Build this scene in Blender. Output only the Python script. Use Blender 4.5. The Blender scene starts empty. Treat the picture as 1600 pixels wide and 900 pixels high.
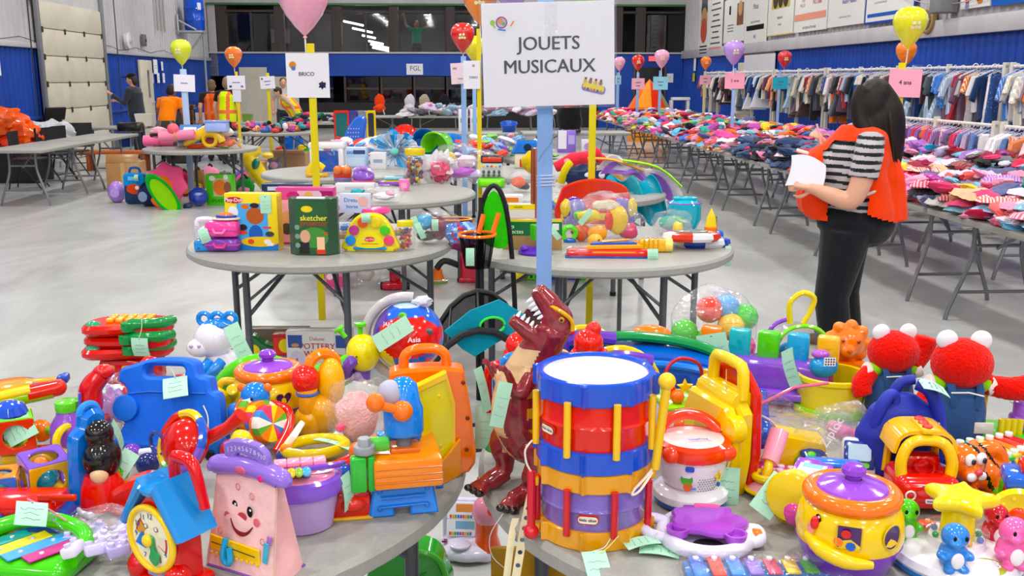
import bpy,math,random
import numpy as np
from mathutils import Vector,Matrix,noise,geometry
sc=bpy.context.scene
COL=sc.collection
random.seed(7)
# ---------------------------------------------------------------- camera
F_PX,PITCH,EYE=1500.0,math.radians(12.3),1.63
cam=bpy.data.objects.new('camera',bpy.data.cameras.new('camera'))
COL.objects.link(cam)
cam.data.sensor_width=36;cam.data.lens=F_PX/1600*36
cam.data.clip_start=.05;cam.data.clip_end=200
cam.location=(0,0,EYE);cam.rotation_euler=(math.pi/2-PITCH,0,0)
sc.camera=cam
# ---------------------------------------------------------------- world, exposure
sc.view_settings.view_transform='Standard';sc.view_settings.look='None'
sc.view_settings.gamma=1;sc.view_settings.use_curve_mapping=False
sc.view_settings.exposure=0.6
sc.cycles.transparent_max_bounces=32
w=bpy.data.worlds.new('hall_air');sc.world=w;w.use_nodes=True
w.node_tree.nodes['Background'].inputs[0].default_value=(.93,.96,1,1)
w.node_tree.nodes['Background'].inputs[1].default_value=.2
# ---------------------------------------------------------------- room frame: the hall runs 3.4 degrees off the view axis
YAW=math.radians(3.39)
def RM(u,v,z=0):return Vector((u*math.cos(YAW)-v*math.sin(YAW),u*math.sin(YAW)+v*math.cos(YAW),z))
LAMP_Z,LAMP_W=6.35,66.0
LAMPS=[(u,v)for v in(-21,-16,-11.5,-7,-2.5,2,6.5,11,16.5,22,28)for u in(-5.6,-1.9,1.9,5.6)]
for(u,v)in LAMPS:
 ld=bpy.data.lights.new('high_bay_light','AREA');ld.shape='DISK';ld.size=.5;ld.energy=LAMP_W
 ld.color=(1,.995,.98)
 lo=bpy.data.objects.new('high_bay_light',ld);COL.objects.link(lo);lo.location=RM(u,v,LAMP_Z-.12)
# ---------------------------------------------------------------- helpers: pixels of the photo to places in the hall
TZ=.745
FW=np.array([0,math.cos(PITCH),-math.sin(PITCH)]);UP=np.array([0,math.sin(PITCH),math.cos(PITCH)]);CP=np.array([0,0,EYE])
def ray(px,py):return FW+(px-800)/F_PX*np.array([1.,0,0])+(450-py)/F_PX*UP
def At(px,py,z=TZ):
 d=ray(px,py);return CP+d*((z-EYE)/d[2])
def Dp(px,py,Y):
 d=ray(px,py);return CP+d*(Y/d[1])
def mpp(p):return float((np.array(p)-CP)@FW)/F_PX
def H2(h):
 h=h.lstrip('#');h=h if len(h)==6 else ''.join(x*2 for x in h);c=[int(h[i:i+2],16)/255 for i in(0,2,4)]
 return[x/12.92 if x<=.04045 else((x+.055)/1.055)**2.4 for x in c]+[1.]
K=dict(R='#cf2318',O='#f07a1a',Y='#f2cc12',G='#56c428',DG='#1a7f42',B='#1558c4',LB='#3b92e6',NB='#23309a',P='#7648bd',L='#a78fd2',PK='#f2a3bd',HP='#f0529a',M='#d42a7e',
T='#22a6b8',W='#efeef4',GR='#a9a8a4',DK='#4a4c50',K='#141416',TAG='#b6e2c8',CR='#efe6cc',BR='#7d4a2a',CB='#b98f62',TN='#d8b58a')
def cc(c):return K.get(c,c)
# ---------------------------------------------------------------- helpers: shapes
def vivid(c):
 l=.2*c[0]+.7*c[1]+.1*c[2];return[max(0.,l+(x-l)*1.13)for x in c[:3]]+[1.]
class G:
 def __init__(s,v,f,c='W'):
  s.v=np.array(v,float).reshape(-1,3);s.f=[tuple(q)for q in f]
  s.c=[cc(c)]*len(s.f)if isinstance(c,str)else[cc(x)for x in c]
 def cp(s,v):g=G.__new__(G);g.v=v;g.f=s.f;g.c=s.c;return g
 def __add__(a,b):
  if b is None:return a
  n=len(a.v);g=G.__new__(G);g.v=np.vstack([a.v,b.v]);g.f=a.f+[tuple(i+n for i in q)for q in b.f];g.c=a.c+b.c;return g
 def t(s,x=0,y=0,z=0):return s.cp(s.v+np.array([x,y,z]))
 def sc(s,x,y=None,z=None):return s.cp(s.v*np.array([x,x if y is None else y,x if z is None else z]))
 def r(s,ax,d):
  m=np.array(Matrix.Rotation(math.radians(d),3,ax.upper()));return s.cp(s.v@m.T)
 def map(s,fn):return s.cp(np.array([fn(*p)for p in s.v],float))
 def col(s,fn):
  g=s.cp(s.v);cen=[s.v[list(q)].mean(0)for q in s.f];g.c=[cc(fn(*p))for p in cen];return g
 def rough(s,a,fr,seed=0):
  def d(x,y,z):
   n=noise.noise_vector(Vector((x*fr+seed*7.3,y*fr+seed*3.1,z*fr)));return(x+a*n.x,y+a*n.y,z+a*n.z)
  return s.map(d)
def cat(*gs):
 r=None
 for g in gs:
  if isinstance(g,(list,tuple)):g=cat(*g)if g else None
  if g is not None:r=g if r is None else r+g
 return r
def box(x,y,z,b=0,c='W',k=2):
 if b<=0:
  X,Y=x/2,y/2
  v=[(-X,-Y,0),(X,-Y,0),(X,Y,0),(-X,Y,0),(-X,-Y,z),(X,-Y,z),(X,Y,z),(-X,Y,z)]
  return G(v,[(3,2,1,0),(4,5,6,7),(0,1,5,4),(1,2,6,5),(2,3,7,6),(3,0,4,7)],c)
 b=min(b,x/2*.999,y/2*.999,z/2*.999);X,Y,Z=x/2-b,y/2-b,z/2-b;V=[]
 for hs in(-1,1):
  for j in range(k+1):
   la=math.radians(-90+90*j/k)if hs<0 else math.radians(90*j/k)
   for q in range(4):
    sx,sy=((1,1),(-1,1),(-1,-1),(1,-1))[q]
    for i in range(k+1):
     lo=math.radians(90*q+90*i/k)
     V.append((sx*X+b*math.cos(la)*math.cos(lo),sy*Y+b*math.cos(la)*math.sin(lo),hs*Z+b*math.sin(la)+z/2))
 n,m=4*(k+1),2*(k+1)
 Fc=[(r*n+i,r*n+(i+1)%n,(r+1)*n+(i+1)%n,(r+1)*n+i)for r in range(m-1)for i in range(n)]
 Fc+=[tuple(reversed(range(n))),tuple((m-1)*n+i for i in range(n))]
 key={};mp=[];V2=[]
 for p in V:
  q=tuple(round(a/(b*1e-3))for a in p)
  if q not in key:key[q]=len(V2);V2.append(p)
  mp.append(key[q])
 out=[]
 for q in Fc:
  a=[mp[i]for i in q];a=[a[i]for i in range(len(a))if a[i]!=a[i-1]]
  if len(set(a))==len(a)>=3:out.append(a)
 return G(V2,out,c)
def lathe(pr,c='W',n=24):
 V=[];idx=[];Fc=[];C=[]
 for p in pr:
  if abs(p[0])<1e-9:idx.append([len(V)]*n);V.append((0,0,p[1]))
  else:
   idx.append(list(range(len(V),len(V)+n)));V+=[(p[0]*math.cos(2*math.pi*i/n),p[0]*math.sin(2*math.pi*i/n),p[1])for i in range(n)]
 for j in range(len(pr)-1):
  a,b=idx[j],idx[j+1];col=pr[j+1][2]if len(pr[j+1])>2 else c
  for i in range(n):
   k=(i+1)%n
   if a[0]==a[-1]and b[0]==b[-1]:continue
   q=(a[i],b[k],b[i])if a[0]==a[-1]else(a[i],a[k],b[i])if b[0]==b[-1]else(a[i],a[k],b[k],b[i])
   Fc.append(q);C.append(col)
 return G(V,Fc,C)
def cyl(r,h,c='W',r2=None,n=24,b=None):
 r2=r if r2 is None else r2;b=min(r,r2,h)*.12 if b is None else b
 if b<=0:return lathe([(0,0),(r,0),(r2,h),(0,h)],c,n)
 return lathe([(0,0),(r-b,0),(r-.3*b,.3*b),(r,b),(r2,h-b),(r2-.3*b,h-.3*b),(r2-b,h),(0,h)],c,n)
def sph(rx,ry=None,rz=None,c='W',n=20,m=12):
 ry=rx if ry is None else ry;rz=rx if rz is None else rz
 pr=[(math.sin(math.pi*i/m)if 0<i<m else 0,-math.cos(math.pi*i/m))for i in range(m+1)]
 return lathe(pr,c,n).sc(rx,ry,rz)
def smooth(pts,n=6,closed=False):
 P=[np.array(p,float)for p in pts];N=len(P);out=[]
 for i in range(N if closed else N-1):
  if closed:a,b,c,d=P[i-1],P[i],P[(i+1)%N],P[(i+2)%N]
  else:a,b,c,d=P[max(i-1,0)],P[i],P[i+1],P[min(i+2,N-1)]
  for j in range(n):
   t=j/n;out.append(.5*(2*b+(c-a)*t+(2*a-5*b+4*c-d)*t*t+(3*b-a-3*c+d)*t**3))
 if not closed:out.append(P[-1])
 return out
def tube(pts,r,c='W',n=8,closed=False,sm=0,flat=1,cap=True):
 rr=r if isinstance(r,(list,tuple))else[r]*len(pts)
 if sm:
  Q=smooth([tuple(p)+(x,)for p,x in zip(pts,rr)],sm,closed);pts=[q[:3]for q in Q];rr=[max(float(q[3]),1e-6)for q in Q]
 P=[Vector(tuple(p))for p in pts];N=len(P);V=[];up=None
 for i in range(N):
  d=(P[(i+1)%N]-P[i-1])if closed else(P[min(i+1,N-1)]-P[max(i-1,0)])
  d=d.normalized()if d.length>1e-9 else Vector((0,0,1))
  if up is None:
   up=Vector((0,0,1))if abs(d.z)<.9 else Vector((0,1,0))
  a=d.cross(up);a=a.normalized()if a.length>1e-9 else Vector((1,0,0));up=a.cross(d).normalized()
  for j in range(n):
   t=2*math.pi*j/n;q=P[i]+rr[i]*(math.cos(t)*a+flat*math.sin(t)*up);V.append(q[:])
 Fc=[]
 for i in range(N if closed else N-1):
  k=(i+1)%N
  for j in range(n):Fc.append((i*n+j,k*n+j,k*n+(j+1)%n,i*n+(j+1)%n))
 Fc=[tuple(reversed(q))for q in Fc]
 if not closed and cap:Fc+=[tuple(range(n)),tuple(reversed(range((N-1)*n,N*n)))]
 return G(V,Fc,c)
def rod(a,b,r,c='W',n=8,r2=None):
 return tube([a,b],[r,r if r2 is None else r2],c,n)
def tor(R,r,c='W',n=28,m=8,a0=0,a1=360,flat=1):
 full=a1-a0>=360
 k=n if full else n+1
 pts=[(R*math.cos(math.radians(a0+(a1-a0)*i/n)),0,R*math.sin(math.radians(a0+(a1-a0)*i/n)))for i in range(k)]
 return tube(pts,r,c,m,closed=full,flat=flat)  # ring standing in XZ
def circ(r,n=24,cx=0,cz=0,rz=None):return[(cx+r*math.cos(2*math.pi*i/n),cz+(rz or r)*math.sin(2*math.pi*i/n))for i in range(n)]
def rect(w,h,r=0,x=0,z=0):
 if r<=0:return[(x-w/2,z-h/2),(x+w/2,z-h/2),(x+w/2,z+h/2),(x-w/2,z+h/2)]
 o=[]
 for q,(sx,sz)in enumerate(((1,1),(-1,1),(-1,-1),(1,-1))):
  for i in range(5):
   t=math.radians(90*q+22.5*i);o.append((x+sx*(w/2-r)+r*math.cos(t),z+sz*(h/2-r)+r*math.sin(t)))
 return o
def star(r,r2,n=5,a=90):return[((r if i%2==0 else r2)*math.cos(math.radians(a+i*180/n)),(r if i%2==0 else r2)*math.sin(math.radians(a+i*180/n)))for i in range(2*n)]
def heart(s):return[(s*.062*16*math.sin(t)**3,s*.062*(13*math.cos(t)-5*math.cos(2*t)-2*math.cos(3*t)-math.cos(4*t)))for t in[2*math.pi*i/28 for i in range(28)]]
def _inset(L,b):
 n=len(L);ar=sum(L[i][0]*L[(i+1)%n][1]-L[(i+1)%n][0]*L[i][1]for i in range(n));o=[]
 for i in range(n):
  p,q,r_=Vector(L[i-1]),Vector(L[i]),Vector(L[(i+1)%n]);a=(q-p);e=(r_-q)
  if a.length<1e-9 or e.length<1e-9:o.append(L[i]);continue
  a.normalize();e.normalize();m=Vector((-a.y,a.x))+Vector((-e.y,e.x))
  if m.length<1e-6:o.append(L[i]);continue
  m.normalize();k=1/max(.5,m.dot(Vector((-a.y,a.x))));s=1 if ar>0 else-1
  o.append((q.x+s*m.x*b*k,q.y+s*m.y*b*k))
 return o
def pris(L,d,c='W',b=0,holes=(),c2=None):
 """outline in XZ, thickness d along Y, edges softened by b"""
 loops=[list(L)]+[list(h)for h in holes];V=[];Fc=[];C=[];rings=[]
 def area(q):return sum(q[i][0]*q[(i+1)%len(q)][1]-q[(i+1)%len(q)][0]*q[i][1]for i in range(len(q)))
 if area(loops[0])<0:loops[0].reverse()
 for h in loops[1:]:
  if area(h)>0:h.reverse()
 caps=[[],[]]
 for li,q in enumerate(loops):
  n=len(q);ins=_inset(q,b if li==0 else-b)if b>0 else q
  lay=[(ins,-d/2),(q,-d/2+b),(q,d/2-b),(ins,d/2)]if b>0 else[(q,-d/2),(q,d/2)]
  ids=[]
  for pts,y in lay:ids.append(list(range(len(V),len(V)+n)));V+=[(x,y,z)for x,z in pts]
  for A,B in zip(ids[:-1],ids[1:]):
   for i in range(n):Fc.append((A[i],A[(i+1)%n],B[(i+1)%n],B[i]));C.append(c2 or c)
  caps[0].append((ids[0],ins));caps[1].append((ids[-1],ins))
 flat=[i for ids,_ in caps[0]for i in ids];flat2=[i for ids,_ in caps[1]for i in ids]
 tri=geometry.tessellate_polygon([[Vector((x,z,0))for x,z in p]for _,p in caps[0]])
 for t in tri:
  a=[V[flat[i]]for i in t];cr=(a[1][0]-a[0][0])*(a[2][2]-a[0][2])-(a[2][0]-a[0][0])*(a[1][2]-a[0][2])
  t=t if cr>0 else tuple(reversed(t))
  Fc.append(tuple(flat[i]for i in t));C.append(c);Fc.append(tuple(flat2[i]for i in reversed(t)));C.append(c)
 return G(V,Fc,C)
def poly(L,c='W',y=0):
 L=list(L);tri=geometry.tessellate_polygon([[Vector((x,z,0))for x,z in L]]);Fc=[]
 for t in tri:
  a=[L[i]for i in t];cr=(a[1][0]-a[0][0])*(a[2][1]-a[0][1])-(a[2][0]-a[0][0])*(a[1][1]-a[0][1]);Fc.append(t if cr>0 else tuple(reversed(t)))
 return G([(x,y,z)for x,z in L],Fc,c)
def quad(w,h,c='W',x=0,z=0,y=0):return poly(rect(w,h,0,x,z),c,y)
def disc(r,c='W',x=0,z=0,y=0,n=20,rz=None):return poly(circ(r,n,x,z,rz),c,y)
_tx={}
def txt(s,size,c='K',x=0,z=0,y=0,al='CENTER',bold=0):
 k=(s,al)
 if k not in _tx:
  cu=bpy.data.curves.new('lettering','FONT');cu.body=s;cu.align_x=al;cu.align_y='CENTER';cu.size=1;cu.resolution_u=3
  o=bpy.data.objects.new('lettering',cu);COL.objects.link(o);bpy.context.view_layer.update()
  me=bpy.data.meshes.new_from_object(o.evaluated_get(bpy.context.evaluated_depsgraph_get()))
  _tx[k]=([v.co[:]for v in me.vertices],[tuple(p.vertices)for p in me.polygons])
  bpy.data.objects.remove(o);bpy.data.curves.remove(cu);bpy.data.meshes.remove(me)
 v,f=_tx[k]
 g=[G([(a[0]*size+x+dx*bold*size,y-.0004*size*i,a[1]*size+z+dz*bold*size)for a in v],f,c)for i,(dx,dz)in enumerate(((0,0),(1,.4),(-1,-.4))if bold else((0,0),))]
 return cat(g)
def lump(rx,ry,rz,seed=0,a=.2,fr=1.6,c='W',n=18,m=11):
 g=sph(1,c=c,n=n,m=m)
 def d(x,y,z):
  q=1+a*noise.noise(Vector((x*fr+seed*5.7,y*fr-seed*2.3,z*fr+seed)));return(x*q,y*q,z*q)
 return g.map(d).sc(rx,ry,rz)
# ---------------------------------------------------------------- helpers: materials
def _nodes(name):
 m=bpy.data.materials.new(name);m.use_nodes=True;return m,m.node_tree.nodes,m.node_tree.links,m.node_tree.nodes['Principled BSDF']
def mk(name,rough=.3,spec=.5,metal=0,nz=.05,nsc=8,bump=0,bsc=60,src='Col',coat=0,sheen=0,sss=0,trans=0):
 m,N,L,b=_nodes(name)
 if src=='Col':a=N.new('ShaderNodeAttribute');a.attribute_name='Col';out=a.outputs['Color']
 else:a=N.new('ShaderNodeObjectInfo');out=a.outputs['Color']
 t=N.new('ShaderNodeTexCoord');n=N.new('ShaderNodeTexNoise');n.inputs['Scale'].default_value=nsc;n.inputs['Detail'].default_value=4
 L.new(t.outputs['Object'],n.inputs['Vector'])
 mr=N.new('ShaderNodeMapRange');mr.inputs[3].default_value=1-nz;mr.inputs[4].default_value=1+nz;L.new(n.outputs['Fac'],mr.inputs[0])
 mx=N.new('ShaderNodeVectorMath');mx.operation='MULTIPLY';L.new(out,mx.inputs[0]);L.new(mr.outputs[0],mx.inputs[1]);L.new(mx.outputs[0],b.inputs['Base Color'])
 b.inputs['Roughness'].default_value=rough;b.inputs['Metallic'].default_value=metal;b.inputs['Specular IOR Level'].default_value=spec
 b.inputs['Coat Weight'].default_value=coat;b.inputs['Coat Roughness'].default_value=.06;b.inputs['Sheen Weight'].default_value=sheen
 if trans:b.inputs['Transmission Weight'].default_value=trans;b.inputs['IOR'].default_value=1.2
 if bump:
  n2=N.new('ShaderNodeTexNoise');n2.inputs['Scale'].default_value=bsc;n2.inputs['Detail'].default_value=3;L.new(t.outputs['Object'],n2.inputs['Vector'])
  bp=N.new('ShaderNodeBump');bp.inputs['Strength'].default_value=bump;bp.inputs['Distance'].default_value=.01;L.new(n2.outputs['Fac'],bp.inputs['Height']);L.new(bp.outputs[0],b.inputs['Normal'])
 return m
MT={'plastic':mk('toy_plastic',.13,.5,nz=.03,coat=.25),'matte':mk('matte_plastic',.5,.35,nz=.05),'paper':mk('printed_paper',.7,.2,nz=.03),
'card':mk('printed_carton',.25,.45,nz=.04),'cloth':mk('woven_cloth',.92,.1,nz=.12,nsc=14,bump=.35,bsc=38,sheen=.15),'fur':mk('plush_fur',.95,.05,nz=.2,nsc=40,bump=.7,bsc=150,sheen=.15),
'metal':mk('painted_steel',.38,.5,metal=.35,nz=.08),'shiny':mk('balloon_rubber',.06,.7,nz=.02,coat=.6),'wood':mk('painted_wood',.6,.3,nz=.12,nsc=5),
'skin':mk('skin',.5,.35,nz=.06,nsc=20),'hair':mk('hair',.5,.25,nz=.3,nsc=60),'ocol':mk('garment_cloth',.93,.08,nz=.1,bump=.4,bsc=30,src='o',sheen=.15),
'net':mk('net_cloth',.8,.2,nz=.1)}
def clear(name,fac,rough,tint=(1,1,1),bump=.6,bsc=18):
 m,N,L,b=_nodes(name);o=N['Material Output'];N.remove(b)
 tr=N.new('ShaderNodeBsdfTransparent');tr.inputs[0].default_value=(*tint,1);gl=N.new('ShaderNodeBsdfGlossy');gl.inputs['Roughness'].default_value=rough;gl.inputs['Color'].default_value=(.95,.95,.97,1)
 df=N.new('ShaderNodeBsdfDiffuse');df.inputs[0].default_value=(.85,.86,.9,1)
 fr=N.new('ShaderNodeLayerWeight');fr.inputs[0].default_value=.22;t=N.new('ShaderNodeTexCoord');n=N.new('ShaderNodeTexNoise');n.inputs['Scale'].default_value=bsc;n.inputs['Distortion'].default_value=1.5
 bp=N.new('ShaderNodeBump');bp.inputs['Strength'].default_value=bump;bp.inputs['Distance'].default_value=.03
 L.new(t.outputs['Object'],n.inputs[0]);L.new(n.outputs['Fac'],bp.inputs['Height']);L.new(bp.outputs[0],gl.inputs['Normal']);L.new(bp.outputs[0],fr.inputs['Normal'])
 m1=N.new('ShaderNodeMixShader');m1.inputs[0].default_value=fac;L.new(tr.outputs[0],m1.inputs[1]);L.new(df.outputs[0],m1.inputs[2])
 m2=N.new('ShaderNodeMixShader');pw=N.new('ShaderNodeMath');pw.operation='MULTIPLY_ADD';pw.inputs[1].default_value=.4;pw.inputs[2].default_value=.045;L.new(fr.outputs['Facing'],pw.inputs[0]);L.new(pw.outputs[0],m2.inputs[0]);L.new(m1.outputs[0],m2.inputs[1]);L.new(gl.outputs[0],m2.inputs[2]);L.new(m2.outputs[0],o.inputs[0])
 return m
MT['clear']=clear('clear_bag_film',.045,.05,bump=.9);MT['shell']=clear('clear_plastic_shell',.03,.05,bump=.05);MT['tulle']=clear('tulle_net',.45,.6,bump=.2)
MT['glass']=clear('window_glass',.0,.03,(.74,.75,.77),bump=0);MT['mesh']=clear('black_netting',.0,.6,(.42,.42,.44),bump=0);MT['mesh'].node_tree.nodes['Glossy BSDF'].inputs['Color'].default_value=(.03,.03,.03,1)
# ---------------------------------------------------------------- helpers: objects
S=1.0
def mesh(name,g,mat,ang=38):
 if mat=='fur':ang=180
 me=bpy.data.meshes.new(name);me.from_pydata((g.v*S).tolist(),[],g.f)
 me.polygons.foreach_set('use_smooth',[True]*len(me.polygons));me.set_sharp_from_angle(angle=math.radians(ang))
 ca=me.color_attributes.new('Col','FLOAT_COLOR','CORNER');lut={c:vivid(H2(c))for c in set(g.c)}
 arr=np.repeat(np.array([lut[c]for c in g.c],np.float32),[len(q)for q in g.f],axis=0);ca.data.foreach_set('color',arr.ravel())
 me.materials.append(MT[mat]);return me
def link(o,parent=None):
 COL.objects.link(o)
 if parent is not None:o.parent=parent
 return o
def props(o,label=None,cat_=None,g=None,kind=None):
 for k,v in(('label',label),('category',cat_),('group',g),('kind',kind)):
  if v:o[k]=v
 return o
def place(o,at,z,Y,rz,rx,ry,u):
 global S
 p=np.array(at)if len(at)==3 else(Dp(*at,Y)if Y is not None else At(*at,TZ if z is None else z))
 S=u if u else mpp(p)
 o.location=p;o.rotation_euler=(math.radians(rx),math.radians(ry),math.radians(rz));return o
def thing(name,label,cat_,at,z=None,Y=None,rz=0,rx=0,ry=0,u=None,g=None):
 """an Empty at the thing's base; its parts are modelled in units of one photo pixel at that distance (or metres with u=1)"""
 o=bpy.data.objects.new(name,None);o.empty_display_size=.05;link(o);place(o,at,z,Y,rz,rx,ry,u);return props(o,label,cat_,g)
def part(name,parent,mat,*gs,label=None,kind=None):
 o=link(bpy.data.objects.new(name,mesh(name,cat(*gs),mat)),parent)
 return props(o,label,kind=kind)
def solo(name,label,cat_,mat,g,at,z=None,Y=None,rz=0,rx=0,ry=0,u=None,grp=None,kind=None):
 o=bpy.data.objects.new(name,None);place(o,at,z,Y,rz,rx,ry,u);loc,rot=o.location.copy(),o.rotation_euler.copy();bpy.data.objects.remove(o)
 o=link(bpy.data.objects.new(name,mesh(name,g,mat)));o.location=loc;o.rotation_euler=rot;return props(o,label,cat_,grp,kind)
def struct(name,mat,g,parent=None):
 global S
 S=1;o=link(bpy.data.objects.new(name,mesh(name,g,mat)),parent)
 if parent is None:o.rotation_euler=(0,0,YAW);o['kind']='structure'
 return o
def dup(root,loc=None,rz=None,label=None):
 r=root.copy();COL.objects.link(r)
 if loc is not None:r.location=loc
 if rz is not None:r.rotation_euler=(0,0,rz)
 if label:r['label']=label
 for ch in list(root.children):
  c=ch.copy();COL.objects.link(c);c.parent=r
  for g in list(ch.children):
   d=g.copy();COL.objects.link(d);d.parent=c
 return r
def organic(g,vox,sm=4,fac=.5):
 """one continuous skin grown over overlapping masses"""
 me=bpy.data.meshes.new('tmp');me.from_pydata(g.v.tolist(),[],g.f);o=bpy.data.objects.new('tmp',me);COL.objects.link(o)
 m=o.modifiers.new('r','REMESH');m.mode='VOXEL';m.voxel_size=vox;m2=o.modifiers.new('s','SMOOTH');m2.iterations=sm;m2.factor=fac
 bpy.context.view_layer.update();e=bpy.data.meshes.new_from_object(o.evaluated_get(bpy.context.evaluated_depsgraph_get()))
 r=G([v.co[:]for v in e.vertices],[tuple(p.vertices)for p in e.polygons],'W');bpy.data.objects.remove(o);bpy.data.meshes.remove(e);bpy.data.meshes.remove(me);return r
def ptag(p,x,y,z,w=26,h=42,rx=0,ry=0,rz=0,to=None,bend=6,seed=1,kn=(0,0)):
 """green paper price tag hung by its top edge at (x,y,z), with its string"""
 rnd=random.Random(seed);n=6;g=G([(sx*w/2,-bend*math.sin(math.pi*i/n)*.5+d,-h*i/n)for d in(0,.8)for i in range(n+1)for sx in(-1,1)],
 [(2*i,2*i+2,2*i+3,2*i+1)for i in range(n)]+[(2*(n+1)+2*i+1,2*(n+1)+2*i+3,2*(n+1)+2*i+2,2*(n+1)+2*i)for i in range(n)],'TAG')
 for k in range(3):
  zz=-h*(.34+.2*k);wl=w*rnd.uniform(.45,.75);yb=-bend*math.sin(math.pi*(.34+.2*k))*.5-.5
  pts=[(-wl/2+wl*i/9,yb,zz+rnd.uniform(-1,1)*w*.05)for i in range(10)];g=g+tube(pts,w*.007,'#6a7a80',3)
 g=g+disc(w*.05,'K',0,-h*.08,-.6,8);g=g.r('x',rx).r('y',ry).r('z',rz).t(x,y,z)
 o=part('price_tag',p,'paper',g)
 a=np.array((x,y-.5,z-h*.06))if rx==0 else np.array((x,y-.5,z))
 if to is not None:
  b=np.array(to,float);m=(a+b)/2+np.array((w*.1,0,-w*.12));part('string',o,'cloth',tube([a,m,b],w*.022,'#d8d8c8',4,sm=4))
 return o
# ================================================================ materials of the hall
def hall_mat(name,base,base2,rough,nsc,spec=.4,bump=0,vec=(1,1,1),lo=.35,hi=.65):
 m,N,L,b=_nodes(name);t=N.new('ShaderNodeTexCoord');mp=N.new('ShaderNodeMapping');mp.inputs['Scale'].default_value=vec
 n=N.new('ShaderNodeTexNoise');n.inputs['Scale'].default_value=nsc;n.inputs['Detail'].default_value=7;n.inputs['Roughness'].default_value=.62;n.inputs['Distortion'].default_value=.6
 r=N.new('ShaderNodeValToRGB');r.color_ramp.elements[0].position=lo;r.color_ramp.elements[1].position=hi;r.color_ramp.elements[0].color=H2(base);r.color_ramp.elements[1].color=H2(base2)
 L.new(t.outputs['Object'],mp.inputs[0]);L.new(mp.outputs[0],n.inputs[0]);L.new(n.outputs['Fac'],r.inputs[0]);L.new(r.outputs[0],b.inputs['Base Color'])
 b.inputs['Roughness'].default_value=rough;b.inputs['Specular IOR Level'].default_value=spec
 if bump:
  bp=N.new('ShaderNodeBump');bp.inputs['Strength'].default_value=bump;bp.inputs['Distance'].default_value=.02;L.new(n.outputs['Fac'],bp.inputs['Height']);L.new(bp.outputs[0],b.inputs['Normal'])
 return m
MT['floor']=hall_mat('polished_concrete','#a0a09d','#c3c3bf',.27,.9,.45,vec=(1,.45,1))
MT['white_wall']=hall_mat('white_ribbed_steel','#bdbabc','#cbc8ca',.5,1.2);MT['blue_wall']=hall_mat('blue_ribbed_steel','#0c3f9c','#124ab2',.45,.8)
MT['ceil']=hall_mat('white_ceiling','#d2d0cc','#dedcd8',.8,1);MT['beige']=hall_mat('beige_steel_door','#cdc5b0','#d9d2bf',.5,1.5)
MT['dark']=hall_mat('dark_interior','#1c1a19','#2a2624',.6,2);MT['brown']=hall_mat('brown_wood_column','#3b3130','#4a3d3a',.55,3,vec=(1,1,.1))
MT['table']=hall_mat('grey_moulded_plastic','#97968f','#a09f98',.42,60)
def glow(name,col,s):
 m,N,L,b=_nodes(name);b.inputs['Emission Color'].default_value=H2(col);b.inputs['Emission Strength'].default_value=s;b.inputs['Base Color'].default_value=H2(col);return m
MT['lamp']=glow('lit_lamp','#fffaf0',5);MT['exit']=glow('lit_exit_sign','#f04a50',1.0)
UL,UR,VB,VF,ZC=-8.05,7.8,33.0,-24.0,6.6
S=1
struct('floor','floor',box(UR-UL+.6,VB-VF+6,.2).t((UL+UR)/2,(VB+VF)/2+3,-.2))
struct('ceiling','ceil',box(UR-UL+.6,VB-VF+.6,.2).t((UL+UR)/2,(VB+VF)/2,ZC))
struct('wall_front','white_wall',box(UR-UL+.6,.2,ZC).t((UL+UR)/2,VF-.1,0))
def ribbed(u,v0,v1,z0,z1,side,pitch=.22,dep=.03):
 """corrugated steel sheet along v, ribs standing towards the hall"""
 P=[];v=v0
 while v<v1:
  for dv,d in((0,0),(pitch*.55,0),(pitch*.65,dep),(pitch*.9,dep)):P.append((v+dv,d))
  v+=pitch
 V=[]
 for z in(z0,z1):
  for vv,d in P:V.append((u-side*d,vv,z))
 n=len(P);f=[(i,i+1,n+i+1,n+i)for i in range(n-1)]
 if side>0:f=[tuple(reversed(q))for q in f]
 return G(V,f)
for nm,u,s,zb in(('wall_left',UL,-1,2.2),('wall_right',UR,1,2.28)):
 wl=struct(nm,'white_wall',box(.2,VB-VF+.4,ZC).t(u+s*.11,(VB+VF)/2,0))
 struct('rib_sheet','white_wall',ribbed(u,VF,VB,zb,ZC,s),wl);struct('rib_sheet','blue_wall',ribbed(u,VF,VB,0,zb,s,.2,.025),wl)
struct('trim_1','white_wall',box(.09,VB-VF,.1,.01).t(UL+.05,(VB+VF)/2,2.2));struct('trim_2','white_wall',box(.12,VB-VF,.26,.01).t(UR-.06,(VB+VF)/2,2.28))
struct('trim_3','blue_wall',box(.05,VB-VF,.07,.01).t(UL+.04,(VB+VF)/2,.85))
struct('baseboard_left','matte',box(.06,VB-VF,.22,.01,'#5c5e62').t(UL+.05,(VB+VF)/2,0));struct('baseboard_right','matte',box(.06,VB-VF,.22,.01,'#5c5e62').t(UR-.05,(VB+VF)/2,0))
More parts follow.
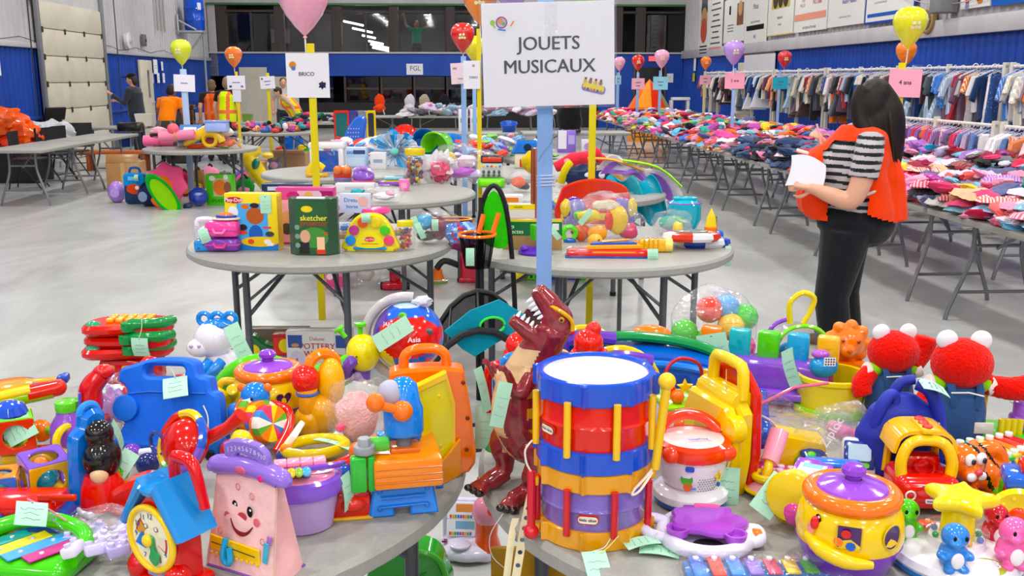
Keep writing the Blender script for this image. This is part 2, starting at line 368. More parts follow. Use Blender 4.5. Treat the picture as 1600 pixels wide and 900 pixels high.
# ---- back wall with two bands of windows and a dark lounge behind
bw=33/1500
def bu(px):return(px-711)*bw
def bz(py):return EYE+(122-py)*bw
wb=struct('wall_back','blue_wall',box(UR-UL,.2,bz(85)-bz(118)).t((UL+UR)/2,VB+.1,bz(118)));struct('lower_wall','dark',box(UR-UL,.2,.85).t((UL+UR)/2,VB+.1,0),wb);struct('end_panel','blue_wall',box(2.9,.22,1.75).t(UR-1.45,VB+.09,0),wb)
struct('fascia','white_wall',box(UR-UL,.3,ZC-bz(14)).t((UL+UR)/2,VB+.1,bz(14)),wb);struct('fascia_edge','matte',box(UR-UL,.34,.06,0,'#4c7a50').t((UL+UR)/2,VB+.08,bz(15)),wb)
struct('ledge','white_wall',box(UR-UL,.26,.05).t((UL+UR)/2,VB+.06,bz(85)),wb)
struct('side_pier','white_wall',box(.3,.2,2.3).t(UL+.15,VB+.1,1.72),wb)
cols=[360,445,530,615,700,785,870,955,990]
for x in cols:struct('column','brown',box(.3,.26,bz(14)-bz(84)).t(bu(x+7),VB+.13,bz(84)),wb)
struct('transom','brown',box(UR-UL,.12,.07).t((UL+UR)/2,VB+.15,bz(25)),wb)
wi=1
for a,b in zip(cols[:-1],cols[1:]):
 if b-a<50:continue
 for x0,x1 in((a+14,(a+14+b)/2),((a+14+b)/2,b)):
  o=struct('window_%d'%wi,'glass',box(bu(x1)-bu(x0)-.06,.02,bz(27)-bz(83)).t((bu(x0)+bu(x1))/2,VB+.14,bz(83)));wi+=1
  struct('mullion','brown',box(.06,.08,bz(25)-bz(84)).t(bu(x1)-.0,VB+.14,bz(84)),o)
o=struct('window_%d'%wi,'glass',box(bu(1066)-bu(1006)-.06,.02,bz(27)-bz(83)).t((bu(1006)+bu(1066))/2,VB+.14,bz(83)));wi+=1
for i,(x0,x1)in enumerate(((470,528),(546,597),(601,647),(651,697),(701,747),(751,797),(801,850),(854,900))):
 o=struct('window_%d'%wi,'glass',box(bu(x1)-bu(x0),.02,bz(119)-bz(157)).t((bu(x0)+bu(x1))/2,VB+.1,bz(157)));wi+=1
 struct('frame','brown',cat(box(.07,.1,.84).t(bu(x0),VB+.08,bz(157)),box(bu(x1)-bu(x0),.1,.06).t((bu(x0)+bu(x1))/2,VB+.08,bz(138))),o)
struct('door_1','beige',cat(box(.9,.08,2.0).t(bu(410),VB-.02,0),box(.95,.08,1.7).t(bu(455),VB-.02,0)))
lg=struct('wall_lounge','dark',cat(box(UR-UL,.1,5).t((UL+UR)/2,VB+4.5,0),box(.1,4.6,5).t(UL,VB+2.3,0),box(.1,4.6,5).t(UR,VB+2.3,0),box(UR-UL,4.6,.1).t((UL+UR)/2,VB+2.3,4.6),box(UR-UL,4.2,.1).t((UL+UR)/2,VB+2.5,1.78)))
S=1
for lx in(-4.5,-1,3.5):
 ld=bpy.data.lights.new('lounge_light','AREA');ld.energy=70;ld.size=1.2;lo=bpy.data.objects.new('lounge_light',ld);COL.objects.link(lo);lo.location=RM(lx,VB+2.2,4.5)  # added fill lights without fixtures, to brighten the person in the lounge
for i,(x,y,l)in enumerate(((552,38,.75),(566,49,.75),(576,59,.5),(587,68,.55),(594,74,.7),(597,79,.7))):
 p=Dp(x,y,VB+3.0-.35*i);solo('tube_lamp','white tube lamp glowing behind the dark lounge windows, number %s down the slanting row'%('one','two','three','four','five','six')[i],'lamp','lamp',box(l,.07,.07,.02),p,u=1,ry=12,grp='lounge tube lamps')  # glowing strips stand in for lamp reflections in the window glass
for x in(1,2):solo('wall_picture',('small framed picture in the left part of the dark lounge','pale notice hung in the right part of the dark lounge')[x-1],'picture','paper',pris(rect(.7,.5),.04,'#6a6864',.01),RM(bu((420,977)[x-1]),VB+4.2,bz((52,76)[x-1])),u=1,rz=math.degrees(YAW))
# ---- overhead door
D0,D1,DH=19.5,22.85,3.1
od=struct('door_2','beige',box(.05,D1-D0,DH,.01).t(UL+.1,(D0+D1)/2,0))
for k in range(6):
 struct('panel','beige',box(.05,D1-D0-.06,DH/6-.02,.008).t(UL+.14,(D0+D1)/2,k*DH/6+.01),od)
 for q in(.02,.35,.66,.97):struct('hinge','metal',box(.03,.05,.11,.01,'#3a3a3c').t(UL+.175,D0+q*(D1-D0),(k+1)*DH/6-.08),od)if k<5 else None
for v in(D0-.06,D1+.06):struct('track','metal',box(.09,.08,DH+2.2,.01,'#8e8f92').t(UL+.15,v,0),od)
struct('header','white_wall',box(.06,D1-D0+.3,.35).t(UL+.08,(D0+D1)/2,DH),od)
d3=struct('door_3','beige',box(.06,1.0,2.1,.01).t(UL+.08,26.0,0));struct('door_window','glass',box(.02,.12,.7).t(UL+.12,26.1,1.15),d3);struct('door_handle','metal',box(.06,.12,.05,.01,'#c8c4b8').t(UL+.13,26.35,1.0),d3)
d4=struct('door_4','beige',box(.06,1.1,2.05,.01).t(UR-.06,25.8,0));struct('door_handle','metal',box(.06,.12,.05,.01,'#c8c4b8').t(UR-.12,25.4,1.0),d4)
d5=struct('door_5','dark',box(1.0,.06,2.0,.01).t(bu(1012),VB-.04,0));struct('door_frame','metal',cat(box(.06,.08,2.05,0,'#5a5a5c').t(bu(1012)-.53,VB-.04,0),box(.06,.08,2.05,0,'#5a5a5c').t(bu(1012)+.53,VB-.04,0)),d5)
RL=math.degrees(YAW)+90;RR=math.degrees(YAW)-90;RB=math.degrees(YAW)
def lv(px):return UL*1500/(px-711)
def rv(px):return UR*1500/(px-711)
def wz(py,v):return EYE+(122-py)*v/1500*1.02
# ---- lamps
for i,(u,v)in enumerate(LAMPS):
 t=thing('high_bay_lamp','round white high bay lamp, %s row from behind the camera, %s from the left'%(('first','second','third','fourth','fifth','sixth','seventh','eighth','ninth','tenth','eleventh')[i//4],('first','second','third','fourth')[i%4]),'lamp',RM(u,v,LAMP_Z),u=1,g='high bay lamps of the hall');part('shade',t,'metal',lathe([(.09,.22),(.16,.16),(.3,0),(.31,0),(.17,.18),(.1,.25)],'#d8d8da',20));part('stem',t,'metal',rod((0,0,.2),(0,0,.26),.03,'#9a9a9c'))
# ---- fittings on the left wall
def sheet(name,label,w,h,loc,rz,texts=(),c='W',mat='paper',cat_='notice',grp=None,extra=None):
 g=cat(pris(rect(w,h),.012,c,.002),[txt(s,sz,tc,x,z,-.008)for s,sz,tc,x,z in texts],extra)
 return solo(name,label,cat_,mat,g,loc,u=1,rz=rz,grp=grp)
v=lv(28);sheet('wall_notice','white paper notice taped on the blue wall left of the overhead door',.34,.3,RM(UL+.08,v,wz(105,v)),RL,[('Sortie',.09,'#6a6a74',-.03,.05),('ici',.06,'#9a6a70',0,-.07)])
for i,(px,py,w_,h_)in enumerate(((262,105,.33,.38),(252,104,.16,.24),(272,104,.15,.24),(256,121,.18,.26),(265,121,.2,.26),(273,121,.18,.26))):
 v=lv(px);sheet('wall_notice','white notice on the blue wall by the side door, %s'%('largest of the cluster','small one left of the largest','small one right of the largest','lower row left','lower row middle','lower row right')[i],w_,h_,RM(UL+.08,v,wz(py,v)),RL,grp='notices by the side door',extra=quad(w_*.6,.012,'#8a8a90',0,.03,-.008)+quad(w_*.5,.012,'#8a8a90',0,-.03,-.008))
v=29.6;t=thing('water_barrel','blue plastic barrel high on a steel wall bracket','barrel',RM(UL+.5,v,wz(54,v)),u=1,rz=RB)
part('body',t,'plastic',lathe([(0,0),(.25,0),(.28,.04),(.285,.28),(.295,.3),(.285,.32),(.285,.6),(.295,.62),(.285,.64),(.28,.86),(.25,.92),(0,.92)],'#1450c0',24));part('cap',t,'plastic',cyl(.05,.05,'K').t(-.1,-.1,.92));part('label',t,'paper',quad(.14,.2,'W',.16,.68,-.25).r('z',8))
t=thing('barrel_bracket','grey steel wall bracket carrying the blue barrel','bracket',RM(UL+.5,v,wz(54,v)),u=1,rz=RB)
part('shelf',t,'metal',box(.74,.6,.06,.01,'#b8b8b8').t(-.1,0,-.06));part('strut',t,'metal',rod((.25,0,-.06),(-.42,0,-.85),.03,'#b8b8b8'));part('strut',t,'metal',rod((-.42,-.25,-.1),(-.42,-.25,.45),.03,'#c8c8c8')+rod((-.42,-.25,.3),(.1,-.3,.02),.025,'#c8c8c8'));part('post',t,'metal',rod((.2,.1,-.06),(.2,.1,-2.2),.035,'#9aa0a4'))
v=24.6;t=thing('wall_horn','round white siren on the white left wall','siren',RM(UL+.1,v,wz(68,v)),u=1,rz=RL);part('bell',t,'plastic',cyl(.17,.1,'W',.2).r('x',90));part('hub',t,'plastic',cyl(.06,.14,'#c8c8c8').r('x',90))
v=26;t=thing('control_box','small grey electrical box under the siren','box',RM(UL+.1,v,wz(76,v)),u=1,rz=RL);part('case',t,'metal',box(.16,.1,.3,.01,'#7c7c7a'));part('switch',t,'plastic',box(.05,.03,.05,.01,'K').t(0,-.06,.12))
for k,px in enumerate((270,275,280)):
 v=lv(px);solo('conduit_pipe','thin grey conduit running up the left wall, %s of three'%('left','middle','right')[k],'pipe','metal',rod((0,0,0),(0,0,3.6),.025,'#a4a29e'),RM(UL+.08,v,2.9),u=1,grp='left wall conduits')
for k,(v,z1)in enumerate(((23.6,6.4),(18.9,6.4))):solo('hoist_rope','dark rope hanging beside the overhead door, %s'%('far side','near side')[k],'rope','cloth',tube([(0,0,.9),(.01,.02,3),(0,0,z1)],.012,'#3a3a3c',5),RM(UL+.2,v,0),u=1)
solo('wall_cable','loose black cable along the white ledge of the left wall','cable','matte',tube([tuple(RM(UL+.1,11.5+k*.6,2.34+.05*math.sin(k*1.7)))for k in range(30)],.008,'#4a4a4c',4),(0,0,0),u=1)
# ---- advertising boards on the right wall
def board(label,x0,x1,y0,y1,c='#ecebe6',texts=(),extra=None,frame=None):
 v0,v1=rv(x0),rv(x1);vm=(v0+v1)/2;W=v0-v1;zt,zb=wz(y0,vm),wz(y1,vm);Hh=zt-zb
 t=thing('advertising_board',label,'sign',RM(UR-.1,vm,(zt+zb)/2),u=1,rz=RR)
 part('panel',t,'card',pris(rect(W,Hh),.03,c,.005));g=cat([txt(s,sz*Hh,tc,x*W,z*Hh,-.02)for s,sz,tc,x,z in texts],[e for e in(extra(W,Hh)if extra else[])])
 if g is not None:part('print',t,'card',g)
 if frame:part('frame',t,'matte',pris(rect(W+.05,Hh+.05),.04,frame,holes=[rect(W-.03,Hh-.03)]))
board('narrow board of round clown pictures at the far end of the right wall',1092,1108,-8,88,extra=lambda W,H:[disc(W*.3,('#c85a48','#4a4a52','#c8a070')[k%3],0,H*(.36-.16*k),-.02-.001*k)for k in range(4)]+[quad(W*.7,H*.02,'K',0,-H*(.36+.05*k),-.02)for k in range(3)])
board('tall white board of small dark text lines beside the clown board',1109,1128,-5,86,extra=lambda W,H:[quad(W*(.5+.3*((k*7)%3)/2),H*.022,'#55545c',0,H*(.4-.09*k),-.02)for k in range(9)]+[quad(W,H*.04,'#d89a9a',0,-H*.4,-.021)])
board('pale board with a brown figure picture next to the text board',1131,1163,5,68,extra=lambda W,H:[quad(W*.3,H*.5,'#8a5a4a',W*.3,H*.12,-.02),disc(W*.1,'#caa07a',W*.3,H*.25,-.022),quad(W*.08,H*.2,'K',-W*.2,H*.25,-.02)]+[quad(W*.3,H*.02,'#77757a',-W*.15,-H*(.1+.07*k),-.02)for k in range(3)])
board('white board with a black strip and an antler drawing',1164,1198,0,73,texts=[('Mous',.16,'#8a8478',0,.28),('pour vos rendez-vous',.07,'K',0,-.02)],extra=lambda W,H:[quad(W*.8,H*.1,'K',0,-H*.14,-.02),quad(W*.1,H*.06,'#8aa0d0',0,-H*.32,-.02)])
board('board with a photograph of dark and yellow figures',1200,1240,-22,58,c='#eae9e0',texts=[('PIERRE ROY',.06,'K',0,-.18),('Avocats',.06,'K',0,-.3)],extra=lambda W,H:[quad(W*.7,H*.45,'#c8b45a',0,H*.22,-.02)]+[disc(W*.1,'#3a2a22',W*(-.2+.2*k),H*.16,-.022,rz=H*.16)for k in range(3)]+[quad(W,H*.015,'#d8b84a',0,-H*.49,-.02)])
board('white board with red phone number 742-3366 and orange wavy stripe',1242,1293,-22,52,texts=[('742-3366',.13,'#b83a4a',.2,.06),('LUNCH BUFFET',.05,'#555',.22,.22),('PIZZA',.06,'#b06a5a',-.22,.12),('M-D-D',.1,'#b0a050',-.24,.03),('34, ST-JEAN, ACTON VALE',.065,'K',0,-.42)],extra=lambda W,H:[quad(W*.96,H*.13,'#e8a088',0,-H*.2,-.02),pris([(-.12*W,.2*H),(-.2*W,.2*H),(-.22*W,.5*H),(-.1*W,.5*H)],.005,'#d88a2a').t(-.1*W,-.022)])
board('white board with slanting red block and blue script',1295,1352,-30,44,texts=[('Autre Maison',.13,'#24429a',.1,-.02),('LOCATION DE SALLE 7 JOURS',.045,'#5a6a9a',0,-.32)],extra=lambda W,H:[poly([(-.42*W,.08*H),(.05*W,.2*H),(.2*W,.5*H),(-.42*W,.5*H)],'#cc2a34',-.02),txt('IMP',.2*H,'W',-.15*W,.28*H,-.024)])
board('white board framed in blue with pale blue swooshes',1355,1432,-40,36,frame='#1c3f98',texts=[('LIQUIDATION DU MEUBLE',.05,'#5a5a66',-.18,-.12),('SERVICE RAPIDE',.05,'#5a5a66',.25,.05)],extra=lambda W,H:[quad(W*.9,H*.07,'#2a5ab0',0,-H*.36,-.02)]+[poly([(-.4*W,z*H),(.1*W,(z+.07)*H),(.1*W,(z+.1)*H),(-.4*W,(z+.02)*H)],'#7aa0d8',-.02)for z in(.08,.2,.32)])
board('white board with two round coloured logos near the grey speaker',1506,1553,-40,17,extra=lambda W,H:[disc(H*.12,'#c84a5a',-.25*W,-.25*H,-.02),disc(H*.1,'#8a98b0',-.25*W,-.42*H,-.019),disc(H*.17,'#d88a3a',.18*W,-.25*H,-.02),quad(H*.3,H*.05,'#a04a2a',.18*W,-.3*H,-.022)])
board('blue advertising board at the right edge of the wall',1556,1640,-40,10,c='#1660b8',extra=lambda W,H:[disc(H*.3,'#3a90e0',0,0,-.02,rz=H*.12)])
board('long brown and green lettered strip low on the right wall',1163,1213,77,86,c='#5a5a50',texts=[('B',.7,'W',-.36,0),('EDGE',.6,'#c8d0d8',.0,0),('GARNI',.6,'W',.33,0)],extra=lambda W,H:[quad(W*.14,H,'#8a3a3a',-.42*W,0,-.017)])
board('white panel standing against the wall behind the far clothes racks',1166,1214,86,125,c='#e6e4e6')
v=rv(1488);t=thing('wall_speaker','grey box loudspeaker fixed high on the right wall','loudspeaker',RM(UR-.2,v,wz(25,v)),u=1,rz=RR);part('case',t,'matte',box(.36,.3,.5,.03,'#87888a'));part('bracket',t,'metal',box(.1,.2,.1,.01,'#5a5a5c').t(0,.15,.2))
v=rv(1458);t=thing('wall_fan','round brownish ventilator on the white right wall','ventilator',RM(UR-.12,v,wz(36,v)),u=1,rz=RR);part('ring',t,'matte',tor(.17,.05,'#a58a5a'));part('grille',t,'matte',cyl(.15,.05,'#6a5a44').r('x',90));part('bar',t,'metal',box(.32,.03,.03,0,'#c0b8a0').t(0,-.06,0))
solo('wall_cable','thin cable sagging along the right wall under the speaker','cable','matte',tube([tuple(RM(UR-.16,17-.25*k,2.75+.012*(k-9)**2*.4))for k in range(20)],.008,'#b8b6b4',4),(0,0,0),u=1)
solo('exit_sign','small lit red exit sign over the far doorway','sign','exit',pris(rect(.28,.16),.06,'#f04a50',.01),RM(bu(1016),VB-.08,bz(92)),u=1,rz=RB)
sheet('hall_notice','white notice with grey letters on the blue band of the back wall',.55,.36,RM(bu(652),VB-.03,bz(108)),RB,[('FGL',.22,'#55555c',.02,.02)],cat_='notice')
sheet('hall_notice','white notice on the blue back wall by the far doorway',.22,.3,RM(bu(1044),VB-.03,bz(121)),RB,[('!',.15,'#c03a3a',0,0)])
for k,(px,py,h_,c)in enumerate(((1086,101,.4,'W'),(1085,120,.26,'#d8c84a'))):v=rv(px);sheet('wall_notice',('tall white strip on the far end of the right wall','yellow notice under the white strip at the wall\'s far end')[k],.25,h_,RM(UR-.08,v,wz(py,v)),RR,c=c)
# ================================================================ tables
def rect_table(at_,rz,label,grp='rectangular folding tables',L=1.83,W=.76):
 t=thing('folding_table',label,'table',at_,u=1,rz=rz,g=grp)
 part('tabletop',t,'table',box(L,W,.045,.012).t(0,0,TZ-.045))
 for s in(-1,1):
  x=s*(L/2-.28);q=[(x,w_*.16,TZ-.05)for w_ in(-1,1)]
  for w_ in(-1,1):part('leg',t,'metal',tube([(x,w_*.17,TZ-.05),(x,w_*.17,.5),(x,w_*.2,.36),(x+s*.02,w_*.29,.09),(x+s*.02,w_*.31,.0)],.016,'#7c7e80',8,sm=3))
  [part('crossbar',t,'metal',rod((x,-w_,z_),(x,w_,z_),.012,'#7c7e80'))for w_,z_ in((.25,.2),(.17,.52))]
  part('brace',t,'metal',rod((x,0,.5),(x-s*.38,0,TZ-.05),.011,'#7c7e80'))
 return t
tb0=None
def rtab(u,v,along=True,label='',rz=None,w_=None):
 global tb0
 p=RM(u,v,0);a=math.degrees(YAW)+(90 if along else 0)+(rz or 0)
 if tb0 is None:tb0=rect_table(tuple(p),a,label);return tb0
 return dup(tb0,p,math.radians(a),label)
def round_table(x,y,label,rot=0):
 t=thing('round_table',label,'table',(x,y,0),u=1,rz=rot,g='round folding tables');R=.73
 part('tabletop',t,'table',lathe([(0,TZ-.03),(R-.06,TZ-.03),(R-.05,TZ-.05),(R-.015,TZ-.05),(R,TZ-.038),(R,TZ-.012),(R-.012,TZ),(R-.05,TZ),(0,TZ)],'W',64))
 for lx,ly in((-.58,.14),(-.26,-.5),(.27,-.5),(.58,.14)):
  part('leg',t,'metal',cat(rod((lx,ly,.02),(lx,ly,TZ-.05),.019,'#55585c',10),cyl(.024,.03,'K').t(lx,ly,0)))
  part('brace',t,'metal',rod((lx,ly,.42),(lx*.3,ly*.35,TZ-.05),.011,'#5c6064',6));part('brace',t,'metal',rod((lx,ly,.5),(lx*.95+(.22 if lx<0 else-.22),ly*.9,TZ-.05),.009,'#5c6064',6))
 part('rail',t,'metal',rod((-.5,.1,TZ-.06),(.5,.1,TZ-.06),.014,'#55585c'));part('rail',t,'metal',rod((-.26,-.45,TZ-.06),(.27,-.45,TZ-.06),.014,'#55585c'))
 return t
rt0=round_table(-.84,2.14,'round grey table at the front left heaped with toys')
for x,y,l in((.65,2.15,'round grey table at the front right carrying the toy drums'),(-1.06,5.31,'round grey table in the middle left with boxed craft sets'),(.47,5.2,'round grey table in the middle right with bagged baby toys'),
(-1.02,7.65,'round grey table behind the boxed craft sets with the beads jar'),(.5,7.7,'round grey table behind the middle right one, with the toy cash register'),(-1.7,9.4,'round grey table with the white play stool'),(.35,9.45,'round grey table with the blue roofed toy house')):dup(rt0,Vector((x,y,0)),random.uniform(-.15,.15),l)
round_b=dup(rt0,Vector((-4.1,12.75,0)),3.1,'round grey table with rolled mats and yellow water toys');dup(rt0,Vector((-4.1,16.8,0)),0,'round grey table of dark shoes behind the water toys');dup(rt0,Vector((-1.0,11.2,0)),.2,'round grey table with bathtubs and potties');dup(rt0,Vector((.55,11.3,0)),.2,'round grey table with blue slide behind the blue post')
for u,v,al,l in((-5.62,13.55,1,'empty folding table with its near end toward the left photo edge'),(-5.6,15.5,1,'empty folding table continuing the left row, black case on its far end'),(-6.75,18.9,0,'empty folding table against the overhead door'),(-4.9,20.6,0,'folding table with plastic bins near the orange shirted person'),(-2.7,20.6,0,'folding table of dark shoes near the hi-vis vest'),
(-3.6,26,0,'far folding table under the lower windows on the left'),(-.6,28.5,0,'far folding table of baby gear, left one'),(1.6,28.5,0,'far folding table of baby gear, right one'),(-.2,24,0,'folding table with bedding before the far baby gear'),(.15,16.5,0,'folding table with tall white potties'),(2.05,16.5,0,'folding table with the black car seat'),(-2.15,24,0,'folding table under the far baby chairs')):rtab(u,v,al,l)
NA=[5.6,7.48,9.36,11.24,13.12,15.0,17.2,19.4,21.6]
ordn=('nearest','second','third','fourth','fifth','sixth','seventh','eighth','farthest')
for i,v in enumerate(NA):rtab(3.68,v,1,'clothes table in the aisle row, %s from the camera'%ordn[i])
for i,v in enumerate(NA[:8]):rtab(4.75,v+2.6,1,'clothes table in the row behind the aisle row, %s from the camera'%ordn[i])
# ================================================================ signs on posts, balloons
def balloon(label,px,py,r,Y,c,string_to=None,logo=False):
 t=thing('balloon',label,'balloon',(px,py),Y=Y,g='party balloons')
 part('body',t,'shiny',lathe([(0,-1.32),(.05,-1.3),(.1,-1.26),(.36,-1.0),(.68,-.58),(.9,-.15),(1,.25),(.94,.6),(.74,.88),(.42,1.06),(0,1.12)],c,24).sc(r));part('knot',t,'shiny',lathe([(.03,0),(.1,-.1),(0,-.1)],c,8).sc(r).t(0,0,-1.3*r))
 if logo:part('print',t,'paper',cat([disc(r*.11,'#f4f0c0',x*r,z*r,0,8)for x,z in((-.15,.1),(.12,.12),(0,-.12),(-.2,-.15),(.2,-.14))]).map(lambda x,y,z:(x,-math.sqrt(max(0,1.02*r*r-x*x-(z-.25*r)**2))*1.0-.3,z)))
 if string_to:part('string',t,'cloth',tube([(0,0,-1.3*r),(string_to*.3,0,-1.7*r),(string_to,0,-2.2*r)],r*.03+.15,'#e8e6dc',4))
 return t
def post(label,px,y0,Y,wpx,c,zb=0):
 top=Dp(px,y0,Y);m=mpp(top);wd=wpx*m
 return solo('sign_post',label,'post','wood',box(wd,wd*.6,float(top[2])-zb,wd*.06,c),(float(top[0]),Y,zb),u=1)
def sign(name,label,px,py,w_,h_,Y,c='#e9e8ec',texts=(),rz=0,ry=0,extra=None):
 t=thing(name,label,'sign',(px,py),Y=Y,rz=rz,ry=ry);part('card',t,'paper',pris(rect(w_,h_),.8,c,.1))
 g=cat([txt(s,sz,tc,x,z,-.7,bold=.018)for s,sz,tc,x,z in texts],extra)
 if g is not None:part('print',t,'paper',g)
 return t
def yp(px,py,Y):return Dp(px,py,Y)
post('tall light blue wooden post carrying the musical toys sign',853,-12,2.78,25,'#86a9da')
t=sign('paper_sign','large white sign reading JOUETS MUSICAUX in a plastic sleeve',857,85,206,158,2.74,'#eeedf2',[('JOUETS',29,'#20243c',1,16),('MUSICAUX',29,'#20243c',1,-19)],ry=-1.5)
part('sleeve',t,'shell',pris(rect(213,166),.6,'W').t(0,-1.4,0));part('tape',t,'clear',quad(20,58,'W',5,52,-2.4).rough(1.5,.2))
part('drawing',t,'paper',cat(disc(8,'#c8b8d8',-72,50,-.8),tor(8,1,'#a04a8a',m=4).t(-72,-.9,50),disc(4,'#d8a04a',-74,52,-1),disc(3,'#6ab06a',-69,48,-1),disc(4,'#9ac84a',-86,50,-.8),tube([(-86,-.9,48),(-82,-.9,42)],1,'#9ac84a',4),tube([(-78,-.9,40),(-66,-.9,38)],1.2,'#4a8ad8',4),tube([(-58,-.9,44),(-53,-.9,52)],1,'#e08a4a',4)),label='small coloured instruments drawing')
part('drawing',t,'paper',poly(rect(38,13,5),'#7a7ac0',-.8).r('y',14).t(70,0,-54),poly(rect(34,9,3),'#e8d848',-.9).r('y',14).t(70,0,-52),cat([quad(3,4,('#c83a3a','#3a3a8a','#d87a2a')[k%3],56+k*5,-53-k*1.2,-1)for k in range(6)]),cat([disc(3,('#d8b83a','#a0703a')[k%2],57+k*8,-42-k*1.5,-1)for k in range(4)]),cat([disc(2,'#6a4a2a',58+k*8,-38-k*1.5,-1.1)for k in range(4)]),label='toy keyboard drawing')
solo('string_wrap','white string wound around the light blue post','string','cloth',cat([tube([(15*math.cos(a),9*math.sin(a),k*5+a*.7)for a in np.linspace(0,6.2,14)],.8,'#d8d8e0',4,closed=False)for k in range(4)]),(853,292),Y=2.78)
solo('sign_wire','thin wire hanging from the big sign down its post','wire','metal',tube([(8,-9,52),(13,-9,30),(9,-9,5),(-5,-9,-12),(-12,-9,-26)],.6,'#9098a8',4,sm=4),(853,225),Y=2.78)
post('yellow post carrying the BRICO sign',485,68,6.45,11,'#dcca3c')
t=sign('paper_sign','white sign reading BRICO with two small pictures',481,118,67,68,6.43,'#eae9ee',[('BRICO',8.5,'#333344',-2,2)],extra=cat(disc(5.5,'#d8863a',-23,16,-.7),disc(3.5,'#5a7ac0',-22,11,-.8),poly(star(7,4,6),'#1c2038',-.7).t(22,0,-15),quad(9,5,'#2a2e48',23,-13,-.8)))
balloon('big pale pink balloon above the BRICO sign',474,0,41,6.45,'#f2aac2',1)
post('yellow post rising behind the big sign, in front of the red arch',928,60,6.25,11,'#dccb38')
balloon('green balloon mostly hidden behind the top of the big sign',915,-24,36,6.25,'#8fd030');balloon('purple balloon mostly hidden behind the top of the big sign',800,-30,38,6.4,'#9a70c8')
post('thin yellow post at the left edge of the big sign',748,45,9.6,7,'#dcc83a');balloon('orange balloon cut by the top of the photo left of the big sign',750,2,27,6.6,'#f08a1a',1,True)
post('light blue post under the red balloon',724,88,10.0,8,'#90b0dc');post('second light blue post just right of the red balloon post',741,112,12.0,6,'#90b0dc')
balloon('red balloon left of the big sign',723,57,19,10.0,'#d8301c',1,True);balloon('yellow balloon half behind the red balloon',741,75,17,12,'#ecdf1c',1)
t=sign('paper_sign','tilted pale pink sign left of the big sign',715,115,21,32,9.97,'#e8d4dc',ry=-3,extra=quad(6,3,'#b08a8a',-4,8,-.7)+quad(8,1.2,'#88808a',4,-8,-.7));t=sign('paper_sign','white sign with DINO lettering beside the big sign',737,117,26,43,9.57,'#e6e4ea',[('DINO',5,'#55555e',3,-4)],extra=quad(4,4,'#c09a8a',3,14,-.7))
post('wide pale blue post under the lime yellow balloon',286,108,12.8,9,'#b0c4e0');sign('paper_sign','tilted white sign under the lime yellow balloon',288,130,33,26,12.77,'#eceaf2',ry=2,extra=quad(11,1.4,'#88808e',0,0,-.7));balloon('lime yellow balloon near the blue barrel',283,80,16.5,12.8,'#d8e018',1,True)
post('yellow post under the orange balloon by the hi-vis vest',369,112,14.5,4,'#dcc83a');sign('paper_sign','white sign with corner pictures under the orange balloon',369,129,28,21,14.47,'#eceaf2',extra=cat(quad(4,3,'#3a4468',-9,-6,-.7),quad(4,3,'#a06a8a',9,-6,-.7),quad(12,1.2,'#77707e',0,0,-.7)));balloon('orange balloon near the dark window edge',365,88,13.5,14.5,'#ee7d1a',1,True)
sign('paper_sign','small white sheet hanging below the corner pictures sign',370,149,13,20,14.48,'#e4e4ee')
post('thin yellow post of the small white sign left of BRICO',418,114,18,4.5,'#d8c64a');sign('paper_sign','small white sign left of the BRICO sign',418,129,23,19,17.97,'#eceaf2',ry=-3,extra=quad(10,1,'#77707e',0,2,-.7)+quad(7,1,'#77707e',0,-3,-.7)+quad(2.5,2.5,'#4a4a8a',-8,6,-.7))
for px,py,r,Y,c,bl,sx,sy,sw,sh,scol,sl,pc,tx in((968,99,9,21,'#f0aac4','pink balloon peeping out right of the big sign',966,125,9,14,'#9cc8dc','pale blue sign half hidden by the big sign','#8fb0dc',''),(997,97,10,20,'#d82a28','red balloon among the far clothes tables',997,131,20,17,'#e8b0c0','pink sign under the far red balloon','#8fb0dc',''),
(1034,91,12,18,'#f0a8c8','light pink balloon among the far clothes tables',1032,130,23,20,'#98d0e0','blue sign under the light pink balloon','#8fb0dc',''),(1103,98,8.5,23,'#ee7d20','small orange balloon at the far end of the clothes rows',1102,125,17,14,'#ecb0c0','pink sign under the small orange balloon','#d0c090',''),
(1147,81,16,13.5,'#b894dc','lilac balloon over the clothes tables',1148,126,31,25,'#f0a8bc','pink sign reading 2 ans under the lilac balloon','#9ab4e0','2 ans'),(1226,92,11,17,'#d02a38','crimson balloon in front of the clothes racks',1219,130,24,18,'#48b0c8','teal sign under the crimson balloon','#9ab4e0','')):
 balloon(bl,px,py,r,Y,c,.5,True);post('thin wooden post of the '+sl,sx,py+1.6*r,Y+.05,4 if Y>14 else 5,pc,0 if Y in(17,23)else TZ)
 sign('paper_sign',sl,sx,sy,sw,sh,Y+.03,scol,[(tx,6,'#5a4a5a',0,0)]if tx else(),extra=None if tx else quad(sw*.4,1.2,'#6a6a78',0,2,-.7)+quad(sw*.3,1.2,'#6a6a78',0,-3,-.7))
post('yellow post carrying the pink 4 ans sign',1410,98,7.9,10,'#dccb48',TZ);sign('paper_sign','pink sign reading 4 ans behind the woman',1414,130,51,43,7.87,'#f2aebf',[('4 ans',9.5,'#3c3440',0,1)],ry=1.5)
balloon('bright yellow balloon above the 4 ans sign',1422,40,26.5,7.9,'#e8e41c',-1.5,True);balloon('orange balloon hidden behind the bright yellow balloon',1416,82,16,12,'#f0862a')
solo('clear_sleeve','grey plastic sleeve clipped behind the 4 ans sign','sleeve','shell',pris(rect(16,10),.6),(1433,106),Y=7.9)
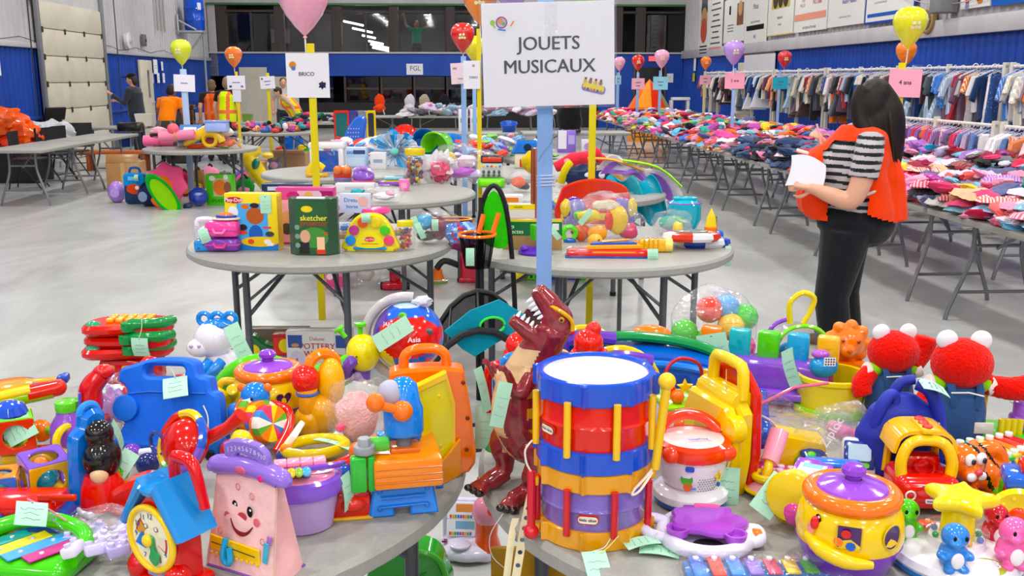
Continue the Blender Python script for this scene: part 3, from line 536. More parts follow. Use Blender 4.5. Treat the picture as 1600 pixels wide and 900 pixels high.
# ================================================================ people
def shellg(fn,nu,nv,th,c):
 V=[];
 for k in(0,1):
  for i in range(nu+1):
   for j in range(nv+1):
    p=np.array(fn(i/nu,j/nv));n=np.array(fn(i/nu,j/nv,True))if False else 0;V.append(p if k==0 else p*1.0)
 V=np.array(V,float).reshape(2,nu+1,nv+1,3);d1=np.gradient(V[0],axis=0);d2=np.gradient(V[0],axis=1);n=np.cross(d1,d2);n/=np.linalg.norm(n,axis=2,keepdims=True)+1e-9;V[1]=V[0]+n*th
 m=nv+1;N=(nu+1)*m;f=[]
 for i in range(nu):
  for j in range(nv):
   a=i*m+j;f.append((a,a+1,a+m+1,a+m));f.append((N+a+m,N+a+m+1,N+a+1,N+a))
 for i in range(nu):f.append((i*m,(i+1)*m,N+(i+1)*m,N+i*m));a=i*m+nv;f.append((a+m,a,N+a,N+a+m))
 for j in range(nv):f.append((j+1,j,N+j,N+j+1));a=nu*m+j;f.append((a,a+1,N+a+1,N+a))
 return G(V.reshape(-1,3),f,c)
def hand(p,d,up,s=1.0,curl=.5,side=1):
 """palm and five bent fingers starting at wrist p, pointing along d; 'up' is the back of the hand"""
 d=Vector(d).normalized();up=Vector(up);up=(up-d*up.dot(d)).normalized();r=d.cross(up)*side;p=Vector(p);g=[]
 def q(a,b,c_):return tuple(p+s*(d*a+r*b+up*c_))
 g.append(tube([q(-.01,0,0),q(.03,0,0),q(.075,0,-.002),q(.09,0,-.004)],[.026*s,.036*s,.04*s,.034*s],'W',10,flat=.5))
 for b,L in((-.027,.062),(-.009,.072),(.009,.068),(.026,.052)):
  c1=curl;g.append(tube([q(.075,b,0),q(.075+L*.45,b*1.1,-L*.25*c1),q(.075+L*(.8-.25*c1),b*1.1,-L*.62*c1),q(.075+L*(1-.55*c1),b*1.05,-L*.98*c1)],[.0095*s,.009*s,.0085*s,.007*s],'W',7))
 g.append(tube([q(.015,-.03,-.005),q(.045,-.055,-.015),q(.07,-.058,-.03*curl-.015),q(.092,-.05,-.05*curl-.015)],[.013*s,.012*s,.0105*s,.008*s],'W',7))
 return cat(g)
SK='#d9a58c'
wx,wy=At(1297,532,0)[:2]
t=thing('person','long-haired woman in orange vest and striped shirt holding paper sheets','person',(wx,wy,0),u=1,rz=-14)
skin=organic(cat(sph(.088,.078,.118).t(.13,0,1.5),sph(.02,.02,.02).t(.042,.01,1.485),tube([(.14,0,1.42),(.15,0,1.28)],[.052,.06],n=12),
tube([(.12,-.2,1.26),(.1,-.25,1.1),(.06,-.27,.96),(0.02,-.26,.925),(-.08,-.25,.955),(-.17,-.23,.985),(-.2,-.22,.99)],[.07,.068,.058,.056,.05,.034,.03],n=12,sm=3),hand((-.19,-.22,.99),(-1,.1,.12),(-.1,-1,.2),1.05,.55,1),
tube([(.1,.19,1.25),(.04,.22,1.08),(-.02,.2,1.0),(-.06,.12,1.1),(-.1,.06,1.19),(-.11,.05,1.22)],[.06,.055,.05,.044,.034,.03],n=12,sm=3),hand((-.11,.05,1.21),(-.45,-.1,.9),(.6,-.6,.5),1.0,.9,-1)),.0085,2)
part('body',t,'skin',skin.col(lambda x,y,z:SK if z<1.36 or x>.1 or 1 else SK))
part('face',t,'skin',cat(sph(.009,c='#2a1c18').t(.05,.035,1.515),tube([(.04,0,1.452),(.038,.012,1.45),(.04,.03,1.452)],.006,'#b2605a',6)),label='face turned away')
torso=organic(cat(tube([(.1,0,.84),(.08,0,.95),(.06,0,1.08),(.08,0,1.2),(.12,0,1.31),(.14,0,1.36)],[.205,.2,.2,.19,.13,.07],n=20),sph(.16,.15,.14).t(-.06,0,1.1),sph(.16,.16,.14).t(-.03,0,.95),sph(.1,.2,.09).t(.12,0,1.27),
tube([(.13,-.17,1.29),(.12,-.23,1.2),(.1,-.25,1.1),(.095,-.255,1.06)],[.08,.085,.085,.085],n=12),tube([(.11,.17,1.28),(.08,.22,1.16),(.05,.22,1.06)],[.08,.08,.078],n=12)),.0075,4)
part('shirt',t,'cloth',torso.col(lambda x,y,z:'#26282c' if((z*(1 if y>-.19 else 1)+.05*x)/.046)%1<.46 else '#b9b3b6'),label='grey and black striped shirt')
pants=organic(cat(tube([(.1,0,.86),(.09,0,.78),(.07,0,.68)],[.2,.235,.2],n=20),sph(.16,.17,.15).t(.17,0,.76),tube([(.04,-.1,.72),(.01,-.11,.5),(-.02,-.11,.3),(.02,-.11,.04)],[.155,.125,.105,.1],n=14),tube([(.06,.1,.72),(.06,.1,.5),(.06,.1,.3),(.1,.1,.04)],[.155,.125,.105,.1],n=14)),.014,3)
part('trousers',t,'cloth',pants.col(lambda x,y,z:'#1b1c20'))
for sy,ox in((-.11,0.0),(.1,.08)):part('shoe',t,'matte',organic(cat(sph(.12,.045,.04).t(-.06,0,.035),sph(.05,.042,.05).t(.03,0,.045)),.008,2).t(ox,sy,0).col(lambda x,y,z:'#2c2c30'))
OV='#e8480e'
vg=organic(cat(tube([(.1,0,.76),(.1,0,.84),(.09,0,.95),(.07,0,1.08),(.09,0,1.2),(.125,0,1.31),(.14,0,1.37)],[.25,.245,.232,.224,.214,.16,.08],n=24),sph(.175,.165,.15).t(-.07,0,1.1),sph(.19,.17,.2).t(-.07,0,.92),sph(.14,.225,.1).t(.12,0,1.27),tube([(.16,0,1.25),(.2,0,1.05),(.22,0,.78)],[.12,.15,.17],n=18)),.011,3)
def vkeep(x,y,z):
 if z<.815+.03*math.sin(x*14)or z>1.36:return False
 return not(abs(y)>.1 and-.13+.1*(1.2-z)<x<.13+.05*(1.2-z)and z<1.27)
cn_=[vg.v[list(q)].mean(0)for q in vg.f];vg=G(vg.v,[q for q,c_ in zip(vg.f,cn_)if vkeep(*c_)],OV);vg=vg.map(lambda x,y,z:(x+.012*math.sin(y*42+z*3)*min(1,max(0,(1.25-z)*4)),y+.012*math.sin(x*38+z*4)*min(1,max(0,(1.25-z)*4)),z))
part('vest',t,'cloth',vg)
part('side_tie',t,'cloth',tube([(-.1,-.2,.93),(.08,-.235,.95),(.17,-.21,.98)],.02,'#d8d2cc',6,flat=.5,sm=3))
hair=organic(cat(sph(.105,.1,.115).t(.155,0,1.52),sph(.1,.075,.13).t(.13,-.04,1.47),sph(.08,.06,.12).t(.17,-.06,1.36),tube([(.17,0,1.6),(.22,0,1.45),(.24,0,1.3),(.265,0,1.16),(.275,-.02,1.03)],[.05,.1,.105,.075,.035],n=16,flat=1,sm=3),tube([(.09,-.05,1.58),(.06,-.06,1.5),(.07,-.075,1.4),(.12,-.1,1.3),(.2,-.11,1.22)],[.05,.05,.05,.05,.04],n=10,sm=3),tube([(.12,.07,1.55),(.1,.08,1.42),(.13,.1,1.32)],[.05,.045,.04],n=10,sm=3)),.011,2)
part('hair',t,'hair',hair.col(lambda x,y,z:'#1d1512'),cat([tube([(.15+.06*math.cos(k*.9),.05*math.sin(k*2.1),1.6),(.235,-.1+.2*k/14,1.4),(.27+.02*math.sin(k),-.09+.17*k/14,1.2),(.29,-.06+.1*k/14,1.02+.03*math.sin(k*3))],[.012,.016,.014,.006],'#221813',6,sm=4)for k in range(15)]))
tp=thing('paper_sheets','white sheets of paper held in the woman\'s near hand','paper',(wx,wy,0),u=1,rz=-14)
for k in range(3):part('sheet',tp,'paper',shellg(lambda a,b:(-.34+.2*b+.03*math.sin(a*2),-.19-.012*k+.02*a,1.0+.18*a-.06*b+.03*math.sin(b*3)),6,6,.002,'#f0eff6'))
solo('pen','pale pink pen in the woman\'s raised hand','pen','plastic',rod((-.13,.0,1.22),(-.17,-.02,1.36),.007,'#e8c0c0'),(wx,wy,0),u=1,rz=-14)
solo('note_pad','small cream note pad under the woman\'s raised hand','pad','paper',box(.16,.1,.015,.003,'#e8e2cc').r('y',15).t(-.2,.02,1.17),(wx,wy,0),u=1,rz=-14)
solo('wrist_band','red and blue wrist band on the woman\'s raised arm','bracelet','plastic',tor(.04,.014,'#c83048',16,6).r('x',60).t(-.09,.08,1.16),(wx,wy,0),u=1,rz=-14)
def person(label,at_,rz,shirt,pants_,hairc,hgt=1.7,lean=0,arms=None,cap=None,skirt=False,vest=None,skc=SK):
 k=hgt/1.7;t=thing('person',label,'person',at_,u=k,rz=rz);L=math.radians(lean)
 def b(x,y,z):  # lean forward (towards -y) from the hips
  if z<.9:return(x,y,z)
  d=z-.9;return(x,y*math.cos(L)-d*math.sin(L),.9+d*math.cos(L)+y*math.sin(L)*.5)
 arms=arms or[[(-.2,0,1.38),(-.26,.02,1.12),(-.26,-.06,.88)],[(.2,0,1.38),(.26,.02,1.12),(.26,-.06,.88)]]
 gs=[sph(.075,.09,.115).t(*b(0,-.02,1.57)),sph(.016,.02,.02).t(*b(0,-.11,1.555)),tube([b(0,0,1.5),b(0,0,1.38)],.05,n=10),sph(.02,.02,.03).t(*b(-.075,0,1.56)),sph(.02,.02,.03).t(*b(.075,0,1.56))];sl=[]
 for a in arms:
  A=[b(*p)for p in a];gs.append(tube(A,[.055,.045,.032],n=10));d=np.array(A[2])-np.array(A[1]);gs.append(hand(A[2],tuple(d),(0,-1,.2),1.0,.4,1));m=[A[0],tuple(np.array(A[0])*.35+np.array(A[1])*.65)];sl.append(tube([b(a[0][0]*.6,0,1.38)]+m,[.06,.07,.062],n=10))
  if shirt[1]:sl.append(tube([A[0],A[1],tuple(np.array(A[1])*.15+np.array(A[2])*.85)],[.068,.056,.046],n=10))
 part('body',t,'skin',organic(cat(gs),.012,2).col(lambda x,y,z:skc));part('face',t,'skin',cat(sph(.009,c='#2a1c18').t(*b(-.03,-.105,1.59)),sph(.009,c='#2a1c18').t(*b(.03,-.105,1.59)),tube([b(-.025,-.105,1.52),b(0,-.112,1.517),b(.025,-.105,1.52)],.006,'#a05a50',5)))
 part('shirt',t,'cloth',organic(cat(tube([b(0,0,.86),b(0,0,.98),b(0,0,1.15),b(0,0,1.3),b(0,0,1.42)],[.16,.165,.16,.17,.08],n=16),tube([b(-.16,0,1.37),b(.16,0,1.37)],.075,n=12),sl),.018,3).col(lambda x,y,z:shirt[0]))
 if skirt:part('skirt',t,'cloth',lathe([(.16,.95),(.22,.8),(.27,.45),(.26,.3)],pants_,20).col(lambda x,y,z:pants_ if int(x*60+50)+int(z*60)&1 else '#3c3836'));lr=.05
 else:lr=.085
 part('trousers',t,'cloth',organic(cat(tube([(0,0,.95),(0,0,.8)],[.165,.17],n=16),[tube([(s*.09,0,.82),(s*.1,0,.45),(s*.1,.02,.06)],[.1,lr,lr*.8],n=10)for s in(-1,1)]),.02,2).col(lambda x,y,z:pants_ if not skirt else '#2c2a2a'))
 for s in(-1,1):part('shoe',t,'matte',sph(.05,.13,.045,'#26262a').t(s*.1,-.05,.045))
 part('hair',t,'hair',organic(cat(sph(.088,.095,.09).t(*b(0,.015,1.61)),sph(.08,.05,.1).t(*b(0,.06,1.55))),.014,2).col(lambda x,y,z:hairc))
 if cap:part('cap',t,'cloth',organic(cat(sph(.095,.1,.07).t(*b(0,0,1.65)),sph(.07,.09,.015).t(*b(0,-.13,1.63))),.01,2).col(lambda x,y,z:cap))
 if vest:part('vest',t,'cloth',organic(tube([b(0,0,.82),b(0,0,.98),b(0,0,1.15),b(0,0,1.3),b(0,0,1.4)],[.18,.185,.18,.185,.13],n=18),.014,2).col(lambda x,y,z:'#e87a50' if abs(z-1.02)<.035 or abs(abs(x)-.1)<.03 else vest),label='hi-vis vest with orange bands')
 return t
p=Dp(211,140,20.3);person('man in dark jacket and black cap by the overhead door',(p[0],p[1],0),-95,('#3a3c42',1),'#2c3444','#3a3230',1.74,4,[[(-.2,0,1.38),(-.26,-.12,1.12),(-.1,-.42,1.16)],[(.2,0,1.38),(.25,-.1,1.1),(.16,-.42,1.32)]],cap='#1a1a1c')
p=Dp(257,160,17.6);person('person bending forward in an orange top and patterned skirt',(p[0],p[1],0),170,('#f0841a',0),'#6a6660','#2a1e1a',1.6,26,[[(-.2,0,1.38),(-.26,-.1,1.12),(-.2,-.3,.98)],[(.2,0,1.38),(.26,-.1,1.12),(.2,-.3,.98)]],skirt=True,skc='#8a5a44')
p=Dp(352,140,18.8);person('grey-haired person in a yellow hi-vis vest seen from behind',(p[0],p[1],0),165,('#1c1c1e',0),'#2a2c34','#8a7a68',1.68,8,vest='#d8f020')
p=Dp(331,140,19.6);person('person in dark clothes with an orange sash left of the hi-vis vest',(p[0],p[1],0),200,('#2c2426',0),'#2a2a30','#6a5648',1.62,5,vest='#e05a20')
p=Dp(462,160,23.4);person('person bending over the far table in a yellow and orange vest',(p[0],p[1],0),-70,('#c8b0a0',0),'#58606a','#3a2c26',1.6,40,vest='#e8e030')
p=Dp(443,165,24.2);person('man facing the camera behind the bending far helper',(p[0],p[1],0),20,('#b8b4b6',0),'#3a3a40','#5a4a3c',1.68,12)
p=RM(bu(655),VB+.75,1.88);person('person in a green shirt waving both arms in the lounge window',tuple(p),5,('#3cae7c',0),'#2a2a30','#2a2220',1.68,0,[[(-.2,0,1.38),(-.36,-.05,1.52),(-.42,-.05,1.82)],[(.2,0,1.38),(.38,-.05,1.5),(.46,-.05,1.8)]])
# ================================================================ clothes
def patterned(m):
 N,L=m.node_tree.nodes,m.node_tree.links;b=N['Principled BSDF'];src=b.inputs['Base Color'].links[0].from_socket
 oi=N.new('ShaderNodeObjectInfo');tc=N.new('ShaderNodeTexCoord');w_=N.new('ShaderNodeTexWave');w_.inputs['Scale'].default_value=14;w_.inputs['Distortion'].default_value=1.2;L.new(tc.outputs['Object'],w_.inputs['Vector'])
 vo=N.new('ShaderNodeTexVoronoi');vo.inputs['Scale'].default_value=26;L.new(tc.outputs['Object'],vo.inputs['Vector'])
 hs=N.new('ShaderNodeHueSaturation');L.new(src,hs.inputs['Color']);mh=N.new('ShaderNodeMapRange');mh.inputs[3].default_value=.44;mh.inputs[4].default_value=.56;hs.inputs['Saturation'].default_value=.55;L.new(oi.outputs['Random'],mh.inputs[0]);L.new(mh.outputs[0],hs.inputs['Hue'])
 hs.inputs['Value'].default_value=1.35;c1=N.new('ShaderNodeMath');c1.operation='GREATER_THAN';c1.inputs[1].default_value=.62;L.new(w_.outputs['Fac'],c1.inputs[0])
 c2=N.new('ShaderNodeMath');c2.operation='LESS_THAN';c2.inputs[1].default_value=.22;L.new(vo.outputs['Distance'],c2.inputs[0])
 s1=N.new('ShaderNodeMath');s1.operation='GREATER_THAN';s1.inputs[1].default_value=.62;L.new(oi.outputs['Random'],s1.inputs[0]);s2=N.new('ShaderNodeMath');s2.operation='LESS_THAN';s2.inputs[1].default_value=.22;L.new(oi.outputs['Random'],s2.inputs[0])
 a=N.new('ShaderNodeMath');a.operation='MULTIPLY';L.new(c1.outputs[0],a.inputs[0]);L.new(s1.outputs[0],a.inputs[1]);d=N.new('ShaderNodeMath');d.operation='MULTIPLY';L.new(c2.outputs[0],d.inputs[0]);L.new(s2.outputs[0],d.inputs[1]);e=N.new('ShaderNodeMath');e.operation='ADD';L.new(a.outputs[0],e.inputs[0]);L.new(d.outputs[0],e.inputs[1])
 mx=N.new('ShaderNodeMix');mx.data_type='RGBA';L.new(e.outputs[0],mx.inputs[0]);L.new(src,mx.inputs[6]);L.new(hs.outputs[0],mx.inputs[7]);L.new(mx.outputs[2],b.inputs['Base Color'])
patterned(MT['ocol'])
S=1
def folded(seed):
 rnd=random.Random(seed);g=box(.27,.21,.05,.024,k=3)
 V=[]
 nx,ny=13,10;P=[]
 for k in(0,1):
  for i in range(nx):
   for j in range(ny):
    x,y=i/(nx-1)-.5,j/(ny-1)-.5;e=1-max(0,max(abs(x),abs(y))*2-.72)/.28;e=max(0,e)**.5
    n1=noise.noise(Vector((x*4+seed*3.3,y*4,seed)));n2=noise.noise(Vector((x*9,y*3+seed,k*3.)))
    z=.03*e*(1 if k else-.35)+(.026*n1+.016*n2)*(1 if k else .5)*e+.03
    P.append((x*.3+.03*noise.noise(Vector((y*5,seed,k))),y*.24+.03*noise.noise(Vector((x*5,seed+4,k))),max(z,0)))
 N=nx*ny;f=[]
 for i in range(nx-1):
  for j in range(ny-1):
   a=i*ny+j;f.append((a,a+1,a+ny+1,a+ny));f.append((N+a,N+a+ny,N+a+ny+1,N+a+1))
 for i in range(nx-1):f.append((i*ny,(i+1)*ny,N+(i+1)*ny,N+i*ny));a=i*ny+ny-1;f.append((a+ny,a,N+a,N+a+ny))
 for j in range(ny-1):f.append((j+1,j,N+j,N+j+1));a=(nx-1)*ny+j;f.append((a,a+1,N+a+1,N+a))
 return mesh('folded_garment',G(P,f,'W'),'ocol',60)
FM=[folded(k)for k in range(7)]
PAL_P=['#e0618c','#d94470','#f0a2bd','#efe2e4','#c22b4c','#a06ab8','#ee8fae','#7fb4c8','#f3d9df','#8f2f46','#e46a6a','#c8c0d8','#5a5f86','#d8b08a']
PAL_D=['#1c2235','#232c48','#2b2d33','#33425f','#191b22','#3a3f4c','#46587c','#20252e','#5c6d8c','#2a3a5c']
PAL_M=['#d0414f','#efe6e6','#3f9f8c','#3a6ec0','#e8722a','#e8cf5a','#8bbf62','#2c2f3a','#d95a9a','#b04fa0','#74b8d8','#b8b2b0','#e490ac','#a8243c','#f0c0cc']
PAL_K=['#17181d','#3a3d45','#6d6f78','#8a2433','#c8ccd2','#23283a','#20a0c8']
CN=[((.75,.1,.3),'crimson'),((.9,.5,.6),'pink'),((.9,.85,.85),'white'),((.12,.13,.2),'dark navy'),((.3,.5,.75),'blue'),((.5,.3,.6),'purple'),((.9,.5,.2),'orange'),((.3,.6,.5),'green'),((.9,.8,.4),'yellow'),((.6,.6,.62),'grey'),((.5,.15,.22),'maroon'),((.5,.7,.8),'pale blue')]
def cname(h):
 r=[int(h[i:i+2],16)/255 for i in(1,3,5)];return min(CN,key=lambda q:sum((a-b)**2 for a,b in zip(q[0],r)))[1]
rg=random.Random(3);nind=0
def pal(u,v):
 if 9.2<v<11.6 and u<4.3:return PAL_D if rg.random()<.82 else PAL_P
 if 11.6<=v<13.5 and u<4.3:return PAL_P if rg.random()<.5 else PAL_M
 if u>4.3 and 7<v<9.5:return PAL_K if rg.random()<.4 else PAL_P
 return PAL_P if rg.random()<(.75 if v<10 else .35)else PAL_M
row_n={3.68:'aisle row',4.75:'second row'}
for uc,vlist in((3.68,NA[:3]),(4.75,[v+2.6 for v in NA[:2]])):
 for ti,vc in enumerate(vlist):
  cnt={};k_=0
  for i in range(7):
   for j in range(3):
    lay=rg.choice((2,3,4))if uc<4 else rg.choice((2,3))
    for q in range(lay):
     if nind>=300:continue
     v=vc-.79+i*.263+rg.uniform(-.03,.03);u=uc-.24+j*.24+rg.uniform(-.03,.03);c=rg.choice(pal(u,v));sc_=rg.uniform(.85,1.12)
     o=link(bpy.data.objects.new('folded_garment',rg.choice(FM)));o.location=RM(u,v,TZ+q*.047);o.rotation_euler=(rg.uniform(-.06,.06),rg.uniform(-.06,.06),YAW+rg.uniform(-.5,.5)+math.pi/2*rg.randint(0,3));o.scale=(sc_,sc_,rg.uniform(.9,1.3));o.color=H2(c);nind+=1
     props(o,'folded %s garment, layer %s, %s stack, %s of %s %s table'%(cname(c),('one','two','three','four')[q],ordn[i],('aisle side','middle','wall side')[j],ordn[ti],('aisle','second row')[uc>4]),'garment','folded garments on the %s table of the %s'%(ordn[ti],row_n[uc]))
def heap(label,u0,u1,v0,v1,n,hgt,cf,size=.13,seed=0,name='clothes_heap',zb=TZ):
 r_=random.Random(seed);gs=[]
 for k in range(n):
  u,v=r_.uniform(u0,u1),r_.uniform(v0,v1);a=size*r_.uniform(.7,1.3);e=min(1,(min(u-u0,u1-u)/(.3*(u1-u0))+.35))
  p=RM(u,v,zb+r_.uniform(.02,1)*hgt*e);g=lump(a,a*r_.uniform(.45,.8),a*r_.uniform(.18,.4),k,.5,2.2,cf(u,v,r_),14,9).r('x',r_.uniform(-25,25)).r('y',r_.uniform(-25,25)).r('z',r_.uniform(0,180)).t(*p);g.v[:,2]=np.maximum(g.v[:,2],zb);gs.append(g)
 return solo(name,label,'clothes','cloth',cat(gs),(0,0,0),u=1,kind='stuff')
for ti,vc in enumerate(NA[3:]):heap('heap of mixed children\'s clothes on the %s table of the aisle row'%ordn[ti+3],3.3,4.06,vc-.92,vc+.92,150,.2,lambda u,v,r_:r_.choice(pal(u,v)),.12,ti)
for ti,vc in enumerate(NA[2:8]):heap('heap of mixed children\'s clothes on the %s table of the second row'%ordn[ti+2],4.37,5.13,vc+2.6-.92,vc+2.6+.92,120,.2,lambda u,v,r_:r_.choice(pal(u,v)),.12,20+ti)
for ti,vc in enumerate(NA[:3]):heap('loose crumpled clothes lying between the folded garments of the %s aisle table'%ordn[ti],3.3,4.06,vc-.92,vc+.92,110,.2,lambda u,v,r_:r_.choice(pal(u,v)),.1,70+ti)
for ti,vc in enumerate(NA[:2]):heap('loose crumpled clothes lying between the folded garments of the %s second row table'%ordn[ti],4.37,5.13,vc+2.6-.92,vc+2.6+.92,90,.24,lambda u,v,r_:r_.choice(pal(u,v)),.1,80+ti)
heap('loose dark and pink trousers draped over the garments of the third aisle table',3.32,4.0,8.5,10.2,60,.24,lambda u,v,r_:r_.choice(pal(u,10)),.13,50)
# ---- racks of hanging clothes
def hang_mesh(k):
 if k==0:L=[(-.05,0),(-.2,-.06),(-.27,-.3),(-.2,-.33),(-.15,-.17),(-.16,-.52),(.16,-.52),(.15,-.17),(.2,-.33),(.27,-.3),(.2,-.06),(.05,0)]
 elif k==1:L=[(-.14,-.02),(-.16,-.75),(-.03,-.75),(0,-.25),(.03,-.75),(.16,-.75),(.14,-.02)]
 else:L=[(-.05,0),(-.18,-.05),(-.22,-.2),(-.13,-.22),(-.13,-.34),(-.25,-.72),(.25,-.72),(.13,-.34),(.13,-.22),(.22,-.2),(.18,-.05),(.05,0)]
 g=pris(L,.07,'W',.02).map(lambda x,y,z:(x,y*(1+1.2*abs(z))+.03*math.sin(z*9+k)*math.sin(x*12+k),z));return mesh('hanging_garment',g,'ocol')
HM=[hang_mesh(k)for k in range(3)];HK=mesh('hanger',cat(tor(.03,.005,'W',10,4,-60,200).t(0,0,.06),tube([(0,0,.03),(-.17,0,-.04),(.17,0,-.04),(0,0,.03)],.006,'W',4)),'plastic')
PAL_H=['#23262e','#b7b2b4','#dcd9dc','#2c4a86','#3a78c8','#a8323e','#55616e','#8a7d68','#1e3560','#e2702a','#6d4a62','#9cb8d0','#3c4450','#c8c0a8','#7a8a9a','#d8d0c0','#40282c']
nh=0
def nth(n):
 o=['','first','second','third','fourth','fifth','sixth','seventh','eighth','ninth','tenth','eleventh','twelfth','thirteenth','fourteenth','fifteenth','sixteenth','seventeenth','eighteenth','nineteenth','twentieth']
 return o[n]if n<21 else('twenty-','thirty-','forty-')[(n-21)//10]+o[n-20-(n-21)//10*10]if n%10 else('thirtieth','fortieth','fiftieth')[n//10-3]
def rack(label,u,v0,v1,ztop,sp,where,scl=1.0,palx=PAL_H):
 global nh
 t=thing('clothes_rack',label,'clothes rack',tuple(RM(u,(v0+v1)/2,0)),u=1,rz=math.degrees(YAW)+90,g='clothes racks by the right wall');L=v1-v0
 part('rail',t,'wood',rod((-L/2,0,ztop),(L/2,0,ztop),.02,'#d8d4cc'))
 for s in(-1,0,1):part('post',t,'wood',box(.06,.06,ztop+.05,.006,'#cfcabf').t(s*(L/2-.03),0,0));part('foot',t,'wood',box(.06,.5,.05,.005,'#cfcabf').t(s*(L/2-.03),0,0))
 v=v0+.12;hn=0
 while v<v1-.08:
  if nh>=298:break
  c=rg.choice(palx);o=link(bpy.data.objects.new('hanging_garment',HM[rg.choice((0,0,0,1,2))]));o.location=RM(u,v,ztop-.07);o.rotation_euler=(rg.uniform(-.06,.06),0,YAW+rg.uniform(-.45,.45));q=scl*rg.uniform(.85,1.15);o.scale=(q,q,q*rg.uniform(.9,1.2));o.color=H2(c);nh+=1
  hn+=1;props(o,'%s garment hanging %s from the near post of the %s'%(cname(c),nth(hn),where),'garment','garments on the '+where);h=link(bpy.data.objects.new('hanger',HK),o)
  v+=sp*rg.uniform(.7,1.3)
for i,(v0,v1)in enumerate(((9.0,11.9),(12.0,14.9),(15.0,17.9),(18.0,20.9),(21.0,23.9),(24.0,26.9))):rack('wooden rack of hanging clothes by the right wall, %s'%ordn[i],6.95,v0,v1,1.78,.095 if i<4 else .12,'%s wall rack'%ordn[i])
PAL_L=['#d84a70','#f0a0b8','#e8e0e4','#d02a50','#5a78b0','#8a5aa0','#e88a5a','#b8a0c0','#f4d0d8','#3a4058']
for i,(v0,v1)in enumerate(((7.6,9.9),(10.0,12.6))):rack('low rack of pink children\'s clothes before the wall racks, %s'%ordn[i],5.75,v0,v1,1.14,.085,'%s low rack'%ordn[i],.8,PAL_L)
# ================================================================ middle and back tables
def T(name,label,at_,dz=0,**k):return thing(name,label,k.pop('cat','toy'),at_,z=TZ+dz,**k)
def TF(name,label,at_,**k):return thing(name,label,k.pop('cat','toy'),at_,z=0,**k)
def gbox(name,label,at_,w,h,d,c,prints=(),dz=0,rz=0,rx=0,z=None,tag=None,side=None,cat_='box',mk_=None):
 t=thing(name,label,cat_,at_,z=(TZ+dz if z is None else z),rz=rz,rx=rx);part('carton',t,'card',box(w,d,h,min(w,h,d)*.03,c))
 gs=[]
 for k,p in enumerate(prints):
  y=-d/2-.35-.06*k
  if p[0]=='q':gs.append(poly(rect(p[3],p[4],0,p[1],p[2]),p[5],y))
  elif p[0]=='d':gs.append(disc(p[3],p[5],p[1],p[2],y,16,p[4]))
  elif p[0]=='t':gs.append(txt(p[5],p[3],p[4],p[1],p[2],y,bold=.015))
 if gs:part('box_print',t,'card',cat(gs))
 if side:part('side_print',t,'card',quad(d*.9,h*.9,side,0,h/2,-w/2-.3).r('z',90))
 if tag:ptag(t,*tag)
 return t
def bag(label,at_,rx,ry,rz_,dz=0,seed=1,fill=(),z=None,tag=None):
 t=thing('clear_bag',label,'bag',at_,z=(TZ+dz if z is None else z));part('film',t,'clear',lump(rx,ry,rz_,seed,.4,2,n=24,m=15).t(0,0,rz_*.92))
 for k,(x,y,zz,a,b_,c_,c)in enumerate(fill):part('content',t,'plastic',lump(a,b_,c_,k+seed,.25,1.5,c,12,8).t(x,y,zz))
 if tag:ptag(t,*tag)
 return t
# ---- middle left table
gbox('dough_set_box','yellow and blue modelling dough box with a brown dough figure',(400,389),82,88,26,'#f0d41c',[('q',0,6,81,11,'#2a7ac8'),('q',2,42,48,62,'#58a8e0'),('d',-26,78,15,5,'#c02a3a'),('t',-26,78,8,'W','Play-Doh'),('d',-28,60,8,9,'#e8ecf0'),('d',-28,42,9,8,'#d8803a'),('q',-27,24,15,16,'#4a90d0'),('d',-9,68,6,4,'#d86a2a'),('d',6,54,14,13,'#b0582a'),('d',6,26,11,14,'#2458b0'),('d',6,70,7,4,'#2a1c18'),('d',-14,36,7,5,'#1c1c20'),('q',24,36,13,3,'#d84a5a'),('d',28,26,7,4,'#3a3a40'),('d',-16,28,9,3,'#d8402a'),('d',12,14,30,8,'#e8c020'),('d',24,14,6,4,'#f0e8d8'),('d',-2,14,5,4,'#e04a2a'),('q',28,10,10,5,'#e8e8f0')],rz=-4,tag=(24,-14,86,17,28,0,0,0,(20,-12,92),2,41),side='#d8b81c')
gbox('dress_up_box','large pink boxed dress up set behind the dough box',(482,380),90,88,20,'#d24a8c',[('q',-30,36,26,66,'#f0a8c4'),('q',6,70,34,26,'#f0b4cc'),('d',-18,76,10,6,'#c02a80'),('d',6,74,7,8,'#e8b060'),('q',34,68,20,30,'#a82a70'),('d',34,66,8,10,'#d8b040'),('d',-30,40,8,12,'#d8a078'),('d',-30,24,9,9,'#4a4440'),('d',20,76,7,7,'#e8c8d8')],rz=-3)
t=T('projector_box','dark green sketch projector carton with angled sides',(493,396),rz=-3,cat='box');part('carton',t,'card',pris([(-36,-14),(36,-14),(38,4),(26,18),(-26,18),(-38,4)],88,'#35523c',1).r('x',-90).r('z',180).t(0,0,44));part('box_print',t,'card',cat(quad(50,80,'#2c5a34',0,44,-18.4),disc(9,'#e8d028',-6,72,-18.6,rz=5),txt('sketcher',12,'#e8e060',4,58,-18.8,bold=.02),txt('projector',11,'#a83a2a',4,50,-18.8,bold=.02),disc(22,'#4a8a40',4,28,-18.5,rz=16),disc(8,'#d8a888',-10,30,-18.9,rz=10),quad(16,18,'#1c1c20',-12,12,-18.8),quad(12,22,'#f0c8a0',14,18,-18.9),quad(14,7,'#d8402a',14,6,-19),txt('30',8,'#e05a2a',22,34,-19),[disc(4,'#7a9a8a',-22,44-14*k,-18.9)for k in range(3)]));part('torn_top',t,'paper',box(44,8,3,1,'#e0e4e0').rough(1,.3).t(0,-14,87))
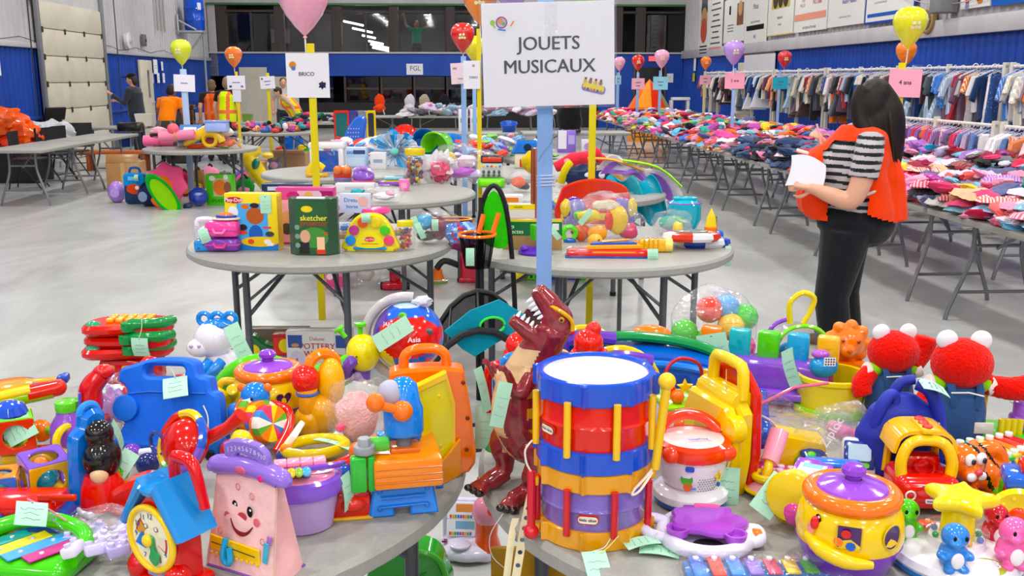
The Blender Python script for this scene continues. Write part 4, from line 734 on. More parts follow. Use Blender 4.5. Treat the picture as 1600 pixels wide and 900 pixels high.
t=T('storage_caddy','clear caddy with white handle and blue dotted base',(323,391),rz=10);part('tub',t,'plastic',box(34,30,18,4,'#3a8ed0'));part('lid',t,'shell',box(35,31,24,5).t(0,0,17));part('handle',t,'plastic',tube([(-12,0,38),(-10,0,48),(10,0,48),(14,0,38)],4,'#efe4ee',8,sm=3));part('content',t,'plastic',lump(13,11,9,2,.3,2,'#e6e0ec').t(0,0,28));part('dots',t,'paper',cat([disc(1.6,'#1a5a9a',-10+8*i,6+6*(i%2),-15.4,8)for i in range(4)]));ptag(t,-2,-18,36,15,22,0,-16,0,seed=42)
for k,(c,dz,l)in enumerate((('#7a3aa8',0,'purple toy case under the pink case'),('#ee4f9e',.075,'hot pink toy case with handle left of the dough box'))):p=At(352,391);t=thing('toy_case',l,'case',(p[0],p[1],TZ+dz),u=mpp(p));part('shell',t,'plastic',box(52,36,21+4*k,7,c));part('seam',t,'plastic',box(53,37,2,.5,'#c83a88' if k else '#d84a90').t(0,0,10));part('clasp',t,'plastic',tube([(-12,-19,14),(-8,-21,8),(4,-21,8),(8,-19,14)],2.4,'#f480bc' if k else '#d84a90',6))
p=At(357,391);t=thing('toy_hat','white and orange toy cap on the pink case','toy',(p[0],p[1],TZ+.165),u=mpp(p));part('brim',t,'plastic',cyl(22,3,'#e8dcc8',n=20).sc(1,.6,1));part('crown',t,'plastic',sph(14,10,7,'#d8783a').t(0,0,4));part('band',t,'plastic',tor(15,2,'#2a4ab0',18,5).sc(1,1,.7).r('x',90).t(0,0,5))
gbox('button_art_box','blue craft box with yellow logo peeping behind the dough box',(410,360),52,36,14,'#2f6cc4',[('d',-20,26,5,8,'#e8d428'),('t',-2,27,8,'#c8e05a','button'),('d',14,26,5,5,'#d83a5a'),('t',-8,15,8,'#c8e05a','art')],rz=2)
gbox('craft_book','white and blue dress up horse craft box lying upright on the plastic pouch',(556,332),48,30,12,'#cfe0f0',[('t',-6,20,9,'#4a90d0','Dress'),('t',-4,10,8,'#4a90d0','horse'),('d',14,18,8,8,'#e8c0b8'),('d',4,24,4,4,'#f0d8c8')],dz=.13,rz=-4)
t=T('plastic_pouch','flat clear pouch of blue straws under the dress up horse box',(560,370));part('film',t,'clear',box(62,40,26,8,k=3).rough(2,.15));part('straws',t,'plastic',cat([rod((-26,-12+3*k,14+4*math.sin(k)),(26,-14+3.4*k,18+3*math.cos(k)),1.6,('#3a70c0','#58a0e0','#8ab8e8')[k%3],6)for k in range(9)]));part('book',t,'card',box(60,38,7,1,'#a89878'))
t=T('bead_bucket','clear bucket with hot pink lid behind the craft pouch',(588,366));part('bucket',t,'shell',lathe([(0,0),(18,0),(21,34),(21,36)],'W',20));part('lid',t,'plastic',lathe([(22,34),(24,36),(22,41),(12,43),(0,43)],'#e8488c',20));part('beads',t,'plastic',cyl(16,24,'#e8c8d8').rough(2,.2))
t=T('dough_palette','yellow modelling dough carry case with coloured lids',(580,392),rz=-2);part('case',t,'plastic',pris(smooth([(-40,2),(40,2),(39,22),(30,44),(14,58),(-14,58),(-30,44),(-39,22)],4,True),16,'#e6d41c',3));[part('pot_lid',t,'plastic',cyl(8,4,c).r('x',90).t(x,-7,z))for x,z,c in((-30,18,'#2f8ad8'),(-24,34,'#b83a8a'),(-10,46,'#e05a20'),(10,46,'#e8d020'),(24,34,'#5cc838'),(30,18,'#e84a78'))];part('front_badge',t,'card',pris(smooth([(-20,8),(20,8),(17,24),(0,32),(-17,24)],3,True),3,'#f0e048').t(0,-9,0),disc(9,'#d83a40',0,20,-10.8,rz=4),txt('Play-Doh',5,'W',0,20,-11),quad(26,1.5,'#c8982a',0,13,-10.8));part('blue_bar',t,'plastic',box(54,6,5,2,'#2f8ad8').t(0,-7,3));[part('foot',t,'plastic',box(14,12,9,2,'#e6d41c').t(x,-3,0))for x in(-30,30)];ptag(t,-4,-12,60,14,14,0,0,0,seed=43)
def jar(label,at_,k,lid,cols,n=60):
 t=T('bead_jar',label,at_,cat='jar');part('glass',t,'shell',lathe([(0,0),(14,0),(15,2),(15,34),(12,38)],'W',20).sc(k));part('lid',t,'plastic',cyl(13,9,lid).t(0,0,37).sc(k));r_=random.Random(k);part('beads',t,'plastic',cat([sph(2.6,c=r_.choice(cols),n=7,m=5).t(r_.uniform(-1,1)*9,-r_.uniform(0,1)*8.5+2,3+30*i/n)for i in range(n)]).sc(k),kind='stuff');return t
jar('square jar of small coloured beads with yellow lid on the middle left table',(634,390),1.0,'#e8d428',['#c84a6a','#d8a83a','#4a7a4a','#a0522a','#8a4a8a','#c86a3a']);ptag(bpy.data.objects['bead_jar'],20,-14,44,9,26,0,-22,0,seed=44)
bag('clear bag of blue boxes and toy blocks',(682,380),36,26,28,0,3,[(-16,-4,34,14,10,12,'#4aa8d8'),(4,-8,26,13,10,18,'#6a2a34'),(2,-14,34,9,4,5,'#a83a3a'),(22,-4,18,11,9,13,'#2f6cc0'),(-14,0,12,18,12,8,'#3a3a3a')],tag=(-34,-18,44,10,26,0,-22,0,None,4,45))
t=T('toy_boat','maroon and pale blue toy boat tray on the middle left table',(706,360));part('hull',t,'plastic',lathe([(0,0),(22,0),(30,14),(31,18),(26,18),(22,8),(0,6)],'#6a2838',24).sc(1.1,.7,1));part('deck',t,'plastic',cyl(26,3,'#a8c8e8',n=24).sc(1.08,.68,1).t(0,0,10));part('rim',t,'plastic',tor(29,1.6,'#e8a048',24,5).sc(1.1,1,.7).r('x',90).t(0,0,18))
solo('striped_cloth','folded blue and red striped cloth at the right edge of the middle left table','cloth','cloth',lump(26,16,18,5,.4,2,n=24,m=16).col(lambda x,y,z:('#4a70b8','#a8c4e8','#6a94d8','#c83a44')[int((x+z+60)/6)%4]).t(0,0,15),(722,380),z=TZ);solo('rolled_cloth','dark wine red rolled cloth under the striped cloth','cloth','cloth',lump(20,12,8,7,.3,2,'#5c2240').t(0,0,7),(724,392),z=TZ)
t=T('wooden_stick_toy','brown wooden stick toy behind the dough palette',(610,376));part('stick',t,'wood',rod((-26,0,8),(24,0,14),5,'#9a7452'));part('tip',t,'plastic',sph(7,c='#4a9ad0').t(26,0,15))
# ---- under the middle left table, on the floor
gbox('pottery_wheel_box','boxed deluxe pottery wheel set on the floor behind the table leg',(503,590),100,78,26,'#dcd9d4',[('t',-2,66,8,'#b07a50','Deluxe'),('t',-2,54,13,'#b8322c','POTTERY'),('t',-2,42,13,'#b8322c','WHEEL'),('q',-36,62,22,20,'#2a4a90'),('d',-36,56,6,3,'#c08a5a'),('q',38,62,22,20,'#2a4a90'),('d',-34,30,12,18,'#c8c2d0'),('q',-34,28,3,14,'#8a50b0'),('d',32,36,10,6,'#d88a4a')],z=0,rz=-2)
t=TF('toy_train_box','dark green toy keyboard with yellow button on the floor under the table',(400,578),rz=4);part('arch',t,'plastic',pris(smooth([(-56,0),(56,0),(52,30),(20,44),(0,58),(-20,44),(-48,26)],4,True),24,'#226a38',3));part('button',t,'plastic',cyl(11,5,'#e8d020').r('x',90).t(0,-11,34));part('base',t,'plastic',box(116,34,14,4,'#8a2430'));part('blue_label',t,'paper',quad(40,7,'#2a58b0',16,8,-17.4))
gbox('picture_puzzle_box','colourful flat box with yellow face on the floor under the table',(448,580),34,62,20,'#b8302a',[('q',0,44,30,26,'#d8382a'),('d',2,44,10,11,'#e8d428'),('q',0,16,30,24,'#3a80b8')],z=0)
gbox('board_game_box','brown picture box lying behind the green toy keyboard on the floor',(440,556),90,46,20,'#7a6a58',[('q',10,34,40,8,'#d8a070'),('q',-20,20,30,10,'#2a4a34')],z=0)
# ---- black net play tunnel between the middle tables
def arch_pts(w_,h_,n=14):return[(-w_*math.cos(math.pi*i/n),0,h_*math.sin(math.pi*i/n))for i in range(n+1)]
p=Dp(742,560,4.2);t=thing('net_play_goal','black netting play goal with teal target panel between the middle tables','toy',(float(p[0]),4.25,0),u=.00285,rz=18)
a1=[(x-14,-70,z)for x,_,z in arch_pts(112,196)];a2=[(x+16,40,z)for x,_,z in arch_pts(104,232)]
part('front_hoop',t,'matte',tube(a1,6,'K',8));part('rear_hoop',t,'matte',tube(a2,5,'K',8));part('net',t,'mesh',shellg(lambda a,b:tuple(np.array(a1[int(a*14)])*(1-b)+np.array(a2[int(a*14)])*b),14,6,.5,'K'));part('ground_bar',t,'matte',tube([a1[0],a1[-1],a2[-1],a2[0]],5,'K',6,closed=True));[part('net_seam',t,'matte',tube([a1[k],a2[k]],2,'#1c1c1e',5))for k in(3,5,7,9,11)]
part('teal_panel',t,'cloth',pris([(-62,196),(-20,226),(26,240),(72,210),(58,190),(-14,152),(-34,166)],3,'#1f8fa4',.5,holes=[circ(19,18,14,200,12)]).t(-4,-60,0));part('lime_rim',t,'cloth',tube([(10+20*math.cos(q),-63,200+13*math.sin(q))for q in np.linspace(0,6.1,18)],2,'#5ae060',6))
p=Dp(775,400,4.7);t=thing('folding_hoop','tall black hoop frame with lime green panel behind the orange basketball ring','toy',(float(p[0])-.01,4.75,0),u=.0032);part('hoop',t,'matte',tube([(-26,0,0),(-26,0,200),(-20,0,310),(0,0,348),(20,0,305),(32,0,170),(34,0,0)],4,'K',8,sm=5));part('panel',t,'cloth',pris(smooth([(-16,258),(18,250),(22,280),(16,318),(0,340),(-14,322),(-20,290)],3,True),2,'#48c02c',.4));part('pole',t,'matte',rod((-20,-3,0),(-20,-3,330),4,'#1c1c1e'))
t=thing('basketball_hoop_toy','orange toy basketball ring with black net bag','toy',(float(p[0])-.09,4.62,TZ+.02),u=.0031);part('ring',t,'plastic',tor(29,2.6,'#f07a22',28,8).r('x',90).t(0,0,40));part('net',t,'mesh',lathe([(28,40),(24,10),(20,-12),(0,-14)],'K',20));part('net_ribs',t,'matte',cat([rod((28*math.cos(q),28*math.sin(q),40),(19*math.cos(q),19*math.sin(q),-13),.8,'K',4)for q in np.linspace(0,5.8,12)]),kind='stuff');[part('bracket',t,'plastic',rod((x,8,40),(x+s,14,62+8*s/8),4,'#f07a22'))for x,s in((2,8),(24,10))];ptag(t,-10,-32,24,13,28,seed=46)
# ---- floor between the tables
t=TF('toy_vacuum','red toy upright vacuum cleaner on the floor',(617,452));part('head',t,'plastic',box(40,22,12,5,'#b81c2c'));part('tank',t,'shell',cyl(8,40,n=16).t(0,6,26));part('motor',t,'plastic',cyl(9,18,'#a8182a').t(0,6,10));[part('wheel',t,'matte',cyl(6,5,'K').r('y',90).t(x,0,6))for x in(-22,18)]
t=TF('toy_lamp','small orange cone toy on a green disc on the floor',(684,441));part('disc',t,'plastic',cyl(16,4,'#7a9a4a'));part('cone',t,'plastic',lathe([(0,2),(12,2),(8,14),(7,22),(0,24)],'#f07a22',18));part('ring',t,'plastic',tor(12,1.5,'#e8e0d8',18,5).r('x',90).t(0,0,4))
t=TF('toy_vacuum','tall red and grey toy vacuum standing between the middle tables',(735,440));part('body',t,'plastic',pris([(-14,4),(16,4),(14,50),(-12,74),(-16,60)],20,'#c4243a',3));part('face',t,'plastic',pris([(-12,60),(-2,50),(-2,96),(-12,96)],16,'#c8c6c4',2));part('foot',t,'plastic',box(36,26,8,3,'#b81c2c'));part('hose',t,'matte',tube([(-18,0,26),(-40,-6,34),(-52,-10,22)],5,'#1c1a1c',8,sm=4))
gbox('pink_gift_box','pink patterned box on the floor under the middle left table',(528,450),36,46,20,'#e07aa0',[('d',0,34,8,8,'#e8b060'),('q',0,12,30,16,'#c8487a'),('d',-10,20,5,5,'#f0d0d8')],z=0);bag('crumpled clear bag of white pieces under the middle left table',(572,448),26,20,24,0,9,[(0,0,20,14,10,10,'#d8d0c0'),(10,0,34,8,6,8,'#e04a3a'),(-8,0,30,8,6,5,'#d8c83a')],z=0)
bag('smoky clear bag with a yellow ball between the middle tables',(800,434),30,20,18,0,12,[(0,0,14,16,10,8,'#3a3836')],z=0);t=TF('yellow_ball','yellow toy ball on the floor beside the smoky bag',(811,440),cat='ball');part('ball',t,'plastic',sph(9,c='#e8dc28').t(0,0,9));part('seam',t,'plastic',tor(9,.4,'#d8cc20',16,4).t(0,0,9))
t=TF('green_crate','small lime green lattice basket on the floor behind the blue post',(830,436));part('basket',t,'plastic',box(26,20,22,3,'#6cd428'));part('holes',t,'paper',cat([quad(4,5,'#2a5a14',-8+8*i,6+8*j,-10.3)for i in range(3)for j in range(2)]));part('rim',t,'plastic',box(28,22,3,1,'#78e030').t(0,0,21));gbox('orange_toy_box','blue and orange toy box on the floor right of the blue post',(878,436),40,26,18,'#2458b0',[('q',4,13,26,20,'#ee7a22'),('q',6,14,14,11,'#e8e4e0')],z=0);t=TF('green_dish','green plastic dish on the floor under the middle right table',(908,436));part('dish',t,'plastic',sph(18,14,10,'#66d838').t(0,0,8));part('foot',t,'plastic',cyl(10,3,'#52b82c'))
# ---- middle right table
gbox('insect_kit_box','green and yellow insect science kit box beside the blue post',(832,388),92,46,24,'#b08a5c',[('q',0,33,92,22,'#226a3a'),('q',0,45,92,3,'#d8d020'),('t',-36,36,9,'#d8e8c8','bugs'),('t',-28,28,9,'#d8e8c8','insectes'),('q',36,36,10,10,'#e8e8e0')],rz=-3)
t=T('toy_microscope','green and purple toy microscope in front of the insect kit',(836,396));part('base',t,'plastic',lathe([(0,0),(26,0),(27,4),(14,10),(0,11)],'#5428a8',22));part('arm',t,'plastic',tube([(8,4,8),(14,6,24),(8,2,38)],6,'#58b828',8,sm=3));part('tube_',t,'plastic',cyl(8,24,'#4cb030').t(0,-2,22));part('knob',t,'plastic',sph(8,7,5,'#6838b8').t(-16,-8,10));ptag(t,22,-14,44,9,24,0,-40,0,seed=47)
t=T('toy_drawing_board','red magnetic drawing board in a clear wrap at the table front',(945,401),rz=-2);part('frame',t,'plastic',box(128,30,12,5,'#d42a1c').t(4,0,0));part('base_plate',t,'plastic',box(132,32,4,1.5,'#2448a8').t(4,1,-1));part('groove',t,'plastic',rod((-20,-14,9),(46,-14,9),1.5,'#f0902a'));part('film',t,'clear',lump(26,16,10,3,.4,2.5).t(-42,-2,8));ptag(t,72,-20,16,16,20,0,0,0,seed=48)
t=T('toy_drawing_board','blue and yellow drawing toy on top of the red board',(958,391),dz=.03,rz=5);part('frame',t,'plastic',pris([(-44,-10),(44,-10),(36,12),(-36,14)],8,'#e8a820',2).r('x',-90).t(0,0,6));part('screen',t,'plastic',pris([(-38,-8),(36,-8),(30,10),(-32,11)],8,'#2450b8',1).r('x',-90).t(0,0,9));part('stylus',t,'plastic',rod((-20,-6,15),(24,2,16),2,'#e89a2a'))
t=T('toy_camera','yellow toy torch lying on the right part of the table',(1020,393),rz=-4);part('body',t,'plastic',box(44,20,20,5,'#eeb422'));part('lens',t,'plastic',cyl(11,12,'#f4d878').r('y',90).t(18,0,10));part('ridges',t,'plastic',cat([box(3,21,21,1,'#d89c18').t(-14+7*k,0,0)for k in range(4)]));part('ball',t,'plastic',sph(9,c='#d8862a').t(-28,-2,9))
for k,(px,py,dz,rz,l,cs)in enumerate(((1096,385,0,4,'white and blue ring shaped toy at the right end of the table',('#ecebee','#2448b0')),(1080,376,.045,-4,'white and red toy boat stacked on the ring toy',('#ecebee','#d8402a')))):
 t=T('life_ring_toy',l,(px,py),dz=dz,rz=rz);part('hull',t,'plastic',lathe([(0,0),(40,0),(46,5),(44,12),(34,14),(0,12)],'W',32).sc(1,.5,1).col(lambda x,y,z:cs[int((math.atan2(y*2,x)+math.pi)/(2*math.pi)*8)%2]));part('inset',t,'plastic',cyl(26,4,('#c8b45a','#8a8a80')[k],n=24).sc(1,.5,1).t(0,0,12))
 if k==0:ptag(t,36,-22,4,9,32,0,0,0,seed=49)
t=T('sail_boat_toy','small blue toy boat with yellow sail',(1110,372));part('hull',t,'plastic',box(38,20,12,4,'#2462c4'));part('deck',t,'plastic',cyl(10,7,'#f07a22').t(0,0,11));part('sail',t,'plastic',lathe([(0,16),(9,17),(7,32),(0,48)],'#ecd424',14).sc(1,.5,1));part('mast',t,'plastic',rod((8,2,14),(8,2,34),1.5,'#8a6a3a'))
t=T('teal_bucket','shiny teal toy bucket at the back of the middle right table',(1068,356));part('tub',t,'plastic',lathe([(0,0),(20,0),(26,14),(26,36),(18,44),(0,46)],'#2bafc4',24));part('rim',t,'plastic',box(36,20,5,2,'#2bafc4').t(0,0,44));part('stripe',t,'plastic',tor(26.4,1.2,'#8a60c0',24,5).r('x',90).t(0,0,40))
bag('clear bag of green fish toys before the teal bucket',(1050,366),32,22,20,0,21,[(-8,-8,20,16,8,10,'#2fa890'),(8,-6,22,12,8,8,'#3cb050'),(-2,2,14,14,8,8,'#c84a6a')]);bag('clear bag with yellow teddy toy near the boats',(1058,382),24,16,22,0,22,[(0,-4,22,9,6,15,'#e8cc28'),(14,-4,16,6,5,6,'#e05a2a'),(-12,-4,14,8,6,10,'#6a50b0')])
bag('large crackling clear bag of yellow bath toys in the middle of the table',(945,376),58,28,40,0,23,[(-24,-8,40,19,8,10,'#e8d024'),(18,-12,34,18,8,20,'#e8c828'),(-12,-18,16,15,9,12,'#f0a020'),(4,-18,34,7,5,15,'#d8382a'),(20,4,22,18,10,10,'#3a90b0'),(-38,-6,14,15,8,13,'#e0602a'),(36,-6,16,15,9,13,'#c8486a'),(-40,0,40,10,6,7,'#5ac03a'),(0,-6,56,22,7,9,'#c8b898')],tag=(-24,-26,52,9,28,0,38,0,None,3,50));ptag(bpy.data.objects['clear_bag'],0,-20,40,10,18,seed=51)
t=T('yellow_plush_toy','small yellow toy face peeping from the bath toy bag',(930,388));part('head',t,'plastic',sph(12,10,11,'#f2b41c').t(0,0,12));part('smile',t,'paper',tube([(-5,-9,10),(0,-11,7),(5,-10,10)],.9,'K',5)+tube([(3,-10,14),(6,-9,15)],.9,'K',5));ptag(t,14,-10,14,14,14,seed=52)
for k,(px,l)in enumerate(((898,'shiny purple cushion toy at the left of the bath toy bag'),(974,'shiny purple and yellow cushion toy at the right of the bath toy bag'))):
 t=T('cushion_toy',l,(px,358));part('pillow',t,'shiny',lump(19,12,26,k+2,.2,1.5,'#5a38a4').t(0,0,24));part('corner',t,'shiny',lump(9,11,14,k,.2,2,'#d8c020').t((-14,12)[k],-4,34))
t=T('green_ring_rattle','lime green curled rattle beside the insect kit',(890,378));part('curl',t,'plastic',tube([(-8,0,4),(-10,0,16),(0,0,24),(10,0,16),(6,0,6)],4,'#6cdc4a',8,sm=4));part('foot',t,'plastic',cyl(10,5,'#2a62b8'))
# ---- second row right: red arch board, costumes, register
t=thing('red_arch_board','red arched board of a toy bench behind the bath toys','toy',tuple(At(928,345,TZ)),rz=2);part('arch',t,'plastic',pris(smooth([(-54,0),(54,0),(54,42),(40,58),(0,66),(-40,58),(-54,42)],4,True),8,'#d8381e',2));part('yellow_edge',t,'plastic',box(108,9,14,3,'#e8cc24'));part('foot',t,'plastic',box(90,20,8,2,'#d8381e').t(0,8,0));[part('leg',t,'plastic',box(7,8,TZ/S,2,'#55585c').t(x,6,-TZ/S))for x in(-44,44)]
t=T('costume','teal satin and purple tulle costume hanging over the table edge',(985,296),dz=.02,cat='costume');S*=1.35;part('satin',t,'plastic',shellg(lambda a,b:(-30+52*a+22*b,-14+10*math.sin(a*9)-8*b,14-50*b+4*math.sin(a*14+b*3)+12*math.sin(b*3)),22,14,1.2,'#1f9cb4').col(lambda x,y,z:'#1f9cb4'));part('purple_tulle',t,'tulle',shellg(lambda a,b:(-40+76*a+30*b,2+6*math.sin(a*11),22-56*b*a+18*math.sin(b*2.5)),22,12,1,'W'));part('purple_layer',t,'cloth',shellg(lambda a,b:(-36+64*a+26*b,0+5*math.sin(a*10),18-46*b*a+14*math.sin(b*2.5)),18,10,1,'#a070cc'));part('lime_ribbon',t,'cloth',tube([(-10,-4,34),(30,-4,26),(58,-6,4)],5,'#a0e048',6,flat=.3,sm=4));part('orange_ribbon',t,'cloth',tube([(-50,-2,36),(-20,-2,34),(14,-4,22)],5,'#e8a050',6,flat=.3,sm=4))
t=T('costume','navy and yellow costume with white buttons behind the red arch board',(920,290),cat='costume');part('coat',t,'cloth',lump(42,24,18,5,.4,1.8,'#26304e').t(0,0,16));part('yellow_trim',t,'cloth',tube([(-44,-10,6),(-38,-16,26),(-30,-10,36)],6,'#d8c428',8,sm=3));[part('button',t,'plastic',sph(5,3,6,'W').t(x,-20,18))for x in(-4,18)];part('brown_sleeve',t,'cloth',tube([(10,-4,26),(36,-8,18),(52,-10,2)],[7,9,8],'#b08a5a',10,sm=3))
t=T('plush_toy','red floppy plush lying over the navy costume',(905,268),dz=.05);part('body',t,'cloth',organic(cat(tube([(-38,0,6),(-10,0,18),(20,0,20)],[8,12,13],n=12),sph(10).t(24,-6,28),sph(9).t(34,0,18),sph(12,10,9).t(4,-4,22)),2,2).col(lambda x,y,z:'#dc3c4a'));part('patch',t,'cloth',sph(7,4,5,'#f0a0a0').t(-18,-8,16))
t=T('cash_register_toy','lime green and grey toy cash register with round keys',(768,292),rz=-4);part('base',t,'plastic',box(42,26,14,3,'#76d428'));part('drawer',t,'plastic',box(34,4,10,2,'#8cea3a').t(0,-13,2));part('slope',t,'plastic',pris([(-19,0),(19,0),(16,26),(-16,26)],14,'#b8bcb8',2).r('x',-34).t(0,2,12));[part('key',t,'plastic',cyl(2.6,2,'#3a3c40',n=10).r('x',56).t(-12+8*i,-6+3.4*j,18+5*j))for i in range(4)for j in range(2)];part('display',t,'plastic',box(36,10,12,2,'#2a2c30').t(0,14,36));part('screen',t,'plastic',box(30,2,7,1,'#d8402a').t(0,9,38));part('bank_keys',t,'plastic',cat([sph(2,c=('#e8c828','#4a90d0','#e05a3a')[k%3]).t(-13+6.5*k,2,32)for k in range(5)]))
bag('clear bag with an orange toy right of the toy cash register',(812,300),20,16,18,0,31,[(-2,-6,16,12,8,9,'#e8663a'),(6,-2,10,10,8,6,'#3a3c44')]);t=T('toy_house','small blue roofed toy house left of the blue post',(822,262));part('walls',t,'plastic',box(36,22,24,2,'#e8dcc0'));part('roof',t,'plastic',pris([(-24,22),(24,22),(16,42),(-14,42)],28,'#2a74d0',3));part('door',t,'paper',quad(8,12,'#c8383a',-6,8,-11.4));part('attic_hole',t,'paper',disc(6,'#1c2a4a',2,32,-14.3))
solo('yellow_knit_cap','yellow knitted cap beside the blue post','hat','cloth',lump(17,13,18,4,.3,2,'#d8bc20').t(0,0,16),(832,268),z=TZ+.05);solo('paper_tube','patterned brown cardboard tube beside the blue post','tube','card',cyl(7,120,'#a85a3a').col(lambda x,y,z:('#b8542c','#e8cc9a','#6a3a24')[int((z+4*math.sin(x))/7)%3]),(836,352),z=TZ)
gbox('white_kit_box','white and yellow box with dark lettering left of the blue post',(815,352),40,34,20,'#d8d6d0',[('q',0,30,40,8,'#e8d020'),('t',-6,30,5,'#3a3a20','velolab')],rz=3);gbox('lidded_case','purple and white baby toy box behind the costumes',(885,238),28,34,18,'#8a68c4',[('q',-7,20,13,28,'#e8e4ee'),('q',7,20,10,14,'#b8a8dc')],z=TZ,dz=0);gbox('pale_toy_box','small white and purple carton right of the purple box',(918,240),20,22,12,'#d8d0dc',[('d',0,11,6,6,'#b88ac0')],z=TZ)
# ---- second row left
t=T('play_stool','white plastic stool at the back left table',(514,270));part('seat',t,'plastic',box(56,34,10,3,'#ecebec').t(0,0,38));[part('leg',t,'plastic',box(8,8,40,2,'#e4e3e6').t(x,y,0))for x in(-22,22)for y in(-12,12)];part('blue_panel',t,'plastic',box(34,3,32,1,'#2f5cb8').t(2,-6,2))
gbox('playset_box','pale blue and white toy carton behind the beads jar',(548,262),54,32,24,'#b4cdea',[('t',-8,25,9,'#3a6ac0','Playskool'),('q',16,25,18,6,'#3a4a70'),('q',0,10,48,14,'#c8dcf0')])
t=T('tulle_tutu','fluffy light blue tulle tutu on the back left table',(618,258),cat='costume');r_=random.Random(5);part('frill',t,'tulle',cat([shellg(lambda a,b,q=q,e=e,L=L:((4+L*b)*math.cos(q+(a-.5)*.3*b),-(4+L*b)*math.sin(e)*.6+2*math.sin(a*6),22+(4+L*b)*math.sin(q+(a-.5)*.3*b)*.75+3*math.sin(b*4+q)),4,5,.4,'W')for q,e,L in[(r_.uniform(0,6.28),r_.uniform(-.3,.9),r_.uniform(26,40))for _ in range(46)]]));part('gathered_layers',t,'cloth',cat([shellg(lambda a,b,q=q,e=e,L=L:((3+L*b)*math.cos(q+(a-.5)*.22*b),-(3+L*b)*math.sin(e)*.6,22+(3+L*b)*math.sin(q+(a-.5)*.22*b)*.75),3,4,.4,r_.choice(['#4aa8e0','#8cc8ee','#3a90d4','#b8dcf4','#a4d0f0']))for q,e,L in[(r_.uniform(0,6.28),r_.uniform(-.4,1),r_.uniform(20,42))for _ in range(90)]]),kind='stuff');part('centre',t,'cloth',sph(7,5,6,'#8ad8d0').t(0,-10,22))
jar('large jar of painted wooden beads with yellow lid and foot on the back left table',(649,288),1.22,'#e6cc24',['#b84a3a','#4a6a3a','#d88a2a','#4a90a8','#6a3a6a','#d8c84a','#8a4a2a']);solo('pink_tulle','pink tulle puff beside the large beads jar','costume','tulle',lump(24,18,24,3,.7,3.5,n=26,m=18).t(0,0,20),(686,284),z=TZ);solo('pink_pompom','raspberry pink pompom inside the tulle puff','costume','cloth',lump(16,12,17,6,.6,4,'#d8607c',22,14).t(0,0,17),(688,285),z=TZ)
bag('big clear bag of silver and violet costumes on the back left table',(722,282),44,30,30,0,41,[(-4,-8,14,26,14,9,'#c060cc'),(6,-4,30,16,10,10,'#e0c8d4'),(-20,-4,36,10,8,9,'#d8b848'),(18,-6,10,20,12,7,'#b8b0cc')])
t=T('robot_toy','shiny orange and red toy robot face',(536,283));part('body',t,'plastic',box(28,20,24,6,'#c8402a'));[part('eye',t,'shiny',sph(7,5,7,'#e87a1c').t(x,-9,18))for x in(-6,7)];part('base',t,'plastic',cyl(14,6,'#7a70a8'))
t=T('toy_phone','purple toy telephone left of the beads jar',(568,286));part('body',t,'plastic',lump(18,12,11,2,.2,1.5,'#8a5cc0').t(0,0,10));part('handset',t,'plastic',tube([(-14,-4,18),(0,-5,24),(14,-4,18)],4,'#a880d0',8,sm=3));part('base',t,'plastic',box(34,22,5,2,'#d84a70'))
t=T('play_food_set','yellow and purple toy tray left of the large beads jar',(616,290));part('tray',t,'plastic',box(36,22,9,3,'#e8cf20'));part('lid',t,'plastic',box(32,20,6,3,'#8ec0d0').t(0,0,9));part('under_tray',t,'plastic',box(40,24,8,3,'#8a50b4').t(-4,0,-8+8))
gbox('pink_cube_box','small pink cube carton left of the beads jar',(632,298),15,18,14,'#e27ab0',[('q',0,9,9,8,'#f0a8cc')]);gbox('flat_white_box','flat white carton behind the dress up horse box',(556,300),60,14,24,'#e4e2e4',[('q',0,7,30,5,'#c8c4c8')]);gbox('navy_game_box','flat dark navy game carton behind the pink dress up box',(452,300),78,14,30,'#1f2a4c',[('q',-20,7,20,6,'#c8ccd8'),('q',20,7,16,6,'#4a6a9a')]);t=T('yellow_crane_toy','yellow toy digger arm behind the navy game carton',(496,276));part('arm',t,'plastic',tube([(-14,0,4),(-4,0,20),(10,0,12)],6,'#e8c828',8,sm=3));part('base',t,'plastic',box(34,18,6,2,'#e0a820'))
gbox('toy_carton','flat lilac toy carton near the front edge of the back left table',(520,322),56,12,26,'#b8a4d4',[('q',0,6,40,6,'#e8e0f0')]);bag('clear bag of white ribbons near the front edge of the back left table',(600,316),30,20,14,0,44,[(0,-4,10,18,10,6,'#e8e4ea'),(10,-6,14,8,6,5,'#e8a0b8')]);t=T('toy_tea_set','small teal and red toy tea set on the back left table',(566,310));part('pot',t,'plastic',lump(10,8,8,3,.1,1,'#3aa0b0').t(-8,0,8));part('cup',t,'plastic',lathe([(0,0),(6,0),(7,8),(5,8),(4,2),(0,2)],'#d8403a',14).t(10,-2,0));part('spout',t,'plastic',tube([(-2,0,8),(4,0,13)],2,'#3aa0b0',6))
gbox('toy_carton','white and orange toy carton in the middle of the second row right table',(800,318),34,14,20,'#e4e0dc',[('q',0,7,20,7,'#e8843a')]);bag('clear bag of blue bricks behind the insect kit',(862,330),22,16,16,0,45,[(0,-4,10,12,8,7,'#2f6cc8'),(8,-4,14,7,6,5,'#e8c828')])
